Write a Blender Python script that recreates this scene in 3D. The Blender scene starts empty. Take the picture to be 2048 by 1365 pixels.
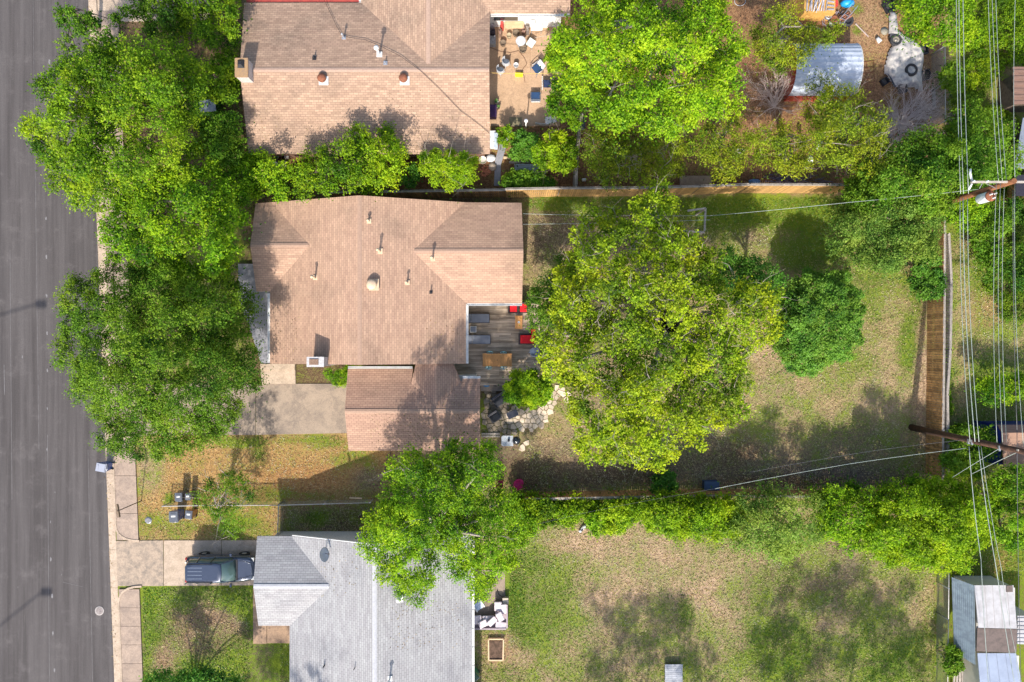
import bpy, math, random
import numpy as np
from mathutils import Vector, Matrix
R_ = random.Random(7)
sc = bpy.context.scene
# ---------------------------------------------------------------- camera, light
H = 47.0; F = 1365.33
cam = bpy.data.cameras.new('camera'); cam.lens = 24; cam.sensor_width = 36
cam.clip_end = 3000; cam.clip_start = 0.1
co = bpy.data.objects.new('camera', cam); sc.collection.objects.link(co)
co.location = (0, 0, H); co.rotation_euler = (0, 0, 0); sc.camera = co
SUN_EL = math.radians(41); SUN_AZ = (0.11, 1.0)
n_ = math.hypot(*SUN_AZ); ld = Vector((SUN_AZ[0]/n_*math.cos(SUN_EL), SUN_AZ[1]/n_*math.cos(SUN_EL), -math.sin(SUN_EL)))
sun = bpy.data.lights.new('sun', 'SUN'); sun.energy = 3.55; sun.angle = math.radians(1.0); sun.color = (1.0, 0.935, 0.84)
so = bpy.data.objects.new('sun', sun); sc.collection.objects.link(so)
so.rotation_euler = ld.to_track_quat('-Z', 'Y').to_euler(); so.location = (0, -40, 60)
world = bpy.data.worlds.new('World'); sc.world = world; world.use_nodes = True
wn = world.node_tree; bg = wn.nodes['Background']
sky = wn.nodes.new('ShaderNodeTexSky'); sky.sky_type = 'NISHITA'; sky.sun_disc = False; sky.dust_density = 2.0; sky.ozone_density = 0.8
sky.sun_elevation = SUN_EL; sky.sun_rotation = math.atan2(-ld.x, -ld.y)
wn.links.new(sky.outputs[0], bg.inputs[0]); bg.inputs[1].default_value = 0.15
sc.view_settings.view_transform = 'Standard'; sc.view_settings.look = 'None'
sc.view_settings.exposure = 0.80; sc.view_settings.gamma = 1

# ---------------------------------------------------------------- helpers
def W(px, py, z=0.0):
    return Vector(((px-1024)/F*(H-z), -(py-682.5)/F*(H-z), z))
def prop(o, label=None, cat=None, group=None, kind=None):
    if label: o['label'] = label
    if cat: o['category'] = cat
    if group: o['group'] = group
    if kind: o['kind'] = kind
    return o
def thing(name, label, cat, loc=(0, 0, 0), group=None, rz=0):
    o = bpy.data.objects.new(name, None); sc.collection.objects.link(o)
    o.empty_display_size = 0.3; o.location = loc; o.rotation_euler = (0, 0, rz)
    return prop(o, label, cat, group)
def copy_tree(o, parent=None):
    c = o.copy(); sc.collection.objects.link(c); c.parent = parent
    for ch in list(o.children): copy_tree(ch, c)
    return c
def rootoff(p):
    while p.parent: p = p.parent
    return p.location.copy()
class MB:
    def __init__(s): s.v = []; s.f = []; s.uv = []; s.sm = []
    def face(s, pts, uv=None, smooth=False):
        i = len(s.v); s.v += [tuple(p) for p in pts]; s.f.append(tuple(range(i, i+len(pts))))
        s.uv.append(uv if uv else [(0, 0)]*len(pts)); s.sm.append(smooth); return s
    def box(s, c, d, rz=0, m=None):
        x, y, z = d[0]/2, d[1]/2, d[2]/2
        P = [Vector((a*x, b*y, e*z)) for e in (-1, 1) for (a, b) in ((-1, -1), (1, -1), (1, 1), (-1, 1))]
        M = m if m is not None else Matrix.Rotation(rz, 3, 'Z')
        P = [M @ p + Vector(c) for p in P]
        i = len(s.v); s.v += [tuple(p) for p in P]
        for f in ((0, 3, 2, 1), (4, 5, 6, 7), (0, 1, 5, 4), (1, 2, 6, 5), (2, 3, 7, 6), (3, 0, 4, 7)):
            s.f.append(tuple(i+k for k in f)); s.uv.append([(0, 0)]*4); s.sm.append(False)
        return s
    def bar(s, a, b, w, h):   # box from a to b
        a = Vector(a); b = Vector(b); d = b-a; L = d.length
        if L < 1e-6: return s
        q = d.to_track_quat('X', 'Z').to_matrix()
        return s.box((a+b)/2, (L, w, h), m=q)
    def prism(s, poly, z0, z1, taper=None):
        a = sum((poly[i][0]*poly[(i+1) % len(poly)][1]-poly[(i+1) % len(poly)][0]*poly[i][1]) for i in range(len(poly)))
        if a < 0: poly = poly[::-1]
        n = len(poly); i = len(s.v)
        s.v += [(p[0], p[1], z0) for p in poly]
        if taper:
            cx = sum(p[0] for p in poly)/n; cy = sum(p[1] for p in poly)/n
            s.v += [(cx+(p[0]-cx)*taper, cy+(p[1]-cy)*taper, z1) for p in poly]
        else: s.v += [(p[0], p[1], z1) for p in poly]
        s.f.append(tuple(i+n+k for k in range(n))); s.f.append(tuple(i+n-1-k for k in range(n)))
        for k in range(n):
            s.f.append((i+k, i+(k+1) % n, i+n+(k+1) % n, i+n+k))
        for k in range(n+2): s.uv.append(None); s.sm.append(False)
        return s
    def tube(s, pts, rad, n=6, cap=True):
        pts = [Vector(p) for p in pts]
        if not hasattr(rad, '__len__'): rad = [rad]*len(pts)
        i0 = len(s.v); ref = Vector((0.31, 0.17, 0.93))
        for k, p in enumerate(pts):
            d = (pts[min(k+1, len(pts)-1)]-pts[max(k-1, 0)])
            if d.length < 1e-7: d = Vector((0, 0, 1))
            d.normalize()
            u = d.cross(ref)
            if u.length < 0.05: u = d.cross(Vector((1, 0, 0)))
            u.normalize(); w = d.cross(u)
            for j in range(n):
                a = 2*math.pi*j/n; s.v.append(tuple(p+(u*math.cos(a)+w*math.sin(a))*rad[k]))
        for k in range(len(pts)-1):
            for j in range(n):
                a = i0+k*n+j; b = i0+k*n+(j+1) % n
                s.f.append((a, a+n, b+n, b)); s.uv.append(None); s.sm.append(True)
        if cap:
            s.f.append(tuple(i0+j for j in range(n))); s.uv.append(None); s.sm.append(False)
            e = i0+(len(pts)-1)*n
            s.f.append(tuple(e+n-1-j for j in range(n))); s.uv.append(None); s.sm.append(False)
        return s
    def lathe(s, c, prof, n=16, m=None):   # prof [(r,z)]
        M = m if m is not None else Matrix.Identity(3); c = Vector(c); i0 = len(s.v)
        for r, z in prof:
            for j in range(n):
                a = 2*math.pi*j/n; s.v.append(tuple(M @ Vector((r*math.cos(a), r*math.sin(a), z))+c))
        for k in range(len(prof)-1):
            for j in range(n):
                a = i0+k*n+j; b = i0+k*n+(j+1) % n
                s.f.append((a, b, b+n, a+n)); s.uv.append(None); s.sm.append(True)
        for base, rev in ((i0, True), (i0+(len(prof)-1)*n, False)):
            q = [base+j for j in range(n)]; s.f.append(tuple(q[::-1] if rev else q)); s.uv.append(None); s.sm.append(False)
        return s
    def build(s, name, mat, parent=None, world=True, bevel=0):
        off = rootoff(parent) if (parent and world) else Vector((0, 0, 0))
        me = bpy.data.meshes.new(name)
        me.from_pydata([(a-off.x, b-off.y, c-off.z) for a, b, c in s.v], [], s.f)
        if any(u for u in s.uv):
            ul = me.uv_layers.new(name='UVMap'); k = 0
            for f, u in zip(s.f, s.uv):
                for j in range(len(f)):
                    ul.data[k].uv = u[j] if u else (0, 0); k += 1
        me.polygons.foreach_set('use_smooth', s.sm)
        me.materials.append(mat)
        o = bpy.data.objects.new(name, me); sc.collection.objects.link(o)
        if parent: o.parent = parent
        if bevel:
            b = o.modifiers.new('bevel', 'BEVEL'); b.width = bevel; b.segments = 2; b.limit_method = 'ANGLE'
        return o

# ---------------------------------------------------------------- materials
MATS = {}
def N(nt, t, **kw):
    n = nt.nodes.new(t)
    for k, v in kw.items(): setattr(n, k, v)
    return n
def newmat(name):
    m = bpy.data.materials.new(name); m.use_nodes = True; nt = m.node_tree
    return m, nt, nt.nodes['Principled BSDF']
def mixc(nt, fac, a, b, mode='MIX'):
    n = nt.nodes.new('ShaderNodeMix'); n.data_type = 'RGBA'; n.blend_type = mode
    for sock, v in ((n.inputs[0], fac), (n.inputs[6], a), (n.inputs[7], b)):
        if hasattr(v, 'links') or isinstance(v, bpy.types.NodeSocket): nt.links.new(v, sock)
        elif isinstance(v, (tuple, list)): sock.default_value = (*v[:3], 1)
        else: sock.default_value = v
    return n.outputs[2]
def math_(nt, op, a, b=None, c=None, clamp=False):
    n = nt.nodes.new('ShaderNodeMath'); n.operation = op; n.use_clamp = clamp
    for i, v in enumerate((a, b, c)):
        if v is None: continue
        if isinstance(v, bpy.types.NodeSocket): nt.links.new(v, n.inputs[i])
        else: n.inputs[i].default_value = v
    return n.outputs[0]
def noise(nt, vec, scale, detail=4, rough=0.6, dist=0):
    n = nt.nodes.new('ShaderNodeTexNoise'); n.inputs['Scale'].default_value = scale
    n.inputs['Detail'].default_value = detail; n.inputs['Roughness'].default_value = rough
    n.inputs['Distortion'].default_value = dist
    if vec is not None: nt.links.new(vec, n.inputs['Vector'])
    return n.outputs[0]
def mapping(nt, vec, scale=(1, 1, 1), rot=(0, 0, 0)):
    n = nt.nodes.new('ShaderNodeMapping'); n.inputs['Scale'].default_value = scale; n.inputs['Rotation'].default_value = rot
    nt.links.new(vec, n.inputs['Vector']); return n.outputs[0]
def geo(nt): return nt.nodes.new('ShaderNodeNewGeometry')
def smooth(nt, v, lo, hi):
    n = nt.nodes.new('ShaderNodeMapRange'); n.interpolation_type = 'SMOOTHSTEP'
    n.inputs['From Min'].default_value = lo; n.inputs['From Max'].default_value = hi
    nt.links.new(v, n.inputs['Value']); return n.outputs[0]
def bump(nt, bs, h, st=0.3, d=0.02):
    n = nt.nodes.new('ShaderNodeBump'); n.inputs['Strength'].default_value = st; n.inputs['Distance'].default_value = d
    nt.links.new(h, n.inputs['Height']); nt.links.new(n.outputs[0], bs.inputs['Normal'])
def pm(name, c1, c2=None, scale=6, rough=0.7, metal=0, stretch=(1, 1, 1), island=0, b=0.2, spec=0.4):
    if name in MATS: return MATS[name]
    m, nt, bs = newmat(name); g = geo(nt)
    tc = nt.nodes.new('ShaderNodeTexCoord').outputs['Object']
    v = mapping(nt, tc, stretch)
    c2 = c2 or tuple(x*0.78 for x in c1)
    n1 = noise(nt, v, scale, 6, 0.65)
    col = mixc(nt, smooth(nt, n1, 0.35, 0.68), c1, c2)
    if island:
        r = g.outputs['Random Per Island']
        k = math_(nt, 'MULTIPLY_ADD', r, island, 1-island/2)
        col = mixc(nt, 1.0, col, k, 'MULTIPLY')
    nt.links.new(col, bs.inputs['Base Color'])
    bs.inputs['Roughness'].default_value = rough; bs.inputs['Metallic'].default_value = metal
    bs.inputs['Specular IOR Level'].default_value = spec
    if b: bump(nt, bs, noise(nt, v, scale*6, 3), b, 0.01)
    MATS[name] = m; return m
def glass_dark(name, c=(0.02, 0.03, 0.035)):
    if name in MATS: return MATS[name]
    m, nt, bs = newmat(name); bs.inputs['Base Color'].default_value = (*c, 1)
    bs.inputs['Roughness'].default_value = 0.06; bs.inputs['Coat Weight'].default_value = 0.5
    MATS[name] = m; return m
def paint(name, c, rough=0.3, coat=0.6, metal=0.0):
    if name in MATS: return MATS[name]
    m, nt, bs = newmat(name); tc = nt.nodes.new('ShaderNodeTexCoord').outputs['Object']
    n1 = noise(nt, tc, 3, 5)
    nt.links.new(mixc(nt, n1, tuple(x*0.88 for x in c), tuple(min(1, x*1.12) for x in c)), bs.inputs['Base Color'])
    bs.inputs['Roughness'].default_value = rough; bs.inputs['Coat Weight'].default_value = coat; bs.inputs['Metallic'].default_value = metal
    bs.inputs['Coat Roughness'].default_value = 0.1
    MATS[name] = m; return m
def shingle(name, c, dark, joint, streak=0.35, rust=0.0, var=0.16):
    m, nt, bs = newmat(name)
    uv = nt.nodes.new('ShaderNodeUVMap').outputs[0]
    tc = nt.nodes.new('ShaderNodeTexCoord').outputs['Object']
    br = nt.nodes.new('ShaderNodeTexBrick'); nt.links.new(uv, br.inputs['Vector'])
    br.offset = 0.5; br.inputs['Scale'].default_value = 1.0
    br.inputs['Brick Width'].default_value = 0.3; br.inputs['Row Height'].default_value = 0.145
    br.inputs['Mortar Size'].default_value = 0.0125; br.inputs['Mortar Smooth'].default_value = 0.3
    br.inputs['Bias'].default_value = 0.0
    br.inputs['Color1'].default_value = (1-var, 1-var, 1-var, 1); br.inputs['Color2'].default_value = (1+var*0.6,)*3+(1,)
    br.inputs['Mortar'].default_value = (joint, joint, joint, 1)
    # wide patches of tone along the courses
    br2 = nt.nodes.new('ShaderNodeTexBrick'); nt.links.new(uv, br2.inputs['Vector'])
    br2.inputs['Brick Width'].default_value = 0.9; br2.inputs['Row Height'].default_value = 0.145; br2.inputs['Mortar Size'].default_value = 0.0
    br2.inputs['Scale'].default_value = 1.0; br2.offset = 0.37
    br2.inputs['Color1'].default_value = (0.90, 0.88, 0.88, 1); br2.inputs['Color2'].default_value = (1.07, 1.07, 1.05, 1)
    big = noise(nt, tc, 0.35, 6, 0.62)
    base = mixc(nt, math_(nt, 'MULTIPLY', smooth(nt, big, 0.45, 0.72), streak*2), c, dark)
    mid = noise(nt, mapping(nt, tc, (1, 1, 1)), 2.2, 5, 0.7)
    base = mixc(nt, math_(nt, 'MULTIPLY', smooth(nt, mid, 0.5, 0.8), 0.35), base, tuple(x*0.72 for x in c))
    col = mixc(nt, 1.0, base, br.outputs[0], 'MULTIPLY'); col = mixc(nt, 1.0, col, br2.outputs[0], 'MULTIPLY')
    fine = noise(nt, tc, 45, 2, 0.6)
    col = mixc(nt, 1.0, col, mixc(nt, fine, (0.86, 0.86, 0.86), (1.12, 1.12, 1.12)), 'MULTIPLY')
    nt.links.new(col, bs.inputs['Base Color']); bs.inputs['Roughness'].default_value = 0.95
    bs.inputs['Specular IOR Level'].default_value = 0.15
    bump(nt, bs, br.outputs[0], 0.5, 0.02)
    MATS[name] = m; return m
def leafmat(name, dark, mid, light, trans=0.38, gloss=0.012):
    m = bpy.data.materials.new(name); m.use_nodes = True; nt = m.node_tree
    nt.nodes.clear(); out = N(nt, 'ShaderNodeOutputMaterial')
    at = N(nt, 'ShaderNodeAttribute', attribute_name='tint')
    rp = N(nt, 'ShaderNodeValToRGB'); e = rp.color_ramp.elements
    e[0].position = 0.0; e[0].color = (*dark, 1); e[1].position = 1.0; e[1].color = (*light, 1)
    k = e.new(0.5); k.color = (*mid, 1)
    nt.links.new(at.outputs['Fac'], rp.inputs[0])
    d = N(nt, 'ShaderNodeBsdfDiffuse'); t = N(nt, 'ShaderNodeBsdfTranslucent'); g = N(nt, 'ShaderNodeBsdfGlossy')
    g.inputs['Roughness'].default_value = 0.6; g.inputs['Color'].default_value = (0.9, 0.95, 0.9, 1)
    tco = nt.nodes.new('ShaderNodeTexCoord').outputs['Object']; nz = noise(nt, tco, .55, 4, .6)
    base = mixc(nt, 1.0, rp.outputs[0], mixc(nt, smooth(nt, nz, .35, .65), (1.06, 1.0, .85), (.86, 1.02, 1.05)), 'MULTIPLY')
    ri = math_(nt, 'GREATER_THAN', geo(nt).outputs['Random Per Island'], .985)
    base = mixc(nt, math_(nt, 'MULTIPLY', ri, .75), base, (.28, .19, .09))
    tcol = mixc(nt, 1.0, base, (1.15, 1.15, 0.35), 'MULTIPLY')
    nt.links.new(base, d.inputs[0]); nt.links.new(tcol, t.inputs[0])
    m1 = N(nt, 'ShaderNodeMixShader'); m1.inputs[0].default_value = trans
    nt.links.new(d.outputs[0], m1.inputs[1]); nt.links.new(t.outputs[0], m1.inputs[2])
    m2 = N(nt, 'ShaderNodeMixShader'); m2.inputs[0].default_value = gloss
    nt.links.new(m1.outputs[0], m2.inputs[1]); nt.links.new(g.outputs[0], m2.inputs[2])
    nt.links.new(m2.outputs[0], out.inputs[0])
    MATS[name] = m; return m
# ---------------------------------------------------------------- ground: one sheet, soil and turf painted as real wear
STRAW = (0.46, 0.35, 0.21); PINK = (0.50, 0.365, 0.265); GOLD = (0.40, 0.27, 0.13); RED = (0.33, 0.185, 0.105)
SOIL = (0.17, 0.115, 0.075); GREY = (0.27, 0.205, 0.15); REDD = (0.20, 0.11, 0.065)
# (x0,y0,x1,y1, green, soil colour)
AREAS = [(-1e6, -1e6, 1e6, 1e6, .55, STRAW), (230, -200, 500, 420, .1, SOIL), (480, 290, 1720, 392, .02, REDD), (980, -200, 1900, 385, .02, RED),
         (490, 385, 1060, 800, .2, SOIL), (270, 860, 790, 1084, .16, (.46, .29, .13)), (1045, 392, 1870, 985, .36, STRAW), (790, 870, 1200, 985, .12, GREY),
         (560, 1010, 760, 1080, .35, GREY), (280, 1170, 590, 1500, .75, GREY), (940, 985, 1875, 1600, .5, PINK), (1895, -40, 2300, 1500, .62, STRAW), (1870, 985, 2300, 1600, .7, GOLD)]
BLOBS = [(1240, 480, 190, 70, .1, GREY), (1250, 410, 200, 22, .85, None), (1085, 470, 45, 80, .12, GREY), (1480, 415, 110, 26, 1.0, None), (1460, 450, 70, 40, .8, None), (1780, 600, 50, 60, .75, None),
         (1520, 470, 60, 30, .2, GREY), (1600, 435, 110, 40, .78, STRAW), (1620, 500, 80, 50, .9, None), (1570, 425, 260, 38, 1.0, (.42, .33, .15)), (1800, 620, 70, 60, .8, None), (1110, 410, 60, 22, .9, None), (1700, 560, 60, 20, .75, None), (1750, 590, 30, 60, .7, None),
         (1790, 640, 40, 80, .3, STRAW), (1770, 800, 60, 60, .35, PINK), (1815, 690, 22, 60, .9, None), (1700, 730, 60, 30, .55, None), (1845, 780, 18, 160, .05, PINK),
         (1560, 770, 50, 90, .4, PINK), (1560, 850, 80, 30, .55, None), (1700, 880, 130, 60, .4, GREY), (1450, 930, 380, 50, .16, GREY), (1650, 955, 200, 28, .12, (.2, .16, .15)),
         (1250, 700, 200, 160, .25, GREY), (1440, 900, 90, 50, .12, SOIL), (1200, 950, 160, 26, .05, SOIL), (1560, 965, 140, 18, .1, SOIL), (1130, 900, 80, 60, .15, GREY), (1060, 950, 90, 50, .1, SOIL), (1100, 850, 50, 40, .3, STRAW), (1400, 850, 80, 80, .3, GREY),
         (1530, 690, 40, 40, .2, PINK),
         (300, 930, 30, 60, .42, PINK), (480, 885, 60, 14, .8, None), (660, 885, 40, 15, .7, None), (600, 880, 60, 10, .55, None), (520, 900, 16, 40, .7, None), (600, 960, 110, 40, .05, (.40, .22, .10)), (350, 1060, 60, 22, .55, GOLD),
         (470, 1055, 80, 30, .72, None), (520, 1000, 40, 30, .6, None), (300, 1050, 40, 30, .5, None), (700, 920, 60, 18, .55, None), (740, 960, 40, 30, .2, GREY), (338, 1000, 12, 14, .9, None), (640, 990, 120, 10, .45, None),
         (400, 1260, 75, 60, .14, (.30, .21, .15)), (440, 1250, 50, 30, .2, None), (330, 1320, 35, 40, .15, (.34, .23, .17)), (300, 1210, 16, 40, .85, None), (540, 1210, 40, 30, .95, None), (510, 1320, 40, 50, .55, None),
         (630, 1040, 30, 16, .7, SOIL), (700, 1040, 50, 25, .25, SOIL),
         (1080, 1150, 90, 60, .75, None), (1010, 1180, 40, 60, .85, None), (1060, 1240, 90, 60, .85, None), (1150, 1080, 90, 30, .3, PINK), (1260, 1110, 150, 60, .22, PINK),
         (1230, 1200, 80, 70, .25, PINK), (1340, 1170, 60, 30, .3, PINK), (1420, 1190, 60, 80, .25, PINK), (1160, 1300, 60, 60, .5, None), (1240, 1290, 60, 60, .3, (.33, .25, .18)), (1000, 1330, 40, 40, .65, None),
         (1450, 1290, 50, 80, .45, None), (1370, 1230, 20, 30, .7, None), (1480, 1120, 60, 50, .3, PINK), (1560, 1180, 90, 60, .5, GREY), (1680, 1150, 60, 60, .35, GREY), (1560, 1300, 90, 70, .75, (.25, .2, .13)),
         (1640, 1230, 60, 60, .5, None), (1720, 1240, 50, 40, .6, None), (1780, 1330, 90, 60, .9, None), (1700, 1130, 22, 40, .2, PINK), (1855, 1200, 18, 100, .35, STRAW), (1800, 1170, 30, 60, .5, None), (1850, 1290, 20, 60, .6, None),
         (1000, 1298, 40, 40, .1, (.42, .27, .18)),
         (1510, 60, 50, 60, .0, (.30, .17, .10)), (1740, 60, 50, 70, .0, (.46, .30, .19)), (1735, 130, 40, 60, .0, (.42, .25, .15)), (1540, 200, 60, 40, .02, (.36, .2, .12)), (1845, 170, 30, 80, .0, (.34, .2, .14)),
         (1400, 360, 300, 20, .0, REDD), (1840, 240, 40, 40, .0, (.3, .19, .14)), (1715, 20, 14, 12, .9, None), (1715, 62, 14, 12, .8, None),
         (1960, 620, 60, 60, .3, GOLD), (1990, 690, 60, 50, .5, None), (1925, 640, 20, 160, .35, STRAW), (1960, 540, 30, 60, .7, None), (1980, 760, 60, 40, .9, None), (1925, 780, 18, 60, .25, STRAW), (2005, 130, 30, 60, .25, GOLD), (2020, 1130, 40, 90, .7, (.4, .27, .1))]
def build_ground():
    xs = np.concatenate([[-900, -300, -100, -60], np.arange(-40, 40.01, 0.3), [60, 100, 300, 900]])
    ys = np.concatenate([[-900, -300, -100, -50], np.arange(-30, 30.01, 0.3), [50, 100, 300, 900]])
    X, Y = np.meshgrid(xs, ys); nx, ny = len(xs), len(ys)
    PX = X*F/H+1024; PY = 682.5-Y*F/H
    G = np.zeros_like(X); C = np.zeros(X.shape+(3,))
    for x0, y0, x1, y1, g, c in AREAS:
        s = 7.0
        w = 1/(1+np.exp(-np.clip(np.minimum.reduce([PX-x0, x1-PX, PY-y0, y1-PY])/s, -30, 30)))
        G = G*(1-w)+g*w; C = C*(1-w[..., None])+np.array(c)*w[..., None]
    for cx, cy, rx, ry, g, c in BLOBS:
        d = np.sqrt(((PX-cx)/rx)**2+((PY-cy)/ry)**2); w = np.clip(1.35-d, 0, 1); w = w*w*(3-2*w)*0.9
        if g is not None: G = G*(1-w)+g*w
        if c is not None: C = C*(1-w[..., None])+np.array(c)*w[..., None]
    V = np.stack([X, Y, np.zeros_like(X)], -1).reshape(-1, 3)
    idx = np.arange(nx*ny).reshape(ny, nx)
    Fq = np.stack([idx[:-1, :-1], idx[:-1, 1:], idx[1:, 1:], idx[1:, :-1]], -1).reshape(-1, 4)
    me = bpy.data.meshes.new('ground')
    me.vertices.add(len(V)); me.vertices.foreach_set('co', V.ravel())
    me.loops.add(Fq.size); me.loops.foreach_set('vertex_index', Fq.ravel().astype(np.int32))
    me.polygons.add(len(Fq)); me.polygons.foreach_set('loop_start', np.arange(0, Fq.size, 4, dtype=np.int32))
    me.update(calc_edges=True)
    a = me.attributes.new('turf', 'FLOAT', 'POINT'); a.data.foreach_set('value', G.ravel().astype(np.float32))
    b = me.attributes.new('soil', 'FLOAT_COLOR', 'POINT')
    b.data.foreach_set('color', np.concatenate([C.reshape(-1, 3), np.ones((nx*ny, 1))], 1).ravel().astype(np.float32))
    m, nt, bs = newmat('turf and soil'); tc = nt.nodes.new('ShaderNodeTexCoord').outputs['Object']
    at = N(nt, 'ShaderNodeAttribute', attribute_name='turf').outputs['Fac']
    so_ = N(nt, 'ShaderNodeAttribute', attribute_name='soil').outputs['Color']
    n1 = noise(nt, tc, 0.55, 8, 0.72, 0.3); n2 = noise(nt, tc, 5.0, 4, 0.7)
    n3 = noise(nt, mapping(nt, tc, (1, 0.8, 1), (0, 0, .6)), 13, 3, 0.75); n4 = noise(nt, tc, 30, 2, 0.8)
    v = math_(nt, 'ADD', math_(nt, 'MULTIPLY_ADD', at, .9, .10), math_(nt, 'MULTIPLY_ADD', n1, 2.0, -1.0))
    v = math_(nt, 'ADD', v, math_(nt, 'MULTIPLY_ADD', n2, 1.5, -0.75))
    v = math_(nt, 'ADD', v, math_(nt, 'MULTIPLY_ADD', n3, 1.3, -0.65))
    gf = math_(nt, 'MULTIPLY', smooth(nt, v, 0.15, 0.85), .92)
    gcol = mixc(nt, smooth(nt, n1, 0.35, 0.65), (0.070, 0.155, 0.010), (0.18, 0.25, 0.022))
    gcol = mixc(nt, n3, mixc(nt, 1.0, gcol, (0.6, 0.7, 0.6), 'MULTIPLY'), mixc(nt, 1.0, gcol, (1.5, 1.35, 1.2), 'MULTIPLY'))
    dcol = mixc(nt, smooth(nt, n2, 0.3, 0.75), mixc(nt, 1.0, so_, (0.58, 0.55, 0.52), 'MULTIPLY'), mixc(nt, 1.0, so_, (1.3, 1.27, 1.24), 'MULTIPLY'))
    dcol = mixc(nt, 1.0, dcol, mixc(nt, smooth(nt, n3, 0.25, 0.75), (0.5, 0.48, 0.46), (1.4, 1.4, 1.38)), 'MULTIPLY')
    col = mixc(nt, gf, dcol, gcol)
    col = mixc(nt, 1.0, col, mixc(nt, smooth(nt, n4, 0.2, 0.8), (0.52, 0.52, 0.5), (1.45, 1.45, 1.4)), 'MULTIPLY')
    nt.links.new(col, bs.inputs['Base Color']); bs.inputs['Roughness'].default_value = 1
    bs.inputs['Specular IOR Level'].default_value = 0.05
    bump(nt, bs, n3, 0.9, 0.06)
    me.materials.append(m)
    o = bpy.data.objects.new('ground', me); sc.collection.objects.link(o); prop(o, kind='structure')
    return G, xs, ys
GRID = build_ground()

# ---------------------------------------------------------------- road, kerb, pavement, drives
def concrete(name, c, c2, joint=None, scale=1.6):
    m, nt, bs = newmat(name); tc = nt.nodes.new('ShaderNodeTexCoord').outputs['Object']; g = geo(nt)
    n1 = noise(nt, tc, scale, 8, 0.72, 0.4); n2 = noise(nt, tc, 14, 4, 0.7); n3 = noise(nt, tc, 60, 2)
    col = mixc(nt, smooth(nt, n1, 0.38, 0.66), c, c2)
    col = mixc(nt, 1.0, col, mixc(nt, smooth(nt, n2, .3, .7), (0.84, 0.83, 0.82), (1.12, 1.12, 1.1)), 'MULTIPLY')
    col = mixc(nt, 1.0, col, mixc(nt, n3, (0.85, 0.85, 0.85), (1.12, 1.12, 1.12)), 'MULTIPLY')
    r = math_(nt, 'MULTIPLY_ADD', g.outputs['Random Per Island'], 0.14, 0.93)
    col = mixc(nt, 1.0, col, r, 'MULTIPLY')
    vo = N(nt, 'ShaderNodeTexVoronoi'); vo.feature = 'DISTANCE_TO_EDGE'; vo.inputs['Scale'].default_value = .38
    wv = N(nt, 'ShaderNodeVectorMath'); wv.operation = 'ADD'; nt.links.new(tc, wv.inputs[0]); nz = N(nt, 'ShaderNodeTexNoise'); nz.inputs['Scale'].default_value = 1.6; nz.inputs['Detail'].default_value = 5
    nt.links.new(tc, nz.inputs['Vector']); nt.links.new(nz.outputs['Color'], wv.inputs[1]); nt.links.new(wv.outputs[0], vo.inputs['Vector'])
    ck = math_(nt, 'LESS_THAN', vo.outputs['Distance'], .010)
    col = mixc(nt, math_(nt, 'MULTIPLY', ck, .16), col, (.13, .10, .08))
    n5 = noise(nt, tc, 4.5, 5, .8); col = mixc(nt, math_(nt, 'MULTIPLY', smooth(nt, n5, .6, .78), .55), col, tuple(v*.6 for v in c2))
    n6 = noise(nt, tc, 3.1, 4, .8, 1); col = mixc(nt, math_(nt, 'MULTIPLY', smooth(nt, n6, .64, .8), .5), col, tuple(min(.75, v*1.25) for v in c))
    nt.links.new(col, bs.inputs['Base Color']); bs.inputs['Roughness'].default_value = 0.9; bs.inputs['Specular IOR Level'].default_value = 0.2
    bump(nt, bs, n2, 0.2, 0.01); return m
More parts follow.
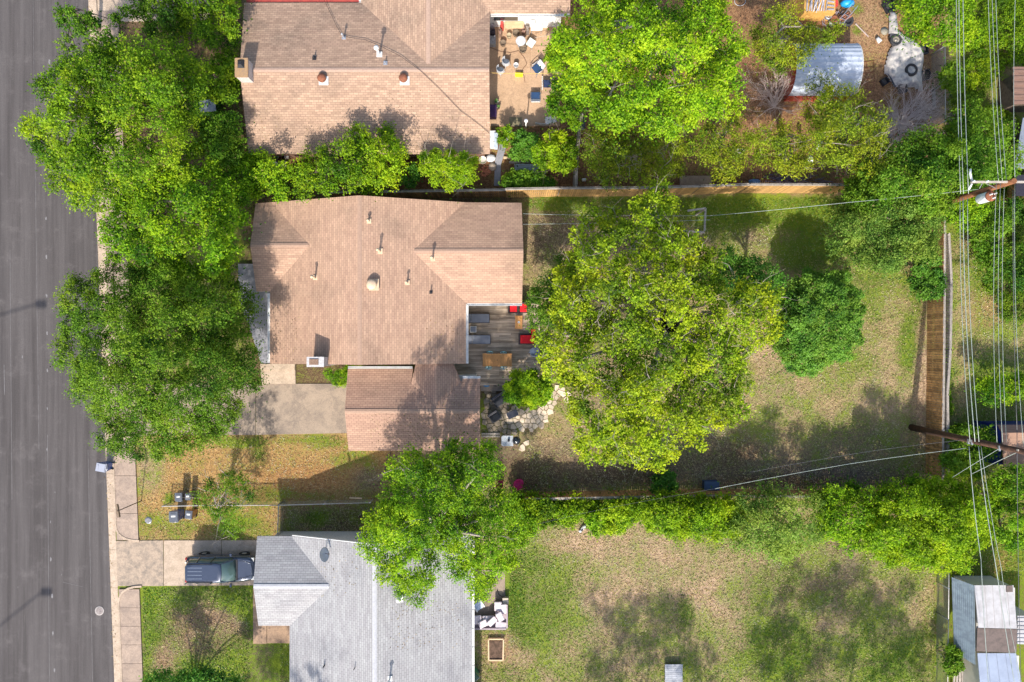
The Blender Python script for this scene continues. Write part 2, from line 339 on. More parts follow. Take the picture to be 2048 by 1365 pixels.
def asphalt():
    m, nt, bs = newmat('asphalt'); tc = nt.nodes.new('ShaderNodeTexCoord').outputs['Object']
    n1 = noise(nt, mapping(nt, tc, (1.6, 0.05, 1), (0, 0, math.radians(2.2))), 1.4, 6, 0.6)
    n2 = noise(nt, tc, 0.6, 8, 0.75); n3 = noise(nt, tc, 22, 3, 0.85); n4 = noise(nt, mapping(nt, tc, (9, .3, 1), (0, 0, math.radians(2.2))), 1.0, 3, 0.6)
    col = mixc(nt, smooth(nt, n1, 0.3, 0.7), (0.066, 0.059, 0.058), (0.108, 0.098, 0.096))
    col = mixc(nt, math_(nt, 'MULTIPLY', smooth(nt, n2, 0.5, 0.78), 0.6), col, (0.17, 0.155, 0.15))
    col = mixc(nt, math_(nt, 'MULTIPLY', smooth(nt, n4, 0.62, 0.8), 0.35), col, (0.22, 0.2, 0.19))
    vo = N(nt, 'ShaderNodeTexVoronoi'); vo.feature = 'DISTANCE_TO_EDGE'; vo.inputs['Scale'].default_value = .16
    wv = N(nt, 'ShaderNodeVectorMath'); wv.operation = 'ADD'; nt.links.new(tc, wv.inputs[0]); nz = N(nt, 'ShaderNodeTexNoise'); nz.inputs['Scale'].default_value = .8; nz.inputs['Detail'].default_value = 6
    nt.links.new(tc, nz.inputs['Vector']); nt.links.new(nz.outputs['Color'], wv.inputs[1]); nt.links.new(wv.outputs[0], vo.inputs['Vector'])
    ck = math_(nt, 'LESS_THAN', vo.outputs['Distance'], .0045); col = mixc(nt, math_(nt, 'MULTIPLY', ck, .0), col, (.035, .03, .032))
    n7 = noise(nt, mapping(nt, tc, (1, .35, 1)), .9, 6, .8); col = mixc(nt, math_(nt, 'MULTIPLY', smooth(nt, n7, .58, .75), .5), col, (.05, .044, .048))
    n8 = noise(nt, tc, 3.5, 5, .85); col = mixc(nt, math_(nt, 'MULTIPLY', smooth(nt, n8, .64, .78), .4), col, (.24, .22, .21))
    col = mixc(nt, 1.0, col, mixc(nt, smooth(nt, n3, 0.3, 0.75), (0.75, 0.75, 0.76), (1.35, 1.33, 1.3)), 'MULTIPLY')
    nt.links.new(col, bs.inputs['Base Color']); bs.inputs['Roughness'].default_value = 0.92; bs.inputs['Specular IOR Level'].default_value = 0.25
    bump(nt, bs, n3, 0.3, 0.01); return m
M_CONC = concrete('pinkish concrete', (0.40, 0.305, 0.24), (0.29, 0.225, 0.185))
M_CONC2 = concrete('light concrete', (0.52, 0.41, 0.315), (0.41, 0.32, 0.24))
M_APRON = concrete('stained concrete', (0.43, 0.335, 0.255), (0.26, 0.215, 0.175), scale=2.6)
M_DRIVE = concrete('drive concrete', (0.35, 0.275, 0.21), (0.23, 0.185, 0.15), scale=.9)
M_GREYC = concrete('grey painted concrete', (0.30, 0.30, 0.33), (0.235, 0.235, 0.26), scale=.7)
M_TANC = concrete('tan patio concrete', (0.53, 0.36, 0.235), (0.44, 0.295, 0.19), scale=.8)
def kx(py, off=0.0):   # kerb line (ground) : x in px of the road edge
    return 177+0.0381*py+off
def strip(name, off0, off1, z0, z1, mat, py0=-420, py1=1800, slab=0, gap=0.4, holes=()):
    mb = MB(); step = slab if slab else 60
    y = py0
    while y < py1:
        ye = min(y+step, py1); g = gap if slab else 0
        if not any(a < (y+ye)/2 < b for a, b in holes):
            p = [W(kx(y, off0), y+g), W(kx(y, off1), y+g), W(kx(ye, off1), ye-g), W(kx(ye, off0), ye-g)]
            if slab: mb.prism([(q.x, q.y) for q in p], z0, z1)
            else: mb.face([(q.x, q.y, z1) for q in p[::-1]])
        y = ye
    o = mb.build(name, mat); prop(o, kind='structure'); return o
mb = MB(); py = -9000
while py < 9600:
    a = [W(kx(py, -345), py), W(kx(py), py), W(kx(py+100), py+100), W(kx(py+100, -345), py+100)]
    mb.face([(max(q.x, -33) if i in (1, 2) else q.x, q.y, 0.004) for i, q in enumerate(a)][::-1]) if False else mb.face([(q.x, q.y, 0.004) for q in a][::-1]); py += 100
prop(mb.build('road', asphalt()), kind='structure')
def curvepts(p0, p1, p2, n=8):
    return [(p0[0]*(1-t)**2+2*p1[0]*t*(1-t)+p2[0]*t*t, p0[1]*(1-t)**2+2*p1[1]*t*(1-t)+p2[1]*t*t) for t in [i/n for i in range(n+1)]]
strip('gutter', 0, 14, 0.0, 0.02, M_CONC2, slab=76, gap=.25)
strip('gutter', -359, -345, 0.0, 0.02, M_CONC2, slab=76, gap=.25); strip('pavement', -405, -360, 0.0, 0.10, M_CONC, slab=74, gap=.35)
# kerb: raised lip broken at the two drives, curling inland
mb = MB()
def kerbrun(pts):
    for a, b in zip(pts[:-1], pts[1:]): mb.bar(W(*a, 0.05), W(*b, 0.05), 0.13, 0.15)
kerbrun([(kx(-200, 15), -200), (kx(0, 15), 0), (kx(300, 15), 300), (kx(745, 15), 745)]+curvepts((kx(745, 15), 745), (kx(765, 15), 768), (275, 768), 5))
kerbrun(curvepts((285, 872), (kx(872, 16), 874), (kx(895, 15), 895), 5)+[(kx(1050, 15), 1050)]+curvepts((kx(1050, 15), 1050), (kx(1078, 15), 1081), (279, 1082), 6))
kerbrun(curvepts((284, 1173), (kx(1172, 17), 1173), (kx(1205, 15), 1205), 6)+[(kx(1500, 15), 1500)])
prop(mb.build('kerb', M_CONC2), kind='structure')
strip('pavement', 17, 60, 0.0, 0.10, M_CONC, py0=-420, py1=748, slab=74, gap=.35, holes=((-60, 60),))
strip('pavement', 17, 60, 0.0, 0.10, M_CONC, py0=876, py1=1080, slab=75.5, gap=.35)
strip('pavement', 17, 58, 0.0, 0.10, M_CONC, py0=1178, py1=1800, slab=37, gap=.3)
def slab(name, polys, z, mat, kind='structure', z0=0.0):
    mb = MB()
    for p in polys: mb.prism([tuple(W(*q))[:2] for q in p], z0, z)
    o = mb.build(name, mat); 
    if kind: prop(o, kind=kind)
    return o
slab('driveway', [[(kx(1082, 14.5), 1082), (327, 1081), (327.4, 1172), (kx(1172, 14.5), 1172)]], 0.05, M_APRON)
slab('driveway', [[(328.4, 1081), (443, 1081), (443, 1171), (328.4, 1171.5)], [(444, 1081), (545, 1080), (545, 1170), (444, 1171)]], 0.055, M_CONC2)
slab('driveway', [[(kx(768, 14.5), 768), (330, 768), (330, 871), (kx(872, 14.5), 872)], [(331, 768), (511.5, 768), (511.5, 870), (331, 871)], [(512.5, 768), (715, 768), (715, 866), (512.5, 870)]], 0.055, M_DRIVE)
slab('driveway', [[(kx(10, 14.5), -60), (420, -60), (420, 44), (kx(60, 14.5), 44)]], 0.05, M_CONC2)
slab('front_walk', [[(524, 752), (592, 752), (592, 768), (524, 768)]], 0.12, M_CONC2)
slab('front_walk', [[(507, 1240), (534, 1240), (534, 1287), (507, 1287)], [(535, 1240), (582, 1240), (582, 1286), (535, 1286)], [(507, 1175), (522, 1175), (522, 1239), (507, 1239)]], 0.08, concrete('brown concrete', (0.40, 0.27, 0.18), (0.26, 0.18, 0.13)))
slab('front_porch', [[(479, 529), (513, 529), (513, 560), (560, 560), (560, 728), (525, 728), (500, 650), (479, 600)]], 0.25, M_GREYC)
slab('front_steps', [[(524, 728), (592, 728), (592, 740), (524, 740)]], 0.30, M_CONC2); slab('front_steps', [[(523.5, 740.2), (592, 740.2), (592, 752), (523.5, 752)]], 0.18, M_CONC2)
slab('patio', [[(975, 20), (1060, 20), (1060, 135), (975, 135)], [(1060.5, 20), (1120, 20), (1120, 135), (1060.5, 135)], [(975, 135.5), (1120, 135.5), (1120, 253), (975, 253)]], 0.04, M_TANC)
slab('patio', [[(940, 1140), (1010, 1140), (1010, 1182), (1016, 1240), (940, 1240)]], 0.05, M_DRIVE)
slab('garden_path', [[(1008, 258), (1022, 262), (1002, 330), (1000, 372), (988, 372), (990, 322)]], 0.03, M_GREYC)
# pale worn blobs down the lane, and fine seams
mb = MB(); rr = random.Random(3)
for k, (x, y, s) in enumerate([(118, 38, 1.1), (99, 125, 1.2), (92, 438, .9), (93, 515, .9), (93.5, 592, 1), (94.5, 667, .8), (95, 742, .8), (95, 818, .7), (94, 900, .8), (101, 1045, .6), (102, 1119, 1), (104.5, 1193, 1.1), (106, 1268, 1), (109, 1341, 1), (45, 715, .7), (110, 985, .4), (123, 1150, .4), (36, 1175, .3)]):
    q = W(x, y); pts = []
    for j in range(9):
        a = 2*math.pi*j/9; r = s*rr.uniform(.55, 1.1)*(1 if math.sin(a) > 0 else .8)
        pts.append((q.x+math.cos(a)*r*.075, q.y+math.sin(a)*r*.2, 0.008))
    mb.face(pts)
prop(mb.build('road_marking', pm('worn pale paint', (0.26, 0.25, 0.25), (0.13, 0.12, 0.125), 16)), kind='structure')
mb = MB()
for x0, y0, x1, y1, w in [(95, 870, 99, 1400, .022), (176, 900, 186, 1400, .02), (66, 0, 78, 900, .02), (160, 560, 168, 760, .03), (20, 500, 24, 1000, .02), (8, 730, 9, 790, .04), (126, 1165, 165, 1174, .015)]:
    mb.bar(W(x0, y0, .008), W(x1, y1, .008), w, 0.002)
prop(mb.build('road_seam', pm('seam dust', (0.2, 0.19, 0.19), (0.12, .11, .11), 3)), kind='structure')

def stone_cells(polypx, step, gap, z, mat, name, seed=1, jit=.36):
    rr = random.Random(seed); poly = [tuple(W(*q))[:2] for q in polypx]
    x0 = min(p[0] for p in poly)-1; x1 = max(p[0] for p in poly)+1; y0 = min(p[1] for p in poly)-1; y1 = max(p[1] for p in poly)+1
    pts = []; j = 0; y = y0
    while y < y1:
        x = x0+(step/2 if j % 2 else 0)
        while x < x1: pts.append((x+rr.uniform(-jit, jit)*step, y+rr.uniform(-jit, jit)*step)); x += step
        y += step*.87; j += 1
    def inside(p):
        c = False
        for i in range(len(poly)):
            (xa, ya), (xb, yb) = poly[i], poly[i-1]
            if (ya > p[1]) != (yb > p[1]) and p[0] < (xb-xa)*(p[1]-ya)/(yb-ya)+xa: c = not c
        return c
    mb = MB()
    for p in pts:
        if not inside(p): continue
        cell = [(p[0]-step, p[1]-step), (p[0]+step, p[1]-step), (p[0]+step, p[1]+step), (p[0]-step, p[1]+step)]
        for q in pts:
            d = math.hypot(q[0]-p[0], q[1]-p[1])
            if q is p or d > 2.6*step: continue
            nx, ny = (q[0]-p[0])/d, (q[1]-p[1])/d; lim = d/2-gap
            out = []
            for i in range(len(cell)):
                a, b = cell[i], cell[(i+1) % len(cell)]
                da = (a[0]-p[0])*nx+(a[1]-p[1])*ny-lim; db = (b[0]-p[0])*nx+(b[1]-p[1])*ny-lim
                if da <= 0: out.append(a)
                if (da < 0) != (db < 0):
                    t = da/(da-db); out.append((a[0]+(b[0]-a[0])*t, a[1]+(b[1]-a[1])*t))
            cell = out
            if len(cell) < 3: break
        if len(cell) >= 3: mb.prism(cell, 0.0, z+rr.uniform(0, .02), taper=.96)
    return prop(mb.build(name, mat), kind='structure')
M_FLAG = pm('flagstone', (0.70, 0.58, 0.44), (0.55, 0.43, 0.31), 3, .9, island=.5, b=.4)
M_FLAGD = pm('weathered flagstone', (0.36, 0.29, 0.21), (0.2, 0.165, 0.13), 3, .95, island=.5, b=.4)
stone_cells([(1018, 822), (1030, 812), (1070, 822), (1095, 800), (1112, 770), (1124, 772), (1124, 790), (1110, 826), (1085, 850), (1060, 862), (1032, 862), (1012, 845)], .38, .014, .06, M_FLAG, 'flagstone_path', 5)
stone_cells([(1122, 784), (1146, 788), (1146, 802), (1126, 800)], .42, .03, .05, M_FLAG, 'flagstone_path', 8)
stone_cells([(966, 775), (1020, 790), (1020, 845), (1040, 862), (1020, 876), (966, 862)], .40, .014, .05, M_FLAGD, 'flagstone_patio', 6)
stone_cells([(1040, 876), (1056, 876), (1056, 892), (1040, 900)], .45, .02, .06, M_FLAG, 'flagstone_path', 4)
# ---------------------------------------------------------------- houses
S_A = shingle('tan brown shingles', (0.455, 0.308, 0.22), (0.30, 0.215, 0.16), 0.60, .4, var=.18)
S_B = shingle('pinkish tan shingles', (0.475, 0.310, 0.222), (0.33, 0.225, 0.165), 0.64, .4, var=.12)
S_G = shingle('garage tan shingles', (0.425, 0.27, 0.198), (0.30, 0.205, 0.155), 0.56, .25, var=.09)
S_D = shingle('pale grey shingles', (0.385, 0.38, 0.385), (0.27, 0.27, 0.285), 0.6, .4, var=.08)
M_CAPB = pm('tan ridge shingle', (.41, .27, .195), (.34, .225, .165), 9, .95); M_CAPA = pm('brown ridge shingle', (.45, .31, .235), (.38, .26, .2), 9, .95)
M_SHADEBRK = pm('eave shade brick', (.22, .12, .08), (.13, .075, .055), 12, .9)  # dark wall colour stands in for the shadow under the upper house eave
M_WHITE = pm('white trim paint', (0.78, 0.78, 0.76), (0.66, 0.65, 0.63), 3, .5)
M_SIDE = pm('cream siding', (0.62, 0.58, 0.50), (0.52, 0.49, 0.43), 1.5, .8)
M_BRICK = pm('painted brick', (0.66, 0.64, 0.62), (0.5, 0.47, 0.44), 9, .85)
M_GLASS = glass_dark('window glass')
M_RUST = pm('rusty steel', (0.28, 0.10, 0.05), (0.16, 0.06, 0.035), 9, .8)
M_GALV = pm('galvanised steel', (0.50, 0.52, 0.56), (0.38, 0.40, 0.44), 5, .35, .6)
M_DARKM = pm('dark metal', (0.04, 0.04, 0.045), None, 5, .5, .3)
M_BEIGE = pm('beige vent paint', (0.66, 0.50, 0.34), (0.55, 0.41, 0.28), 6, .6)
def roof(parent, planes, mat, name='roof', th=0.13):
    mb = MB(); edges = {}
    key = lambda p: (round(p[0], 2), round(p[1], 2), round(p[2], 2))
    for pts, ax in planes:
        for a, b in zip(pts, pts[1:]+pts[:1]):
            k = frozenset((key(a), key(b))); edges[k] = edges.get(k, 0)+1
    for pts, ax in planes:
        P = [Vector(p) for p in pts]
        n = Vector((0, 0, 0))
        for i in range(len(P)):
            a, b = P[i], P[(i+1) % len(P)]
            n += Vector(((a.y-b.y)*(a.z+b.z), (a.z-b.z)*(a.x+b.x), (a.x-b.x)*(a.y+b.y)))
        if n.z < 0: P = P[::-1]; n = -n
        n.normalize(); u = Vector((1, 0, 0)) if ax == 'x' else Vector((0, 1, 0)); v = n.cross(u)
        mb.face(P, [(p.dot(u)+37.3, p.dot(v)+11.1) for p in P])
        D = Vector((0, 0, th)); mb.face([p-D for p in P[::-1]])
        for i in range(len(P)):
            a, b = P[i], P[(i+1) % len(P)]
            if edges[frozenset((key(a), key(b)))] == 1:
                mb.face([a-D, b-D, b, a], [(0.1, .05), (0.14, .05), (0.14, .09), (0.1, .09)])
    return mb.build(name, mat, parent)
def caps(parent, lines, mat, z=0.02):
    mb = MB()
    for a, b in lines:
        a = Vector(a); b = Vector(b); d = (b-a).normalized(); s = Vector((-d.y, d.x, 0)).normalized()*0.14
        up = Vector((0, 0, z)); dn = Vector((0, 0, -0.035))
        mb.face([a+up, b+up, b+s+dn+up, a+s+dn+up][::-1] if False else [a-s+dn+up, b-s+dn+up, b+up, a+up], [(0, 0), (1, 0), (1, .1), (0, .1)])
        mb.face([a+up, b+up, b+s+dn+up, a+s+dn+up], [(0, 0), (1, 0), (1, .1), (0, .1)])
    return mb.build('ridge_cap', mat, parent)
def onplane(px, py, pts):
    P = [Vector(p) for p in pts[:3]]; n = (P[1]-P[0]).cross(P[2]-P[0])
    d = Vector(((px-1024)/F, -(py-682.5)/F, -1)); o = Vector((0, 0, H))
    t = (P[0]-o).dot(n)/d.dot(n); return o+d*t
def walls(parent, rects, mat, gables=()):
    mb = MB()
    for x0, y0, x1, y1, h in rects: mb.box(((x0+x1)/2, (y0+y1)/2, h/2), (x1-x0, y1-y0, h))
    for g in gables:   # thin triangular prism
        a, b, c, ax = g; t = Vector((0.05, 0, 0)) if ax == 'x' else Vector((0, 0.05, 0))
        A = [Vector(p) for p in (a, b, c)]
        mb.face([p+t for p in A]); mb.face([p-t for p in A][::-1])
    return mb.build('wall', mat, parent)
def window(parent, c, w, h, ax):
    fr = MB(); d = (w+.12, .06, h+.12) if ax == 'x' else (.06, w+.12, h+.12)
    fr.box(c, d); f = fr.build('window', M_WHITE, parent)
    g = MB(); d = (w, .075, h) if ax == 'x' else (.075, w, h); g.box(c, d); g.build('pane', M_GLASS, f)
def door(parent, c, w, h, ax, col):
    m = MB(); d = (w, .08, h) if ax == 'x' else (.08, w, h); m.box(c, d); o = m.build('door', col, parent)
    k = MB(); k.box((c[0]+(.35 if ax == 'x' else 0), c[1]+(0 if ax == 'x' else .35), c[2]), (.12, .12, .05)); k.build('handle', M_GALV, o)
def pipe_vent(rf, p, h, r, mat, flash=True, hood=0.0, label=None):
    mb = MB(); p = Vector(p)
    if flash: mb.box(p+Vector((0, 0, .03)), (r*5, r*5, .03))
    mb.tube([p-Vector((0, 0, .1)), p+Vector((0, 0, h))], r, 10)
    if hood: mb.lathe(p+Vector((0, 0, h)), [(hood, 0), (hood, .06), (hood*.4, .16), (0.01, .17)], 14)
    o = mb.build('roof_vent', mat, rf); prop(o, label); return o
def gutter(parent, a, b, w=.13, mat=None):
    mb = MB(); a = Vector(a); b = Vector(b); d = (b-a).normalized(); s = Vector((-d.y, d.x, 0))*w/2
    mb.bar(a+s+Vector((0, 0, 0)), b+s, .015, .12); mb.bar(a-s, b-s, .015, .12); mb.bar(a+Vector((0, 0, -.055)), b+Vector((0, 0, -.055)), w, .012)
    L = (b-a).length; k = 0.6
    while k < L: q = a+d*k; mb.bar(q+s, q-s, .04, .03); k += 1.2
    return mb.build('gutter', mat or M_WHITE, parent)

# --- house B : the middle one
zr = 2.8+.336*6.27
HB = thing('house', 'middle house with pinkish tan shingle roof, twin side gables and an attached garage', 'house', (-9.4, 3.7, 0), 'single storey houses')
Bw = [(-15.67, -1.47, 2.8), (-9.4, -1.47, zr), (-9.4, 8.98, zr), (-15.6, 8.98, 2.8), (-12.81, 6.07, 3.76), (-15.67, 3.22, 2.8)]
Be = [(-9.4, -1.47, zr), (-2.98, -1.47, 2.8), (-2.98, 2.44, 2.8), (-6.27, 5.7, 3.88), (-3.05, 8.98, 2.8), (-9.4, 8.98, zr)]
Bgn = [(-16.6, 8.92, 2.8), (-16.58, 6.07, 3.76), (-12.81, 6.07, 3.76), (-15.6, 8.98, 2.8)]
Bgs = [(-16.58, 6.07, 3.76), (-16.55, 3.22, 2.8), (-15.67, 3.22, 2.8), (-12.81, 6.07, 3.76)]
Ben = [(-3.05, 8.98, 2.8), (-6.27, 5.7, 3.88), (0.72, 5.7, 3.88), (0.62, 8.95, 2.8)]
Bes = [(-6.27, 5.7, 3.88), (-2.98, 2.44, 2.8), (0.65, 2.44, 2.8), (0.72, 5.7, 3.88)]
rB = roof(HB, [(Bw, 'y'), (Be, 'y'), (Bgn, 'x'), (Bgs, 'x'), (Ben, 'x'), (Bes, 'x')], S_B)
caps(rB, [((-9.4, -1.46, zr), (-9.4, 8.97, zr)), ((-16.57, 6.07, 3.76), (-12.9, 6.07, 3.76)), ((-6.2, 5.7, 3.88), (0.71, 5.7, 3.88))], M_CAPB)
walls(HB, [(-15.2, -1.1, -3.4, 8.6, 2.68), (-16.2, 3.6, -15.2, 8.5, 2.68), (-3.4, 2.85, .25, 8.55, 2.68), (-6.1, -2.9, -3.9, -1.1, 2.5)], M_SIDE,
      [((-15.3, -1.1, 2.65), (-3.3, -1.1, 2.65), (-9.4, -1.1, zr-.15), 'y'), ((-3.3, 8.6, 2.65), (-15.3, 8.6, 2.65), (-9.4, 8.6, zr-.15), 'y'),
       ((-16.2, 8.6, 2.65), (-16.2, 3.5, 2.65), (-16.2, 6.07, 3.6), 'x'), ((.25, 2.85, 2.65), (.25, 8.6, 2.65), (.25, 5.7, 3.7), 'x')])
for c, w, ax in [((-15.2, 1.6, 1.5), 1.5, 'y'), ((-16.2, 6.0, 1.5), 1.8, 'y'), ((.25, 5.6, 1.5), 1.4, 'y'), ((-1.8, 2.85, 1.5), 1.0, 'x')]: window(HB, c, w, 1.2, ax)
door(HB, (-13.6, -1.1, 1.05), .95, 2.05, 'x', pm('green door paint', (.1, .2, .16))); door(HB, (-3.4, .8, 1.05), 1.8, 2.05, 'y', M_WHITE)
mb = MB(); mb.box((-12.05, -1.28, 2.55), (1.0, .56, 5.1)); mb.box((-12.05, -1.28, 5.14), (1.06, .62, .1)); ch = mb.build('chimney', pm('whitewashed brick', (.54, .53, .54), (.40, .38, .37), 9, .85), rB)
mb = MB(); mb.box((-12.13, -1.28, 5.21), (.56, .36, .06)); mb.build('flue', pm('brown flue clay', (.16, .09, .06), (.3, .2, .14), 22), ch)
for px, py, pl, h, r, mt, hood, lb in [(738, 443, Be, .35, .06, M_BEIGE, .10, None), (760, 503, Be, .8, .07, M_BEIGE, .1, None), (866, 518, Bes, .75, .06, M_BEIGE, .11, 'white capped pipe vent on the east gable'),
                                     (815, 566, Be, .55, .06, M_BEIGE, .09, None), (862, 585, Be, .4, .04, M_DARKM, 0, 'thin dark pipe vent'), (631, 556, Bw, .75, .06, M_BEIGE, .11, None)]:
    pipe_vent(rB, onplane(px, py, pl), h, r, mt, True, hood, lb)
p = onplane(745, 570, Be); mb = MB(); mb.box(p+Vector((.05, 0, .05)), (.72, .72, .04)); mb.lathe(p+Vector((0, 0, 0)), [(.16, 0), (.16, .25), (.33, .25), (.33, .33), (.25, .42), (.02, .46)], 20); prop(mb.build('roof_vent', M_BEIGE, rB), 'large round beige mushroom vent')
for a, b in [((-2.90, -1.45, 2.74), (-2.90, 2.4, 2.74)), ((-2.9, 2.36, 2.74), (.65, 2.36, 2.74)), ((-15.75, -1.4, 2.74), (-15.75, 3.1, 2.74))]: gutter(rB, a, b)
# garage and link roof of the same house
Gn = [(-10.7, -1.81, 2.5), (-10.68, -4.48, 3.4), (-2.05, -4.48, 3.4), (-2.05, -2.43, 2.71), (-3.2, -2.43, 2.71), (-3.3, -2.65, 2.785), (-4.83, -4.24, 3.32), (-6.53, -2.73, 2.81), (-6.45, -1.81, 2.5)]
Gs = [(-10.68, -4.48, 3.4), (-10.65, -7.15, 2.5), (-2.05, -7.15, 2.5), (-2.05, -4.48, 3.4)]
Ll = [(-6.24, -1.48, 2.74), (-6.53, -2.73, 2.81), (-4.83, -4.24, 3.32), (-4.87, -1.48, 3.3)]
Lr = [(-4.87, -1.48, 3.3), (-4.83, -4.24, 3.32), (-3.3, -2.65, 2.785), (-3.8, -1.48, 2.74)]
rG = roof(HB, [(Gn, 'x'), (Gs, 'x'), (Ll, 'y'), (Lr, 'y')], S_G, 'garage_roof')
caps(rG, [((-10.67, -4.48, 3.4), (-2.06, -4.48, 3.4))], M_CAPB)
mb = MB(); mb.box((-6.4, -4.48, 1.2), (8.0, 4.5, 2.4)); mb.build('garage_wall', M_SIDE, HB)
mb = MB(); mb.box((-10.42, -4.48, 1.1), (.08, 3.6, 2.1)); gd = mb.build('garage_door', M_WHITE, HB)
gutter(rG, (-10.7, -1.73, 2.44), (-6.5, -1.73, 2.44)); gutter(rG, (-3.2, -2.36, 2.65), (-2.05, -2.36, 2.65))

# --- house A : upper one
HA = thing('house', 'upper house with weathered tan brown shingle roof and brick chimney at its west end', 'house', (-9, 17, 0), 'single storey houses')
As = [(-17.02, 12.1, 2.9), (-1.42, 12.1, 2.9), (-1.42, 16.98, 4.27), (-17.05, 16.98, 4.27)]
An = [(-17.05, 16.98, 4.27), (-1.42, 16.98, 4.27), (-1.42, 21.2, 3.09), (-5.25, 17.37, 4.16), (-9.75, 21.86, 2.9), (-17.3, 21.86, 2.9)]
Aww = [(-9.75, 21.86, 2.9), (-5.25, 17.37, 4.16), (-5.25, 31, 4.16), (-9.75, 31, 2.9)]
Awe = [(-5.25, 17.37, 4.16), (-1.42, 21.2, 3.09), (-5.25, 25.6, 4.16)]
Ane = [(-1.42, 21.2, 3.09), (-1.42, 21.14, 2.9), (3.75, 21.14, 2.9), (3.75, 25.6, 4.16), (-5.25, 25.6, 4.16)]
Ann = [(-5.25, 25.6, 4.16), (3.75, 25.6, 4.16), (3.75, 31, 2.7), (-5.25, 31, 2.7)]
rA = roof(HA, [(As, 'x'), (An, 'x'), (Aww, 'y'), (Awe, 'y'), (Ane, 'x'), (Ann, 'x')], S_A)
caps(rA, [((-17.04, 16.98, 4.27), (-1.43, 16.98, 4.27)), ((-5.25, 17.4, 4.16), (-5.25, 30, 4.16))], M_CAPA)
mb = MB(); mb.box((.725, 26.05, 1.39), (5.15, 8.9, 2.78)); mb.build('siding', M_WHITE, HA)
walls(HA, [(-16.6, 12.65, -1.85, 21.4, 2.78), (-9.3, 21.4, -1.85, 30.5, 2.78)], M_SHADEBRK,
      [((-16.6, 21.4, 2.75), (-16.6, 12.5, 2.75), (-16.6, 16.98, 4.1), 'x'), ((-1.85, 12.5, 2.75), (-1.85, 21.4, 2.75), (-1.85, 16.98, 4.1), 'x')])
for c, w, ax in [((-.4, 21.6, 1.6), 1.6, 'x'), ((-1.85, 14.5, 1.6), 1.5, 'y'), ((-12, 12.55, 1.6), 1.5, 'x'), ((-6, 12.55, 1.6), 1.2, 'x')]: window(HA, c, w, 1.1, ax)
door(HA, (2.0, 21.6, 1.05), .95, 2.05, 'x', M_WHITE); door(HA, (-1.85, 17.4, 1.05), 1.8, 2.05, 'y', M_WHITE)
mb = MB(); mb.box((-16.62, 16.8, 2.5), (.74, 1.1, 5.0)); ch = mb.build('chimney', pm('pale chimney brick', (.6, .55, .52), (.42, .38, .36), 14), rA)
mb = MB(); mb.box((-16.62, 16.8, 5.04), (.8, 1.16, .1)); cp = mb.build('chimney_crown', pm('lichen mortar', (.42, .26, .12), (.3, .2, .13), 16), ch)
mb = MB(); mb.prism([(-16.85, 16.75), (-16.42, 16.75), (-16.42, 17.25), (-16.85, 17.25)], 5.1, 5.3, .35); mb.build('flue_cap', M_DARKM, ch)
for px, py, pl, h, r, mt, hood, lb in [(629, 117, An, .3, .05, M_DARKM, 0, 'small black pipe vent'), (688, 76, An, .45, .05, M_GALV, .09, None), (759, 110, An, 1.0, .07, M_WHITE, .16, 'tall white flue pipe with round cap'), (771, 127, An, .28, .05, M_GALV, 0, None)]:
    pipe_vent(rA, onplane(px, py, pl), h, r, mt, True, hood, lb)
for px in (646, 808):
    p = onplane(px, 160, As); mb = MB(); mb.lathe(p, [(.17, 0), (.17, .2), (.26, .22), (.27, .36), (.2, .46), (.06, .5), (.02, .5)], 20); v = mb.build('roof_vent', M_RUST, rA); prop(v, 'round rusty turbine vent')
    mb = MB(); mb.box(p+Vector((.05, -.05, .04)), (.6, .6, .03)); mb.build('flashing', M_WHITE, v)
gutter(rA, (-1.4, 21.07, 2.84), (3.75, 21.07, 2.84)); gutter(rA, (-9.9, 21.95, 2.84), (-7.0, 21.95, 2.84))
mb = MB(); mb.prism([(-17.2, 21.93), (-9.9, 21.93), (-9.9, 25), (-17.2, 25)], 2.72, 2.8); mb.build('porch_roof', pm('red painted metal', (.42, .07, .05), (.3, .05, .04), 3), HA)
pts = [onplane(x, y, pl) for x, y, pl in [(648, 0, An), (662, 28, An), (672, 50, An), (684, 72, An), (700, 77, An), (730, 81, An), (757, 92, An), (800, 113, An), (840, 142, As), (880, 180, As), (920, 222, As), (960, 252, As), (979, 268, As)]]
mb = MB(); mb.tube([p+Vector((0, 0, .1)) for p in pts], .014, 5); prop(mb.build('roof_cable', M_DARKM), 'thin black cable trailing across the upper house roof', 'cable')

# --- house D : lower, grey roof
HD = thing('house', 'lower house with pale grey shingle roof and satellite dish', 'house', (-9, -19, 0), 'single storey houses')
zd = 2.8+.336*5.9
Dw = [(-14.4, -29, 2.8), (-8.5, -29, zd), (-8.5, -12.64, zd), (-14.3, -12.64, 2.8), (-11.5, -15.54, 3.77), (-14.4, -18.43, 2.8)]
De = [(-8.5, -29, zd), (-2.59, -29, 2.8), (-2.59, -12.64, 2.8), (-8.5, -12.64, zd)]
Dgn = [(-16.5, -12.64, 2.8), (-16.38, -15.54, 3.77), (-11.5, -15.54, 3.77), (-14.3, -12.64, 2.8)]
Dgs = [(-16.38, -15.54, 3.77), (-16.42, -18.43, 2.8), (-14.4, -18.43, 2.8), (-11.5, -15.54, 3.77)]
rD = roof(HD, [(Dw, 'y'), (De, 'y'), (Dgn, 'x'), (Dgs, 'x')], S_D)
M_CAPD = pm('pale ridge shingle', (.48, .48, .50), (.40, .40, .42), 7, .95)
caps(rD, [((-8.5, -28.9, zd), (-8.5, -12.7, zd)), ((-16.37, -15.54, 3.77), (-11.6, -15.54, 3.77))], M_CAPD)
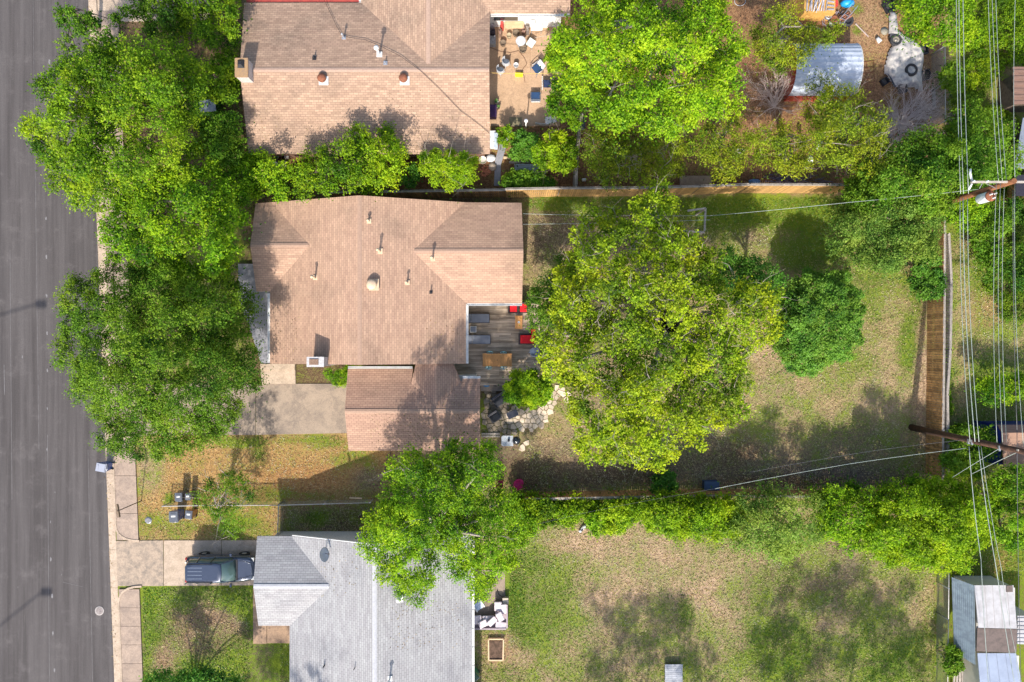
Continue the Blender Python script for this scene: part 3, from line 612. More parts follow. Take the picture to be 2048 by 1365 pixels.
walls(HD, [(-13.9, -28.6, -3.0, -13.1, 2.68), (-16.0, -18.0, -13.9, -13.1, 2.68)], M_BRICK, [((-3.0, -13.1, 2.65), (-14, -13.1, 2.65), (-8.5, -13.1, zd-.15), 'y'), ((-16, -13, 2.65), (-16, -18, 2.65), (-16, -15.54, 3.6), 'x')])
for c, w, ax in [((-16.0, -15.5, 1.4), 2.4, 'y'), ((-13.9, -22, 1.5), 1.5, 'y'), ((-3.0, -17.3, 1.2), 1.5, 'y'), ((-3.0, -24, 1.5), 1.2, 'y')]: window(HD, c, w, 1.2, ax)
door(HD, (-13.9, -19.2, 1.05), .95, 2.05, 'y', pm('brown door paint', (.14, .08, .05)))
gutter(rD, (-2.52, -28.9, 2.74), (-2.52, -12.7, 2.74), .15); 
mb = MB(); mb.bar((-14.2, -12.58, 2.76), (-8.5, -12.58, zd-.04), .05, .16); mb.bar((-8.5, -12.58, zd-.04), (-2.6, -12.58, 2.76), .05, .16); mb.build('fascia', M_WHITE, rD)
for px, py, pl, h, r, mt, hood, lb in [(799, 1197, De, .3, .09, M_WHITE, .17, 'short white capped vent near the overhanging tree'), (780, 1357, De, .75, .06, M_WHITE, .12, 'tall white pipe vent'), (649, 1331, Dw, .32, .045, M_DARKM, 0, None), (710, 1335, Dw, .35, .025, M_DARKM, 0, None)]:
    pipe_vent(rD, onplane(px, py, pl), h, r, mt, r > .05, hood, lb)
p = onplane(652, 1098, Dw); mb = MB(); mb.tube([p, p+Vector((0, 0, .55)), p+Vector((0, -.12, .7))], .025, 8); ds = prop(mb.build('satellite_dish', M_GALV, rD), 'oval grey satellite dish on a short mast')
q = p+Vector((0, -.15, .75)); Mx = Matrix.Rotation(math.radians(12), 3, 'Z') @ Matrix.Rotation(math.radians(68), 3, 'Y')
mb = MB(); mb.lathe(q, [(.02, 0), (.2, .02), (.36, .07), (.45, .13), (.45, .145), (.35, .09), (.02, .03)], 24, Mx); mb.build('reflector', pm('dish grey', (.42, .45, .50), (.36, .39, .43), 3, .4), ds)
mb = MB(); mb.tube([q+Vector((0, 0, -.3)), q+Vector((.4, .1, .15))], .015, 6); mb.box(q+Vector((.42, .1, .17)), (.1, .06, .06)); mb.build('feed_arm', M_DARKM, ds)
# ---------------------------------------------------------------- fences
def woodmat(name, c1, c2, isl=.35, rough=.9, sc_=4, stretch=(1, 1, 1)):
    return pm(name, c1, c2, sc_, rough, stretch=stretch, island=isl, b=.4)
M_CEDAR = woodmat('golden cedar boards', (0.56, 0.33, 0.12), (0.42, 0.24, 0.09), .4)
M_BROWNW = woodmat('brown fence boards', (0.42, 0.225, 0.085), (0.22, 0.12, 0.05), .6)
M_GREYW = woodmat('weathered grey wood', (0.42, 0.37, 0.32), (0.28, 0.245, 0.21), .3)
M_DECK = woodmat('weathered deck boards', (0.56, 0.44, 0.33), (0.27, 0.20, 0.14), .6, .85, 1.6, (0.35, 3.5, 1))
M_POLEW = woodmat('creosote pole wood', (0.26, 0.105, 0.04), (0.13, 0.05, 0.025), 0, .85, 3, (6, 6, .6))
def fence(label, path, h, mat, railmat=None, side=1, w=.14, gapf=.12, posts=2.4, lean=0.0, group='board fences', cap=True, jag=.02):
    pts = [Vector((p.x, p.y, 0)) for p in path]; t = thing('board_fence', label, 'fence', pts[0], group); rng = random.Random(len(label))
    pk = MB(); rl = MB(); k = 0; carry = 0
    for a, b in zip(pts[:-1], pts[1:]):
        d = (b-a); L = d.length; d.normalize(); s = Vector((-d.y, d.x, 0))*side; ang = math.atan2(d.y, d.x)
        x = w/2
        while x < L:
            hh = h+rng.uniform(-jag, jag); c = a+d*x+s*(.055+rng.uniform(0, .008)); pk.box((c.x, c.y, hh/2+.02), (w*(1-gapf)*rng.uniform(.93, 1), .018, hh), ang+rng.gauss(0, .015)); x += w
        for z in (.35, h*.55, h-.12): rl.bar((a.x, a.y, z), (b.x, b.y, z), .04, .09)
        if cap:
            rl.bar((a.x, a.y, h+.025), (b.x, b.y, h+.025), .075, .03)
            q = s*-.10; rl.bar((a.x+q.x, a.y+q.y, h-.02), (b.x+q.x, b.y+q.y, h-.02), .05, .04)
    pk.build('pickets', mat, t); rl.build('rail', railmat or M_GREYW, t)
    tot = 0; 
    for a, b in zip(pts[:-1], pts[1:]):
        d = b-a; L = d.length; d.normalize(); n = max(1, int(round(L/posts))); s = Vector((-d.y, d.x, 0))*side*-.045
        for i in range(n+1):
            p = a+d*(L*i/n)+s; m = MB(); m.box((p.x, p.y, (h+.03)/2), (.09, .09, h+.03)); m.build('post', railmat or M_GREYW, t)
    return t
def topw(pts, h): return [W(x, y, h) for x, y in pts]
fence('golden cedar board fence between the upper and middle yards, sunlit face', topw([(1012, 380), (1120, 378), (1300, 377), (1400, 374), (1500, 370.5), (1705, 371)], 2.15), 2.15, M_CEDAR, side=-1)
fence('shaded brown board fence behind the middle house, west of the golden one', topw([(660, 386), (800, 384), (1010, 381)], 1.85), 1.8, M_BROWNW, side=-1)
M_BACKF = woodmat('brightened fence boards', (0.56, 0.315, 0.125), (0.30, 0.165, 0.07), .6)  # colour brightened to make up for sun that only grazes this face
fence('tall brown board fence at the back of the middle yard, facing the house', topw([(1889, 418), (1888, 560), (1887, 700), (1885, 850), (1884, 958)], 1.72), 1.72, M_BACKF, side=-1, w=.16, jag=.05)
fence('long grey weathered alley fence just outside the brown back fence', topw([(1897, 468), (1902, 560), (1900, 700), (1894, 790), (1896, 955)], 1.6), 1.6, M_GREYW, side=-1, w=.17, jag=.03)
fence('brown board fence along the hedge on the south side of the middle yard', topw([(1050, 998), (1200, 995), (1420, 991), (1620, 993), (1885, 990)], 1.75), 1.75, M_BROWNW, side=1)
fence('short weathered divider fence beside the upper patio garden', topw([(1163, 228), (1158, 262), (1153, 320), (1151, 372)], 1.5), 1.5, M_GREYW, side=-1, posts=1.9, jag=.06)
M_WIRE = None
def wiremesh():
    m = bpy.data.materials.new('chain link wire'); m.use_nodes = True; nt = m.node_tree; bs = nt.nodes['Principled BSDF']
    uv = nt.nodes.new('ShaderNodeUVMap').outputs[0]
    def lines(ang):
        mp = mapping(nt, uv, (1, 1, 1), (0, 0, ang)); sx = N(nt, 'ShaderNodeSeparateXYZ'); nt.links.new(mp, sx.inputs[0])
        f = math_(nt, 'FRACT', math_(nt, 'MULTIPLY', sx.outputs[0], 14)); return math_(nt, 'LESS_THAN', f, .22)
    al = math_(nt, 'MAXIMUM', lines(math.radians(45)), lines(math.radians(-45)))
    nt.links.new(al, bs.inputs['Alpha']); bs.inputs['Base Color'].default_value = (.42, .42, .42, 1); bs.inputs['Metallic'].default_value = .5; bs.inputs['Roughness'].default_value = .5
    return m
M_WIRE = wiremesh()
def chainlink(label, path, h, posts=2.6):
    pts = [Vector((p.x, p.y, 0)) for p in path]; t = thing('wire_fence', label, 'fence', pts[0], 'wire mesh fences'); m = MB(); r = MB(); u = 0
    for a, b in zip(pts[:-1], pts[1:]):
        L = (b-a).length; m.face([(a.x, a.y, .03), (b.x, b.y, .03), (b.x, b.y, h), (a.x, a.y, h)], [(u, 0), (u+L, 0), (u+L, h), (u, h)]); u += L
        r.tube([(a.x, a.y, h), (b.x, b.y, h)], .028, 6)
        n = max(1, int(round(L/posts)))
        for i in range(n+1):
            p = a.lerp(b, i/n); q = MB(); q.tube([(p.x, p.y, 0), (p.x, p.y, h+.05)], .035, 6); q.build('post', M_GALV, t)
    m.build('mesh', M_WIRE, t); r.build('top_rail', pm('rail grey', (.5, .48, .46), (.38, .36, .34)), t)
chainlink('low wire fence between the two front yards, behind the trash carts', topw([(325, 1013), (430, 1011), (555, 1011), (740, 1006)], 1.1), 1.1)
chainlink('short wire fence running from the side fence to the grey roofed house', topw([(557, 1012), (555, 1072)], 1.1), 1.1)
chainlink('wire fence along the right side of the lower lawn', topw([(1898, 1115), (1897, 1240), (1895, 1400)], 1.3), 1.3)
chainlink('thin wire fence line above the alley at the top right', topw([(1890, 92), (1891, 242)], 1.5), 1.5)
t = thing('iron_gate', 'narrow black iron gate beside the south wall of the garage', 'gate', W(782, 915), None)
m = MB()
for i in range(11):
    p = W(782-i*.75, 903+i*4.4, 0); m.tube([(p.x, p.y, 0), (p.x, p.y, 1.3)], .018, 5)
m.build('bars', M_DARKM, t); m = MB(); a = W(782, 903); b = W(774, 948)
for z in (.2, 1.2): m.bar((a.x, a.y, z), (b.x, b.y, z), .03, .04)
m.build('frame', M_DARKM, t)
# ---------------------------------------------------------------- utility poles and wires
def pole(label, bx, by, h, lean=(0, 0), mat=None):
    t = thing('utility_pole', label, 'utility pole', (bx, by, 0), 'wooden utility poles'); m = MB()
    m.tube([(bx, by, 0), (bx+lean[0]*.5, by+lean[1]*.5, h*.5), (bx+lean[0], by+lean[1], h)], [.22, .19, .15], 14); m.build('pole_shaft', mat or M_POLEW, t); return t
PX_, P1Y, P1H = 27.45, 8.75, 9.7
P1 = pole('orange brown utility pole carrying a rusty lidded transformer', PX_, P1Y, P1H)
m = MB(); m.bar((25.3, P1Y+.02, 9.35), (29.6, P1Y+.02, 9.35), .1, .12); ca = m.build('crossarm', M_GREYW, P1)
M_CER = pm('white ceramic', (.8, .8, .8), (.65, .65, .66), 5, .3)
for x in (25.35, 26.1, 28.8, 29.5):
    m = MB(); m.lathe((x, P1Y+.02, 9.41), [(.03, 0), (.06, .05), (.04, .1), (.06, .15), (.02, .22)], 10); m.build('insulator', M_CER, ca)
m = MB(); m.bar((26.5, P1Y-.1, 8.3), (26.0, P1Y+.02, 9.3), .03, .04); m.bar((27.45, P1Y-.1, 8.3), (26.2, P1Y-.06, 9.3), .03, .04); m.build('brace', M_GALV, P1)
m = MB(); m.tube([(25.4, P1Y+.1, 9.3), (25.3, P1Y+.5, 9.3), (25.35, P1Y+.75, 9.25)], .06, 8); m.tube([(25.4, P1Y-.05, 9.3), (25.32, P1Y-.35, 9.15)], .055, 8); m.build('fuse_cutout', M_CER, P1)
q = W(1976, 394, 7.7); m = MB(); m.lathe((q.x, q.y, 7.0), [(.26, 0), (.29, .05), (.29, .85), (.27, .9)], 20); tf = m.build('transformer', pm('pale grey enamel', (.72, .74, .76), (.6, .62, .64), 3, .4), P1)
m = MB(); m.lathe((q.x, q.y, 7.9), [(.31, 0), (.31, .05), (.22, .12), (.03, .16)], 20); m.build('lid', M_RUST, tf)
for dx, dy in ((.12, .1), (-.12, .05), (.05, -.15)):
    m = MB(); m.lathe((q.x+dx, q.y+dy, 8.0), [(.04, 0), (.055, .07), (.03, .14), (.05, .2), (.02, .26)], 8); m.build('bushing', M_CER, tf)
m = MB(); m.bar((q.x, q.y, 7.5), (PX_, P1Y, 7.6), .08, .06); m.build('bracket', M_GALV, P1)
P2 = pole('dark brown leaning looking utility pole at the back fence, over the shaded yard', 27.5, -5.95, 10.6, (0, 0), woodmat('dark tarred pole', (.105, .05, .03), (.05, .026, .018), 0))
m = MB(); m.bar((27.3, -5.9, 10.1), (30.2, -6.1, 10.1), .1, .12); ca = m.build('crossarm', M_GREYW, P2)
for x in (28.9, 29.5, 30.1):
    m = MB(); m.lathe((x, -6.0, 10.16), [(.03, 0), (.07, .05), (.045, .1), (.07, .15), (.02, .24)], 10); m.build('insulator', M_CER, ca)
for z in (6.1, 6.4, 8.7): 
    m = MB(); m.box((27.34, -6.02, z), (.1, .3, .1)); m.build('wire_clamp', M_GALV, P2)
M_CABL = pm('aluminium cable', (.40, .46, .42), (.30, .34, .32), 4, .5, .2); M_CABD = pm('dark sheathed cable', (.09, .09, .10), (.14, .14, .15), 4, .6)
def wire(label, pts, r=.017, mat=None, sag=.25, group='overhead wires'):
    P = []
    for a, b in zip(pts[:-1], pts[1:]):
        a = Vector(a); b = Vector(b)
        for i in range(13):
            t = i/12; q = a.lerp(b, t); q.z -= 4*t*(1-t)*sag; P.append(q)
    m = MB(); m.tube(P, r*.8, 5); o = m.build('overhead_wire', mat or M_CABL); return prop(o, label, 'wire', group)
def wpx(*a): return [W(x, y, z) for x, y, z in a]
for i, (x0, x1, z, x2, x3) in enumerate([(1918, 1913, 6.7, 1921, 1940), (1923, 1919, 6.9, 1927, 1950), (1930, 1929, 7.2, 1936, 1958)]):
    lb = ['leftmost', 'second', 'third'][i]
    wire(lb+' of the low left bundle of cables, above the transformer pole', wpx((x0-4, -260, z), (x1+8, 388, z)), .022, sag=.2)
    wire(lb+' of the low left bundle of cables, between the two utility poles', wpx((x2-1, 396, z), (x3, 884, z)), .022 if i != 1 else .03, sag=.25)
for i, (x0, x1, x2, z) in enumerate([(1981, 1996, 1989, 9.0), (1989, 2004, 2000, 9.0), (1996, 2012, 2008, 9.0)]):
    lb = ['left', 'middle', 'right'][i]
    wire(lb+' wire of the parallel trio, above the transformer pole', wpx((x0-8, -240, z), (x1+1, 364, z)), .016)
    wire(lb+' wire of the parallel trio, between the two utility poles', wpx((x1-3, 366, z), (x2+[5, 5, 5][i], 885, z)), .016)
wire('outermost bright wire near the right edge, north of the transformer pole', wpx((2040, -200, 9.6), (2030, 362, 9.6)), .016)
wire('outermost bright wire near the right edge, between the poles', wpx((2030, 362, 9.6), (2047, 894, 9.9)), .016)
wire('dark thin cable far right, running south past the blue walled cabin', wpx((2026, 380, 8.0), (2034, 860, 8.0)), .02, M_CABD, 0.1)
wire('dark thin cable far right at the bottom, over the sheds', wpx((2034, 860, 8.0), (2046, 1500, 8.0)), .02, M_CABD, 0.1)
wire('left cable running south over the corrugated sheds', wpx((1938, 893, 6.7), (1962, 1120, 6.4), (1988, 1500, 6.7)), .024, sag=.1)
wire('middle cable running south over the white shed roof', wpx((1957, 893, 7.2), (1993, 1140, 7.0), (2050, 1480, 7.2)), .024, sag=.1)
wire('thinner cable beside the middle one running south over the shed roof', wpx((1962, 893, 7.2), (2003, 1140, 7.0), (2030, 1300, 7.0), (2062, 1480, 7.2)), .015, sag=.1)
wire('thin service drop from the transformer pole across the tree to the middle yard', wpx((1957, 379, 7.4), (1700, 405, 6.4), (1420, 432, 4.6)), .015, sag=.15)
wire('paired service wire entering the east gable of the middle house, upper one', wpx((1420, 432, 4.6), (1046, 428, 3.5)), .014, sag=.25)
wire('paired service wire entering the east gable of the middle house, lower one', wpx((1420, 440, 4.6), (1046, 449, 3.5)), .014, sag=.25)
wire('bright twisted service drop crossing the shaded strip of the middle yard', wpx((1932, 897, 6.7), (1700, 928, 5.6), (1430, 978, 4.6)), .016, sag=.12)
wire('end of the service drop crossing the hedge to the grey roofed house', wpx((1430, 978, 4.6), (1180, 1024, 4.2), (945, 1082, 3.4)), .008, M_CABD, sag=.15)
wire('faint upper service drop over the shaded strip of the middle yard', wpx((1930, 880, 7.0), (1740, 903, 6.2), (1500, 945, 5.2)), .010, M_CABD, .12)
wire('diagonal guy wire from the lower pole down to the south west', wpx((2036, 904, 9.8), (1944, 948, 6.5)), .022, sag=.02)
wire('second diagonal wire from the lower pole, nearer the pole', wpx((1998, 898, 9.0), (1905, 955, 5.5)), .018, sag=.02)
wire('yellow tie wire strung over the upper patio', wpx((978, 146, 2.9), (1100, 147, 2.6), (1480, 158, 2.6)), .02, pm('yellow rope', (.75, .5, .15)), .1)
# clothes line frame
t = thing('clothesline_frame', 'weathered wooden clothesline frame half hidden by the big yellow green tree', 'frame', W(1405, 440), None)
for a, b in [((1375, 422), (1411, 417)), ((1411, 417), (1409, 462)), ((1350, 462), (1409, 465))]:
    m = MB(); m.bar(W(*a, 2.3), W(*b, 2.3), .11, .11); m.build('beam', M_GREYW, t)
for a in [(1410, 418), (1408, 464), (1352, 462)]:
    p = W(*a, 2.3); m = MB(); m.box((p.x, p.y, 1.12), (.1, .1, 2.24)); m.build('post', M_GREYW, t)
# ---------------------------------------------------------------- street sign, manhole, meter lid
b = W(283, 1002); t = thing('street_sign', 'street sign on a thin brown post, seen edge on from above the sidewalk', 'sign', b, None)
m = MB(); m.tube([b, b+Vector((0, 0, 2.9))], .032, 8); m.build('post', pm('brown steel post', (.13, .09, .07), None, 6), t)
m = MB(); m.box((b.x-.02, b.y, 2.78), (.13, .86, .16), .17); m.build('sign_plate', pm('brown sign top', (.24, .17, .11), (.18, .13, .09), 6), t)
p = W(199, 1222); t = thing('manhole_cover', 'round pale manhole cover in the road near the kerb', 'manhole', (p.x, p.y, 0), None)
m = MB(); m.lathe((p.x, p.y, .005), [(.31, 0), (.31, .012), (.25, .012), (.25, .006)], 28); m.build('ring', pm('pale worn rim', (.5, .46, .43), (.34, .3, .28), 14), t)
m = MB(); m.lathe((p.x, p.y, .006), [(.245, 0), (.245, .01), (.2, .012)], 28)
for i in range(-3, 4): m.box((p.x, p.y+i*.06, .02), (.36-abs(i)*.05, .02, .006))
m.build('lid', pm('worn iron', (.36, .31, .29), (.2, .17, .16), 14, .7), t)
p = W(297, 1041); t = thing('meter_lid', 'small round grey meter lid in the lawn by the sidewalk', 'lid', (p.x, p.y, 0), None)
m = MB(); m.lathe((p.x, p.y, 0), [(.19, 0), (.19, .05), (.16, .06)], 20); m.build('lid', pm('grey plastic lid', (.24, .24, .27)), t)
m = MB(); m.lathe((p.x, p.y, 0), [(.23, 0), (.23, .03), (.2, .03)], 20); m.build('collar', M_GALV, t)
for i, (x, y, ln) in enumerate([(-250, 1000, 9.4), (-235, 1725, 9.4)]):   # lamps standing across the road, their shadows reach the asphalt
    b = W(x*0+[-230, -240][i], y, 0); t = thing('street_lamp', ['street lamp across the road, upper one', 'street lamp across the road, lower one'][i], 'street lamp', b, 'street lamps across the road')
    m = MB(); m.tube([b, b+Vector((0, 0, 9)), b+Vector((.4, 0, 9.6))], [.1, .07, .06], 8); m.build('pole_shaft', M_GALV, t)
    e = W([-218, -205][i], y-5, 9.7); m = MB(); m.tube([b+Vector((.3, 0, 9.5)), e], .05, 6); m.build('arm', M_GALV, t); m = MB(); m.box(e+Vector((.3, 0, 0)), (.75, .4, .16)); m.build('lamp_head', M_GALV, t)
# ---------------------------------------------------------------- trash carts
def cart(label, px, py, rz, col, hgt=1.05, s=1.0, band=True, name='trash_cart', lid=(.10, .11, .135)):
    t = thing(name, label, 'trash cart', (0, 0, 0), 'wheeled trash carts')
    w, d = .58*s, .66*s; m = MB(); n = 4
    bm = paint('cart '+str(col), col, .45, .2)
    vb = [(-w*.38, -d*.36), (w*.38, -d*.36), (w*.38, d*.36), (-w*.38, d*.36)]; m.prism(vb, .06, hgt-.08, 1.28); m.build('bin', bm, t, False)
    m = MB(); m.box((0, 0, hgt-.05), (w, d, .05)); m.box((0, .02, hgt), (w*.92, d*.9, .05)); m.box((0, d*.28, hgt+.035), (w*.55, .07, .03)); ld_ = m.build('lid', paint('cart lid '+str(lid), lid, .4, .3), t, False)
    if band:
        m = MB(); m.box((0, .02, hgt+.0275), (w*.46, .1, .004)); m.build('sticker', M_WHITE, ld_, False)
    m = MB(); m.tube([(-w*.45, -d*.56, hgt-.1), (w*.45, -d*.56, hgt-.1)], .018, 6); m.build('handle', M_GALV, t, False)
    for sx in (-1, 1):
        m = MB(); m.lathe((sx*w*.36, -d*.4, .12), [(.12, -.03), (.12, .03)], 14, Matrix.Rotation(math.pi/2, 3, 'Y')); m.build('wheel', M_DARKM, t, False)
    t.location = W(px, py, 0); t.rotation_euler = (0, 0, rz); return t
cart('grey lidded blue cart standing in the road at the kerb', 220, 930, math.radians(80), (.03, .09, .30), 1.05, 1.0, False, lid=(.34, .36, .43))
m = None
cart('large blue cart on the lawn with white markings on its dark lid', 362, 1026, .03, (.03, .09, .32), 1.05, 1.08)
cart('brown sided cart with a dark lid, right of the big blue cart', 390, 1023, -.12, (.34, .15, .06), .95, .82)
cart('dark cart in the upper pair behind the wire fence, left one', 371, 988, .02, (.10, .105, .12), 1.0, .86)
cart('dark cart in the upper pair, right one, touching the spindly tree', 388, 988, .02, (.10, .105, .12), .9, .66)
cart('open green cart at the bottom wall of the grey roofed house', 949, 1340, .7, (.02, .16, .09), 1.0, .9, False, lid=(.03, .10, .07))
p = W(1418, 968); t = thing('storage_bin', 'dark blue storage bin in the shaded strip near the south fence', 'bin', p, None)
m = MB(); m.box(p+Vector((0, 0, .32)), (.95, .55, .62)); m.build('box', paint('navy plastic', (.03, .06, .14), .5, .1), t); m = MB(); m.box(p+Vector((0, 0, .66)), (1.02, .6, .07)); m.box(p+Vector((0, 0, .7)), (.8, .4, .03)); m.build('lid', paint('navy lid', (.05, .09, .17), .45, .1), t)

# ---------------------------------------------------------------- SUV
def loft(mb, rings, caps_=True):
    i0 = len(mb.v); n = len(rings[0])
    for r in rings: mb.v += [tuple(p) for p in r]
    for k in range(len(rings)-1):
        for j in range(n):
            a = i0+k*n+j; b = i0+k*n+(j+1) % n; mb.f.append((a, b, b+n, a+n)); mb.uv.append(None); mb.sm.append(True)
    mb.f.append(tuple(i0+n-1-j for j in range(n))); mb.uv.append(None); mb.sm.append(False)
    e = i0+(len(rings)-1)*n; mb.f.append(tuple(e+j for j in range(n))); mb.uv.append(None); mb.sm.append(False)
def rrect(x, hw, z0, z1, r=.12, n=4):   # cross-section ring in the YZ plane
    out = []; hh = (z1-z0)/2; r = min(r, hw*.9, hh*.9); cz = (z0+z1)/2
    for cy, cz_, a0 in ((hw-r, cz+hh-r, 0), (-(hw-r), cz+hh-r, 90), (-(hw-r), cz-hh+r, 180), (hw-r, cz-hh+r, 270)):
        for i in range(n+1):
            a = math.radians(a0+90*i/n); out.append((x, cy+r*math.cos(a), cz_+r*math.sin(a)))
    return out
def suv():
    t = thing('parked_suv', 'dark blue grey suv parked nose in on the concrete drive', 'car', (0, 0, 0), None)
    P = paint('slate blue car paint', (.045, .060, .098), .25, 1.0, .35); TR = pm('black trim', (.015, .015, .017), None, 8, .5)
    m = MB(); hw = .905   # body: x from -2.28 (rear) to 2.28 (nose)
    st = [(-2.30, .70, .42, .82), (-2.27, .78, .36, .98), (-2.18, .85, .33, 1.07), (-2.05, .885, .32, 1.11), (-1.6, .90, .30, 1.12), (0, hw, .28, 1.10), (.9, .90, .29, 1.08), (1.35, .89, .30, 1.05), (1.8, .85, .32, .99), (2.1, .77, .36, .93), (2.24, .66, .42, .84), (2.30, .5, .48, .7)]
    loft(m, [rrect(x, w, a, b, .26, 6) for x, w, a, b in st]); body = m.build('body', P, t, False)
    m = MB()   # hood crease panel
    m.face([(1.02, .74, 1.098), (1.02, -.74, 1.098), (2.02, -.6, .972), (2.12, 0, .955), (2.02, .6, .972)][::-1]); 
    for s in (-1, 1): m.tube([(1.0, s*.62, 1.10), (1.6, s*.56, 1.045), (2.05, s*.42, .965)], .018, 5)
    m.tube([(2.03, -.6, .975), (2.13, 0, .96), (2.03, .6, .975)], .012, 5); m.build('hood', P, body, False)
    # greenhouse: glass body, then roof and pillars
    def ring(z, xr, xf, hw_, rr=.12):
        pts = [(xr, -hw_+rr), (xr+rr, -hw_), (xf-rr*1.6, -hw_*.985), (xf, -hw_*.84), (xf+.05, 0), (xf, hw_*.84), (xf-rr*1.6, hw_*.985), (xr+rr, hw_), (xr, hw_-rr)]
        return [(x, y, z) for x, y in pts]
    m = MB(); loft(m, [ring(1.04, -2.17, 1.16, .80, .2), ring(1.25, -2.13, .96, .79, .2), ring(1.50, -2.05, .66, .735, .2), ring(1.70, -1.95, .36, .66, .2)]); g = m.build('windows', glass_dark('car glass', (.07, .12, .115)), t, False)
    m = MB(); loft(m, [ring(1.68, -2.03, .38, .685, .24), ring(1.725, -2.02, .34, .67, .24), ring(1.755, -1.95, .26, .62, .26), ring(1.77, -1.80, .10, .50, .28)])
    rf = m.build('roof', P, t, False)
    m = MB()
    for y in (-.36, -.12, .12, .36): m.box((-1.35, y, 1.775), (.95, .03, .012))
    m.build('roof_rib', pm('rib highlight', (.22, .26, .34), None, 4, .3), rf, False)
    for s in (-1, 1):
        m = MB(); m.tube([(-1.85, s*.59, 1.80), (-.2, s*.60, 1.80)], .022, 6); m.tube([(-1.85, s*.59, 1.74), (-1.85, s*.59, 1.8)], .03, 6); m.tube([(-.2, s*.6, 1.74), (-.2, s*.6, 1.8)], .03, 6); m.build('roof_rail', TR, rf, False)
        m = MB()
        for xb, xt in ((-2.12, -1.98), (-1.30, -1.26), (-.28, -.36)): m.bar((xb, s*.835, 1.08), (xt, s*.685, 1.70), .05, .07)
        m.bar((1.08, s*.74, 1.08), (.36, s*.60, 1.71), .06, .05); m.build('pillar', P, t, False)
        m = MB(); m.box((.78, s*1.02, 1.12), (.14, .22, .15)); m.bar((.78, s*.88, 1.08), (.78, s*.98, 1.1), .05, .05); m.build('mirror', P, t, False, .02)
        m = MB(); m.box((2.12, s*.62, .80), (.22, .26, .14)); m.build('headlight', pm('headlight lens', (.62, .64, .64), None, 3, .15), t, False, .03)
        m = MB(); m.box((-2.25, s*.74, .95), (.12, .18, .3)); m.build('tail_light', pm('tail lens', (.35, .02, .02), None, 3, .2), t, False, .02)
        for x in (-1.35, 1.38):
            m = MB(); Mw = Matrix.Rotation(math.pi/2, 3, 'X'); m.lathe((x, s*.80, .36), [(.22, -.11), (.34, -.12), (.37, -.07), (.37, .07), (.34, .12), (.22, .11)], 24, Mw); wh = m.build('wheel', pm('tyre rubber', (.018, .018, .02), None, 9, .85), t, False)
            m = MB(); m.lathe((x, s*.865, .36), [(.22, -.04), (.22, .04), (.06, .055)] if s < 0 else [(.06, -.055), (.22, -.04), (.22, .04)], 20, Mw); m.build('rim', pm('alloy', (.55, .56, .56), None, 4, .3, .7), wh, False)
    m = MB(); m.bar((1.14, -.7, 1.10), (1.14, .7, 1.10), .16, .02); m.tube([(1.12, .1, 1.13), (.85, .55, 1.26)], .012, 5); m.tube([(1.12, -.5, 1.13), (.85, -.02, 1.28)], .012, 5); m.build('wiper', TR, t, False)
    m = MB(); m.box((2.28, 0, .48), (.12, 1.3, .2)); m.build('bumper', P, t, False, .04); m = MB(); m.box((-2.33, 0, .5), (.14, 1.5, .2)); m.build('bumper', P, t, False, .04)
    m = MB(); m.box((.1, 0, .95), (1.6, 1.2, .1)); m.box((-.1, .35, 1.15), (.12, .45, .45)); m.box((-.1, -.35, 1.15), (.12, .45, .45)); m.build('seats', pm('tan seats', (.38, .33, .26)), t, False)
    t.location = (-19.65, -15.38, .055); t.rotation_euler = (0, 0, 0); return t
suv()

# ---------------------------------------------------------------- deck and furniture of the middle house
t = thing('wooden_deck', 'weathered grey brown wooden deck behind the middle house', 'deck', W(1000, 690), None)
m = MB(); rng = random.Random(4); y = W(0, 606, .35).y; yb = W(0, 768, .35).y; x1 = W(1080, 0, .35).x; x0 = W(905, 0, .35).x
while y > yb:
    xa = x0; 
    while xa < x1:
        L = min(rng.choice((1.6, 2.4, 3.2)), x1-xa); m.box((xa+L/2, y-.065, .35+rng.uniform(-.002, .002)), (L-.006, .128, .035)); xa += L
    y -= .138
m.build('boards', M_DECK, t); m = MB()
for x in np.arange(x0+.2, x1, .9): m.box((x, (W(0, 606, .35).y+yb)/2, .2), (.06, 5.2, .24))
m.build('joists', M_GREYW, t)
for z, y_, zz in ((.34, 772, .18), (.2, 779, .08)):
    m = MB(); a = W(962, y_, zz); b = W(1035, y_, zz); m.box(((a.x+b.x)/2, a.y, zz), ((b.x-a.x), .24, .05)); m.build('step', woodmat('pale step boards', (.46, .36, .29), (.33, .26, .21)), t)
def at_(px, py, z): return W(px, py, z)
M_SLATE = pm('grey sling fabric', (.25, .265, .31), (.21, .225, .27), 3, .8); M_FRAME = pm('dark brown frame', (.05, .035, .035), None, 6, .6)
M_RED = pm('red cushion fabric', (.70, .008, .018), (.58, .006, .014), 3, .8); M_TEAK = pm('warm teak', (.62, .30, .10), (.48, .22, .07), 3, .6, stretch=(6, 1, 1), island=.2)
def lounger(label, px, py):
    t = thing('sun_lounger', label, 'sun lounger', (0, 0, 0), 'sun loungers on the deck')
    m = MB(); m.box((.32, 0, .33), (1.22, .58, .05)); m.build('seat', M_SLATE, t, False, .015)
    m = MB(); m.box((-.62, 0, .36), (.62, .58, .05), m=Matrix.Rotation(math.radians(8), 3, 'Y')); m.build('backrest', M_SLATE, t, False, .015)
    m = MB()
    for s in (-1, 1): m.bar((-.95, s*.31, .30), (.94, s*.31, .30), .035, .05)
    m.bar((.94, -.31, .30), (.94, .31, .30), .035, .05); m.build('frame', M_FRAME, t, False)
    for x in (-.8, .85):
        for s in (-1, 1): q = MB(); q.box((x, s*.3, .14), (.04, .04, .28)); q.build('leg', M_FRAME, t, False)
    p = at_(px, py, .7); t.location = (p.x, p.y, .37); return t
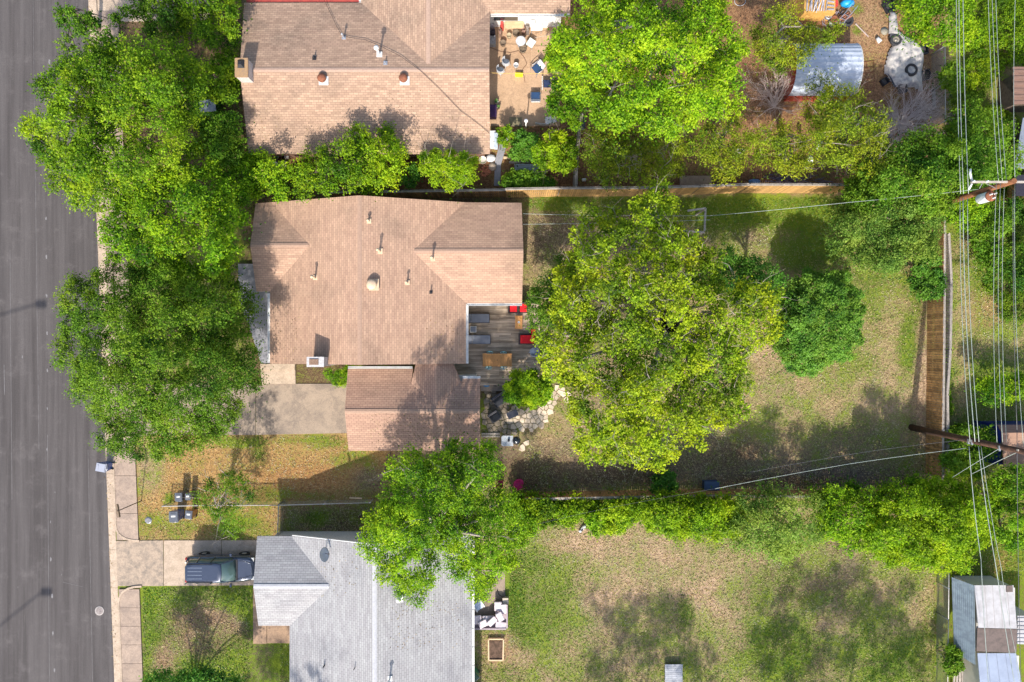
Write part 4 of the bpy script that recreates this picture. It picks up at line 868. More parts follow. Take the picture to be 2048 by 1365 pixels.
lounger('upper grey sun lounger on the deck, nearest the gable wall', 951, 637)
lounger('lower grey sun lounger on the deck, between side table and dining table', 953, 679.5)
p = at_(946.5, 659, .8); t = thing('side_table', 'small square grey side table with pale rim between the two loungers', 'table', (p.x, p.y, .37), None)
m = MB(); m.box((p.x, p.y, .80), (.42, .42, .03)); m.build('table_top', M_WHITE, t, True, .02); m = MB(); m.box((p.x, p.y, .822), (.36, .36, .012)); m.build('tray', M_SLATE, t)
for a in (-1, 1):
    for b in (-1, 1): m = MB(); m.box((p.x+a*.17, p.y+b*.17, .58), (.03, .03, .42)); m.build('leg', M_WHITE, t)
def table(name, label, px, py, w, d, z, h, mat, slat='x', n=12):
    p = at_(px, py, z+h); t = thing(name, label, 'table', (p.x, p.y, z), None); m = MB()
    for i in range(n):
        if slat == 'x': m.box((p.x-w/2+w*(i+.5)/n, p.y, z+h), (w/n-.006, d-.1, .03))
        else: m.box((p.x, p.y-d/2+d*(i+.5)/n, z+h), (w-.1, d/n-.006, .03))
    m.box((p.x, p.y-d/2+.03, z+h+.001), (w+.04, .07, .034)); m.box((p.x, p.y+d/2-.03, z+h+.001), (w+.04, .07, .034)); m.box((p.x, p.y, z+h-.04), (w-.1, d-.12, .04)); m.build('table_top', mat, t)
    for a in (-1, 1):
        for b in (-1, 1): m = MB(); m.box((p.x+a*(w/2-.08), p.y+b*(d/2-.08), z+h/2), (.07, .07, h-.06)); m.build('leg', mat, t)
    return t, p
tb, p = table('dining_table', 'long warm wooden dining table on the deck', 994.5, 720.5, 1.95, .86, .37, .74, M_TEAK, 'x', 26)
m = MB(); m.lathe(p+Vector((0, 0, .017)), [(.03, 0), (.03, .006)], 10); m.build('umbrella_hole', M_DARKM, tb)
ct, p = table('coffee_table', 'small wooden coffee table near the red chairs on the deck', 1037.5, 645, .48, .88, .37, .42, M_TEAK, 'x', 6)
m = MB(); m.lathe(p+Vector((0, 0, .0)), [(.07, .015), (.08, .06), (.05, .06), (.04, .03)], 14); prop(m.build('bowl', M_CER), 'little white bowl on the coffee table', 'bowl')
M_TURQ = pm('turquoise metal', (.25, .60, .66), (.2, .5, .56), 4, .4)
def mchair(label, px, py, rz):
    t = thing('metal_chair', label, 'chair', (0, 0, 0), 'turquoise chairs around the dining table')
    m = MB(); m.box((0, 0, .45), (.42, .40, .025)); m.build('seat', M_TURQ, t, False, .02)
    m = MB(); m.tube([(-.19, -.2, .45), (-.2, -.25, .7), (-.14, -.28, .83), (0, -.30, .86), (.14, -.28, .83), (.2, -.25, .7), (.19, -.2, .45)], .02, 8); m.bar((0, -.22, .46), (0, -.29, .85), .1, .015); m.build('backrest', M_TURQ, t, False)
    for a in (-1, 1):
        for b in (-1, 1): q = MB(); q.tube([(a*.18, b*.17, .44), (a*.22, b*.21, 0)], .016, 6); q.build('leg', M_TURQ, t, False)
    p = at_(px, py, 1.0); t.location = (p.x, p.y, .37); t.rotation_euler = (0, 0, rz)
mchair('turquoise chair on the far side of the dining table, left one', 979.5, 712, math.pi); mchair('turquoise chair on the far side of the dining table, right one', 1007, 712.5, math.pi)
mchair('turquoise chair on the near side of the dining table, left one', 977, 729.5, 0); mchair('turquoise chair on the near side of the dining table, right one', 1007, 729.5, 0)
def redseat(label, px, py, w, d, rz, back=True, name='patio_armchair'):
    t = thing(name, label, 'armchair', (0, 0, 0), 'red cushioned seats on the deck')
    m = MB(); m.box((0, 0, .18), (w, d, .22)); m.build('base', M_FRAME, t, False, .01)
    m = MB(); m.box((.03, 0, .36), (w-.2, d-.16, .14)); m.build('cushion', M_RED, t, False, .03)
    if back:
        m = MB(); m.box((0, d/2-.05, .46), (w, .1, .5)); m.build('backrest', M_FRAME, t, False)
        for s in (-1, 1): m = MB(); m.box((s*(w/2-.03), 0, .36), (.07, d, .34)); m.build('arm', M_FRAME, t, False)
    p = at_(px, py, .8); t.location = (p.x, p.y, .37); t.rotation_euler = (0, 0, rz)
redseat('red cushioned armchair against the gable wall, left of its pair', 1026, 616, .68, .72, 0); redseat('red cushioned armchair against the gable wall, half under leaves', 1046, 616, .68, .72, 0)
redseat('large red cushioned lounge seat at the east side of the deck', 1054, 679, 1.15, .72, 0, False, 'lounge_seat')
redseat('small red seat almost hidden by leaves behind the coffee table', 1066, 664, .5, .5, 0, False, 'ottoman')
def tubchair(label, px, py, rz, z, mat, sc_=1):
    t = thing('plastic_chair', label, 'chair', (0, 0, 0), None); m = MB(); m.lathe((0, 0, .38), [(.24, 0), (.25, .03), (.02, .03)], 14); m.build('seat', mat, t, False)
    m = MB(); pts = [(math.cos(a)*.27, math.sin(a)*.27) for a in np.linspace(math.radians(-20), math.radians(200), 10)]
    for (a, b), (c, d) in zip(pts[:-1], pts[1:]): m.bar((a, b, .6), (c, d, .6), .03, .42)
    m.build('backrest', mat, t, False)
    for a in (-1, 1):
        for b in (-1, 1): q = MB(); q.tube([(a*.17, b*.17, .38), (a*.22, b*.22, 0)], .018, 6); q.build('leg', mat, t, False)
    p = at_(px, py, z+.5); t.location = (p.x, p.y, z); t.rotation_euler = (0, 0, rz); t.scale = (sc_, sc_, sc_); return t
M_PGREY = pm('pale grey plastic', (.56, .58, .62), (.48, .5, .54), 4, .5)
tubchair('pale grey tub chair at the east edge of the deck', 1068, 704, -2.2, .37, M_PGREY, 1.15)
# kettle toy / blue things by the steps
p = W(973, 771, .3); t = thing('blue_bag', 'crumpled bright blue bag lying below the deck step', 'bag', (p.x, p.y, 0), None)
m = MB(); m.lathe((p.x, p.y, .05), [(.28, 0), (.3, .08), (.2, .2), (.05, .26)], 9, Matrix.Diagonal((1.0, .5, 1))); m.build('sack', pm('blue tarp fabric', (.03, .30, .62), (.02, .2, .45), 8, .4), t); m = MB(); m.tube([(p.x+.2, p.y, .2), (p.x+.5, p.y-.02, .22), (p.x+.8, p.y-.1, .15)], .04, 6); m.build('strap', M_DARKM, t)
# ---------------------------------------------------------------- stone patio set
M_BLKC = pm('black cushion fabric', (.022, .024, .032), (.03, .033, .042), 5, .8); M_WICK = pm('grey wicker', (.105, .10, .11), (.06, .058, .065), 30, .85)
def wicker(label, px, py, w, d, rz, name, z=.06):
    t = thing(name, label, 'patio seat', (0, 0, 0), 'dark patio seats on the flagstones')
    m = MB(); m.box((0, 0, .17), (w, d, .3)); m.build('base', M_WICK, t, False)
    m = MB(); m.box((0, -.05, .38), (w-.1, d-.22, .13)); m.build('cushion', M_BLKC, t, False, .03)
    m = MB(); m.box((0, d/2-.08, .45), (w, .14, .6), m=Matrix.Rotation(math.radians(-8), 3, 'X')); m.build('backrest', M_WICK, t, False, .03)
    p = at_(px, py, .4); t.location = (p.x, p.y, z); t.rotation_euler = (0, 0, rz)
wicker('dark two seat outdoor sofa half under the bush on the stone patio', 1004, 797, 1.35, .75, math.radians(32), 'outdoor_sofa')
wicker('small black cushioned armchair beside the garage on the stone patio', 989, 834, .72, .68, math.radians(32), 'patio_armchair')
p = at_(1025, 829, .5); t = thing('patio_table', 'small dark grey rectangular table on the stone patio', 'table', (p.x, p.y, .05), None); Mz = Matrix.Rotation(math.radians(24), 3, 'Z')
m = MB(); m.box((p.x, p.y, .48), (.75, .46, .04), m=Mz); m.build('table_top', pm('charcoal slate', (.115, .115, .145), (.09, .09, .115)), t, True, .01)
for a in (-1, 1):
    for b in (-1, 1): q = Mz @ Vector((a*.32, b*.18, 0)); m = MB(); m.box((p.x+q.x, p.y+q.y, .26), (.04, .04, .42)); m.build('leg', M_DARKM, t)
p = W(1024, 882); t = thing('kettle_grill', 'black round kettle grill set in a pale grey side shelf', 'grill', p, None)
q = W(1033, 882, .9); m = MB(); m.lathe((q.x, q.y, .72), [(.05, -.25), (.2, -.15), (.28, 0), (.29, .05), (.27, .16), (.18, .26), (.02, .3)], 22); k = m.build('bowl', paint('black enamel', (.015, .017, .02), .15, .9), t)
m = MB(); m.tube([(q.x-.08, q.y-.05, 1.02), (q.x, q.y-.05, 1.07), (q.x+.08, q.y-.05, 1.02)], .015, 6); m.build('handle', M_GALV, k)
s = W(1014, 882, .8); m = MB(); m.prism([(s.x-.38, s.y-.28), (s.x-.3, s.y-.36), (s.x+.42, s.y-.36), (s.x+.42, s.y+.34), (s.x-.3, s.y+.34), (s.x-.38, s.y+.26)], .78, .82); m.build('side_shelf', pm('pale grey counter', (.46, .49, .53), (.4, .43, .47), 4, .5), t)
m = MB(); m.lathe((s.x+.12, s.y+.03, .82), [(.08, 0), (.08, .16), (.02, .17)], 12); m.build('canister', M_BLKC, t)
for a, b in ((-.3, -.3), (-.3, .28), (.75, -.28), (.75, .26)): m = MB(); m.tube([(s.x+a, s.y+b, 0), (s.x+a, s.y+b, .78)], .025, 6); m.build('leg', M_GALV, t)
t = thing('timber_edging', 'two long landscape timbers edging the stone patio by the garage', 'timbers', W(985, 873), None)
for yy, x0, x1 in ((868, 963, 1000), (873, 963, 1000)): m = MB(); m.bar(W(x0, yy, .08), W(x1, yy, .08), .12, .14); m.build('timber', M_GREYW, t)
M_PINK = pm('magenta plastic', (.55, .015, .13), (.45, .01, .1), 4, .45)
p = W(1037, 966); t = thing('play_chair', 'magenta plastic lounge chair in the shade by the south fence', 'chair', p, 'magenta garden chairs')
m = MB(); m.lathe((p.x, p.y, .15), [(.2, -.1), (.36, 0), (.4, .12), (.34, .14), (.2, .05), (.02, .03)], 9, Matrix.Rotation(.6, 3, 'Z') @ Matrix.Diagonal((.95, .8, 1))); m.build('seat', M_PINK, t)
m = MB(); m.box((p.x+.08, p.y-.26, .32), (.5, .1, .4), .6); m.build('backrest', M_PINK, t)
p = W(999, 966); t = thing('play_chair', 'dark red plastic chair behind branches left of the magenta one', 'chair', p, 'magenta garden chairs')
m = MB(); m.box((p.x, p.y, .3), (.5, .4, .06)); m.build('seat', pm('crimson plastic', (.35, .01, .06)), t); m = MB(); m.box((p.x, p.y-.2, .5), (.5, .05, .4)); m.build('backrest', MATS['crimson plastic'], t)
for a in (-1, 1):
    for b in (-1, 1): m = MB(); m.box((p.x+a*.2, p.y+b*.16, .14), (.04, .04, .28)); m.build('leg', MATS['crimson plastic'], t)
# bird bath like white figure on lower lawn
p = W(1166, 1055); t = thing('garden_ornament', 'small white and grey garden ornament lying on the lower lawn', 'ornament', p, None)
m = MB(); m.lathe((p.x, p.y, .12), [(.02, -.28), (.1, -.15), (.13, .05), (.07, .22), (.02, .28)], 10, Matrix.Rotation(math.radians(50), 3, 'Z') @ Matrix.Rotation(math.radians(85), 3, 'Y')); m.build('body', M_CER, t)
m = MB(); m.lathe((p.x-.2, p.y-.22, .12), [(.1, -.08), (.12, 0), (.06, .1)], 10); m.build('foot', M_PGREY, t); m = MB(); m.bar((p.x+.02, p.y+.04, .2), (p.x-.12, p.y-.2, .2), .1, .06); m.build('wing', M_DARKM, t)
# ---------------------------------------------------------------- lower house patio
M_SOFT = pm('white cushion fabric', (.74, .66, .68), (.6, .52, .56), 5, .85)
rng = random.Random(9)
sf = thing('outdoor_sofa', 'white cornered sectional sofa frame under a heap of cushions behind the grey roofed house', 'sofa', W(985, 1235), None)
m = MB(); a = W(946, 1256, .3); b = W(1015, 1236, .3); m.box(((a.x+b.x)/2, (a.y+b.y)/2, .22), (b.x-a.x, abs(b.y-a.y), .3)); c = W(1003, 1208, .3); d = W(1015, 1236, .3); m.box((W(1003, 0, .3).x, (c.y+d.y)/2, .22), (W(1015, 0, .3).x-W(990, 0, .3).x, abs(c.y-d.y), .3)); m.build('frame', pm('mauve weathered frame', (.42, .34, .37), (.32, .26, .29)), sf)
m = MB(); q = W(980, 1257, .5); m.box((q.x, q.y, .4), (2.2, .1, .5)); q = W(1014, 1232, .5); m.box((q.x, q.y, .4), (.1, 1.6, .5)); m.build('backrest', pm('mauve weathered frame', (.42, .34, .37)), sf)
for i, (x, y, w, d, rz, z, what) in enumerate([(955, 1240, .55, .6, .05, .45, 'flat at the left end of the sofa'), (966, 1248, .62, .45, .45, .58, 'tilted across the lower left of the sofa'), (976, 1238, .75, .4, 0, .45, 'half buried at the middle back of the sofa'),
        (984, 1243, .7, .42, .75, .68, 'steeply tilted in the middle of the heap'), (1000, 1234, .62, .42, -1.1, .7, 'lying across the inner corner of the sofa'), (996, 1213, .5, .62, 0, .5, 'upright at the top of the short side'), (1008, 1218, .4, .7, .1, .5, 'against the right back of the short side'), (1002, 1250, .75, .42, -.12, .5, 'flat at the lower right corner of the sofa')]):
    p = W(x, y, z); t = MB(); t.box((p.x, p.y, z), (w, d, .15), m=Matrix.Rotation(rz, 3, 'Z') @ Matrix.Rotation(rng.uniform(-.25, .25), 3, 'X')); prop(t.build('seat_cushion', M_SOFT, None, True, .045), 'white cushion '+what, 'cushion', 'white cushions heaped on the sofa')
p = W(958, 1206); t = thing('patio_armchair', 'pale blue grey armchair tipped at an angle under the grey roof eave', 'armchair', p, None); Mz = Matrix.Rotation(.6, 3, 'Z')
M_PB = pm('pale blue seat', (.52, .60, .72), (.42, .5, .62))
m = MB(); m.box((p.x, p.y, .35), (.6, .6, .1), m=Mz); m.build('seat', M_PB, t, True, .02); q = Mz @ Vector((0, .3, 0)); m = MB(); m.box((p.x+q.x, p.y+q.y, .6), (.6, .1, .5), m=Mz); m.build('backrest', M_PB, t, True, .02)
for s_ in (-1, 1): q = Mz @ Vector((s_*.3, 0, 0)); m = MB(); m.box((p.x+q.x, p.y+q.y, .42), (.07, .6, .3), m=Mz); m.build('arm', M_WHITE, t)
p = W(1011, 1198); t = thing('utility_box', 'small tan box with a black cable beside the patio slab', 'box', p, None)
m = MB(); m.box(p+Vector((0, 0, .2)), (.36, .36, .4)); m.build('case', pm('tan plastic', (.5, .42, .32)), t, True, .02); m = MB(); m.tube(wpx((994, 1180, .1), (998, 1190, .1), (1004, 1194, .15), (1012, 1193, .42)), .02, 6); m.build('cable', M_DARKM, t); m = MB(); m.box(p+Vector((0, 0, .41)), (.39, .39, .03)); m.build('lid', pm('tan lid', (.58, .5, .4)), t)
t = thing('raised_bed', 'raised garden bed with pale timber frame and dark soil', 'garden bed', W(992, 1298), None); M_PINE = pm('new pine', (.72, .52, .32), (.62, .44, .27), 4, .7)
m = MB(); m.prism([tuple(W(*q))[:2] for q in ((979, 1281), (1005, 1281), (1005, 1318), (979, 1318))], 0, .14); m.build('soil', pm('dark garden soil', (.16, .10, .07), (.07, .045, .03), 5, 1, b=.8), t)
for a, b in (((977, 1278), (1007, 1278)), ((1007, 1278), (1006, 1320)), ((1006, 1320), (977.5, 1320)), ((977.5, 1320), (977, 1278))): m = MB(); m.bar(W(*a, .11), W(*b, .11), .09, .22); m.build('board', M_PINE, t)
t = thing('platform', 'pale grey wooden platform on the lower lawn at the bottom edge', 'platform', W(1347, 1350), None); m = MB(); a = W(1330, 1329, .35); b = W(1365, 1380, .35); y = a.y
while y > b.y: m.box(((a.x+b.x)/2, y-.07, .35), (b.x-a.x, .13, .03)); y -= .14
m.build('boards', woodmat('pale grey boards', (.40, .41, .44), (.30, .31, .34), .2), t)
for x in (a.x+.1, b.x-.1): m = MB(); m.box((x, (a.y+b.y)/2, .17), (.1, 1.5, .33)); m.build('bearer', M_GREYW, t)
# bench plank on ground, dish hose
m = MB(); m.bar(W(699, 996, .06), W(724, 997, .06), .1, .06); prop(m.build('loose_plank', M_PINE), 'pale loose plank lying beside the side fence', 'plank')

# ---------------------------------------------------------------- upper patio clutter
def fchair(label, px, py, rz, sc_=1.0):
    return tubchair(label, px, py, rz, .04, M_PGREY, sc_)
fchair('pale plastic chair on the upper patio, upper of the two by the wall', 1012, 124, 2.2); fchair('pale plastic chair on the upper patio, lower of the two by the wall', 1001, 140, 2.4)
p = W(1041.5, 82, .75); t = thing('round_table', 'round pale grey table on the upper patio', 'table', (p.x, p.y, .04), None)
m = MB(); m.lathe((p.x, p.y, .72), [(.33, 0), (.34, .015), (.34, .035), (.3, .035)], 26); m.build('table_top', M_PGREY, t); m = MB(); m.tube([(p.x, p.y, .04), (p.x, p.y, .72)], .03, 8); m.lathe((p.x, p.y, .04), [(.2, 0), (.2, .03), (.03, .06)], 14); m.build('pedestal', M_GALV, t)
for lab, x, y, r, c in [('dark round woven stool beside the round grey table', 1046, 98, .27, (.22, .17, .12)), ('round tan basket among the clutter by the patio door', 1018, 71, .18, (.5, .42, .28)), ('dark round tub behind the round grey table', 1032, 66, .25, (.15, .11, .08)), ('brown round basket by the roof edge of the patio', 1006, 86, .22, (.24, .18, .13))]:
    p = W(x, y, .3); m = MB(); m.lathe((p.x, p.y, .04), [(r*.8, 0), (r, .3), (r*.93, .32), (r*.8, .24), (.02, .22)], 18); prop(m.build('basket', pm('woven '+lab[:9], c, tuple(v*.6 for v in c), 20, .9)), lab, 'basket', 'baskets and tubs on the upper patio')
p = W(1032, 131, .35); t = thing('bucket', 'white bucket standing upright on the upper patio', 'bucket', (p.x, p.y, .04), None)
m = MB(); m.lathe((p.x, p.y, .04), [(.14, 0), (.17, .36), (.18, .37), (.16, .36), (.14, .1), (.01, .08)], 20); m.build('pail', M_CER, t); m = MB(); m.tube([(p.x-.17, p.y, .38), (p.x, p.y-.16, .42), (p.x+.17, p.y, .38)], .008, 5); m.build('handle', M_GALV, t)
p = W(1038, 149, .3); t = thing('toy_slide', 'bright yellow plastic box lying on the upper patio', 'box', (p.x, p.y, .04), None); YEL = pm('yellow plastic', (.85, .72, .02), (.75, .62, .01), 3, .4)
m = MB(); m.box((p.x, p.y, .16), (.52, .2, .24), -.04); m.build('case', YEL, t, True, .02); m = MB(); m.box((p.x, p.y, .3), (.54, .22, .03), -.04); m.build('lid', YEL, t, True, .01)
def board(name, label, cat, px, py, w, d, rz, z, mat, h=.04, legs=True, group=None, tilt=0):
    p = W(px, py, z); t = thing(name, label, cat, (p.x, p.y, .04), group); Mz = Matrix.Rotation(rz, 3, 'Z') @ Matrix.Rotation(tilt, 3, 'X')
    m = MB(); m.box((p.x, p.y, z), (w, d, h), m=Mz); m.build('panel', mat, t, True, .01); m = MB()
    for a in (-1, 1):
        for b in (-1, 1): q = Mz @ Vector((a*w*.42, b*d*.4, 0)); m.box((p.x+q.x, p.y+q.y, (z+q.z)/2), (.04, .04, max(.02, z+q.z-.04)))
    m.build('frame', M_GALV, t); return t
board('folding_table', 'pale mint folding table tilted on the upper patio', 'table', 1062, 86, .5, .55, -.6, .5, pm('mint laminate', (.68, .80, .76), (.6, .72, .68)))
board('appliance_door', 'large white freezer leaning under the upper patio eave', 'freezer', 1073, 48, .78, .8, .02, .9, pm('white enamel', (.82, .84, .85), (.74, .76, .78), 3, .3), .3)
m = MB(); m.tube(wpx((1062, 40, 1.2), (1070, 40, 1.2), (1071, 48, 1.2)), .02, 6); prop(m.build('black_hose', M_DARKM), 'short black hose lying on the white freezer', 'hose')
def recliner(label, px, py, rz):
    t = thing('patio_recliner', label, 'recliner', (0, 0, 0), 'navy blue recliners on the upper patio'); NB = pm('navy sling fabric', (.025, .07, .17), (.02, .05, .12), 4, .7)
    m = MB(); m.box((0, 0, .4), (.6, .5, .06)); m.build('seat', NB, t, False, .02); m = MB(); m.box((0, -.38, .55), (.58, .34, .05), m=Matrix.Rotation(-.7, 3, 'X')); m.build('headrest', M_WHITE, t, False, .01)
    m = MB(); m.tube([(-.33, .35, .3), (-.34, .1, .55), (-.34, -.3, .55), (-.3, -.5, .7)], .018, 6); m.tube([(.33, .35, .3), (.34, .1, .55), (.34, -.3, .55), (.3, -.5, .7)], .018, 6); m.build('frame', M_GALV, t, False)
    for a in (-1, 1):
        for b in (-1, 1): q = MB(); q.tube([(a*.3, b*.25, .4), (a*.32, b*.3, 0)], .016, 6); q.build('leg', M_GALV, t, False)
    p = W(px, py, .45); t.location = (p.x, p.y, .04); t.rotation_euler = (0, 0, rz)
recliner('navy recliner with white towel, upper one turned at an angle', 1074, 138, math.radians(128)); recliner('navy recliner with white headrest, lower one', 1071, 192, 0)
t = thing('lattice_bench', 'white lattice bench partly covered by leaves at the patio edge', 'bench', W(1094, 166), None); p = W(1094, 168, .4)
m = MB(); m.box((p.x, p.y, .4), (.5, .5, .06)); m.build('seat', pm('navy pad', (.03, .05, .12)), t); m = MB()
for i in range(7): m.box((p.x-.33, p.y-.35+i*.12, .5), (.05, .07, .4)); m.box((p.x+.4, p.y-.35+i*.12, .5), (.05, .07, .4))
m.build('lattice', M_WHITE, t)
t = thing('garden_bench', 'white slatted bench at the lower right corner of the upper patio', 'bench', W(1100, 243), None); Mz = Matrix.Rotation(.25, 3, 'Z')
for i in range(5): p = W(1101, 240, .45); q = Mz @ Vector((0, -.2+i*.1, 0)); m = MB(); m.box((p.x+q.x, p.y+q.y, .45), (.75, .085, .025), m=Mz); m.build('slat', M_WHITE, t)
m = MB()
for i in range(14): q = W(1071+i*2.6, 250-abs(i-6)*.35, .25); m.box((q.x, q.y, .25), (.05, .06, .4), .3)
m.build('lattice_skirt', M_WHITE, t)
m = MB(); p = W(1031, 244, .06); m.box((p.x, p.y, .05), (.86, .62, .03)); prop(m.build('door_mat', pm('olive mat', (.26, .22, .13), (.2, .17, .1), 18)), 'olive door mat on the upper patio', 'mat')
def planter(label, px, py, r, c, plant=True, z=.3, group='plant pots of the upper yard'):
    p = W(px, py, z/2); t = thing('plant_pot', label, 'plant pot', (p.x, p.y, 0), group); m = MB(); m.lathe((p.x, p.y, .02), [(r*.7, 0), (r, z), (r*1.05, z), (r*.88, z-.02), (r*.8, z-.06), (.01, z-.05)], 18); m.build('pot', pm('pot '+str(c), c, tuple(v*.7 for v in c), 9), t)
    if plant:
        m = MB(); rng = random.Random(int(px))
        for i in range(26):
            a = rng.uniform(0, 6.28); e = Vector((math.cos(a), math.sin(a), rng.uniform(.4, 1.3)))*r*1.2; q = Vector((p.x, p.y, z)); s = Vector((-math.sin(a), math.cos(a), 0))*r*.2
            m.face([q, q+e*.5+s, q+e, q+e*.5-s])
        m.build('plant', pm('pot plant green', (.10, .22, .04), (.06, .14, .03)), t)
planter('leafy potted plant beside the dark doormat of the upper house', 993, 205, .14, (.7, .7, .66)); planter('small pot with dry stalks below the leafy one', 997, 216, .12, (.6, .5, .4))
t = thing('trash_chest', 'dark purple storage chest against the upper house wall on the patio', 'chest', W(987, 225), None); p = W(986, 223, .5); m = MB(); m.box((p.x, p.y, .3), (.45, .8, .55)); m.build('box', pm('deep purple plastic', (.05, .02, .08), (.035, .015, .06)), t); m = MB(); m.box((p.x, p.y, .6), (.48, .84, .05)); m.build('lid', pm('purple lid', (.07, .03, .11)), t)
# cupboard row under the eave
t = thing('shelf_rack', 'long timber potting shelf with clutter below the upper patio eave', 'shelf', W(1020, 50), None)
for x, y, w, d, z in ((1028, 52, 1.2, .35, .8), (1028, 45, 1.25, .12, 1.0)): p = W(x, y, z); m = MB(); m.box((p.x, p.y, z), (w, d, .05)); m.build('shelf_board', M_PINE, t)
for x in (1009, 1047): p = W(x, 52, .5); m = MB(); m.box((p.x, p.y, .4), (.06, .3, .8)); m.build('leg', M_PINE, t)
rng = random.Random(12)
CLUT = [('red folded parasol standing by the potting shelf', 1004, 45, .2, .6, 1.1, (.65, .08, .07)), ('grey metal cabinet tucked under the upper roof edge', 984, 82, .5, .55, .7, (.4, .4, .42)), ('small steel cart of garden tools', 1055, 58, .2, .55, .7, (.22, .18, .16)), ('brown crate of junk left of the white freezer', 1047, 58, .22, .6, .5, (.22, .13, .1)),
        ('dark crate under the roof edge by the patio corner', 984, 66, .45, .35, .5, (.07, .06, .08)), ('pale box of cloths under the roof edge', 983, 50, .4, .3, .6, (.55, .5, .55)), ('brown wooden stand with hanging tools', 1001, 66, .2, .35, .7, (.24, .15, .11))]
for lab, x, y, w, d, z, c in CLUT:
    p = W(x, y, z*.6); t = thing('storage_crate', lab, 'crate', (p.x, p.y, .04), 'clutter on the upper patio'); m = MB(); m.box((p.x, p.y, .04+z*.4), (w, d, z*.78), rng.uniform(-.1, .1)); m.build('box', pm('crate '+lab[:8], c, tuple(v*.6 for v in c), 12), t)
    m = MB()
    for k in range(5): m.box((p.x+rng.uniform(-w/2, w/2)*.8, p.y+rng.uniform(-d/2, d/2)*.8, .06+z*.85), (rng.uniform(.05, .14), rng.uniform(.05, .14), .1), rng.uniform(0, 3))
    m.build('contents', pm('odds '+lab[:6], tuple(min(.8, v*1.8+.05) for v in c), c, 25), t)
def hose(label, pts, r, mat, cat='hose'):
    m = MB(); P = [W(*q) for q in pts]; m.tube(P, r, 6); prop(m.build('garden_hose', mat), label, cat, 'hoses and cords of the upper yard')
hose('brown garden hose curling over the upper patio', [(980, 95, .06), (1000, 103, .06), (1020, 106, .06), (1037, 102, .06), (1048, 115, .06), (1054, 128, .06), (1046, 138, .06), (1043, 146, .06), (1048, 152, .06), (1050, 166, .06)], .018, pm('brown hose', (.2, .11, .07)))
hose('thin dark cord looping right of the white bucket', [(1060, 128, .06), (1068, 118, .06), (1075, 112, .06), (1082, 118, .06)], .012, M_DARKM)
hose('pale hose strung from the freezer to the trees', [(1070, 76, .5), (1090, 72, .6), (1105, 65, .8), (1114, 52, 1.0)], .014, pm('pale hose', (.5, .46, .38)))
hose('coiled pale hose ring on the dirt at the top edge', [(1480+11*math.cos(a), 3+9*math.sin(a), .05) for a in np.linspace(0, 6.2, 22)], .02, pm('pale ring hose', (.62, .6, .58)))
# garden items below the patio
t = thing('cold_frame', 'stack of white framed window sashes against the upper house wall', 'sashes', W(984, 278), None)
for i, (x, y, w, d) in enumerate(((985, 279, .42, 1.15), (992, 281, .25, 1.0))):
    p = W(x, y, .6+.1*i); m = MB(); m.box((p.x, p.y, .6+.1*i), (w, d, .05)); m.box((p.x, p.y, .3), (w*.8, d*.9, .5)); m.build('sash', M_CER if i == 0 else M_PB, t)
p = W(1051, 262); t = thing('lamp_post', 'white garden lamp post with a round globe', 'lamp', p, None); m = MB(); m.tube([p, p+Vector((0, 0, 2.0))], .04, 8); m.build('pole_shaft', M_WHITE, t); m = MB(); m.lathe(p+Vector((0, 0, 2.0)), [(.02, 0), (.12, .07), (.14, .14), (.1, .24), (.01, .28)], 14); m.build('globe', M_CER, t)
p = W(1051, 290); m = MB(); m.tube(wpx((1053, 275, 1.0), (1051, 312, .1)), .02, 5); m.tube(wpx((1046, 276, 1.0), (1046, 300, .1)), .016, 5); prop(m.build('garden_stake', pm('bamboo', (.5, .38, .2))), 'two thin stakes leaning in the dark garden bush', 'stakes')
t = thing('park_bench', 'pale grey slatted bench or cot in the upper garden, half under yellow leaves', 'bench', W(1060, 337), None)
for i in range(6): m = MB(); a = W(1029, 329.5+i*3.2, .45); b = W(1092, 331+i*3.2, .45); m.bar(a, b, .08, .03); m.build('slat', pm('pale blue grey paint', (.50, .53, .58), (.4, .43, .48)), t)
for x in (1032, 1060, 1090): m = MB(); a = W(x, 330, .22); b = W(x, 347, .22); m.bar(a, b, .06, .42); m.build('leg', MATS['pale blue grey paint'], t)
for lab, pts in [('light wooden plank bordering the garden bed', [(1007, 316), (1064, 319)]), ('thick weathered log behind the pale bench', [(1018, 325), (1060, 326)]), ('short pale log right of the pale bench', [(1092, 324), (1120, 326)]), ('upright weathered log at the foot of the divider fence', [(1152, 343), (1153, 368)])]:
    m = MB(); m.tube([W(*pts[0], .12), W(*pts[1], .12)], .09, 8) if 'log' in lab else m.bar(W(*pts[0], .12), W(*pts[1], .12), .16, .08); prop(m.build('log' if 'log' in lab else 'plank', M_GREYW if 'weath' in lab else M_PINE), lab, 'log' if 'log' in lab else 'plank', 'timber pieces in the upper garden')
planter('large round pot full of green water at the corner of the upper house', 966, 322, .26, (.72, .66, .6), False, .4); m = MB(); p = W(966, 322, .35); m.lathe((p.x, p.y, .36), [(.22, 0), (.01, .005)], 16); prop(m.build('green_water', pm('algae water', (.13, .17, .03), None, 4, .15)), 'disc of green water inside the large round pot', 'water')
p = W(981, 316, .3); m = MB(); m.lathe((p.x, p.y, 0), [(.3, 0), (.33, .22), (.22, .3), (.02, .34)], 9, Matrix.Diagonal((1.1, .8, 1))); prop(m.build('white_sack', M_CER), 'crumpled white sack at the corner of the upper house', 'sack')
p = W(985, 333, .2); m = MB(); m.lathe((p.x, p.y, 0), [(.3, 0), (.3, .12), (.1, .2), (.02, .2)], 6, Matrix.Rotation(.4, 3, 'Z')); prop(m.build('stone_block', pm('tan stone', (.42, .34, .26), (.3, .24, .19), 9)), 'tan stone block below the white sack', 'stone')
m = MB(); rng = random.Random(5); 
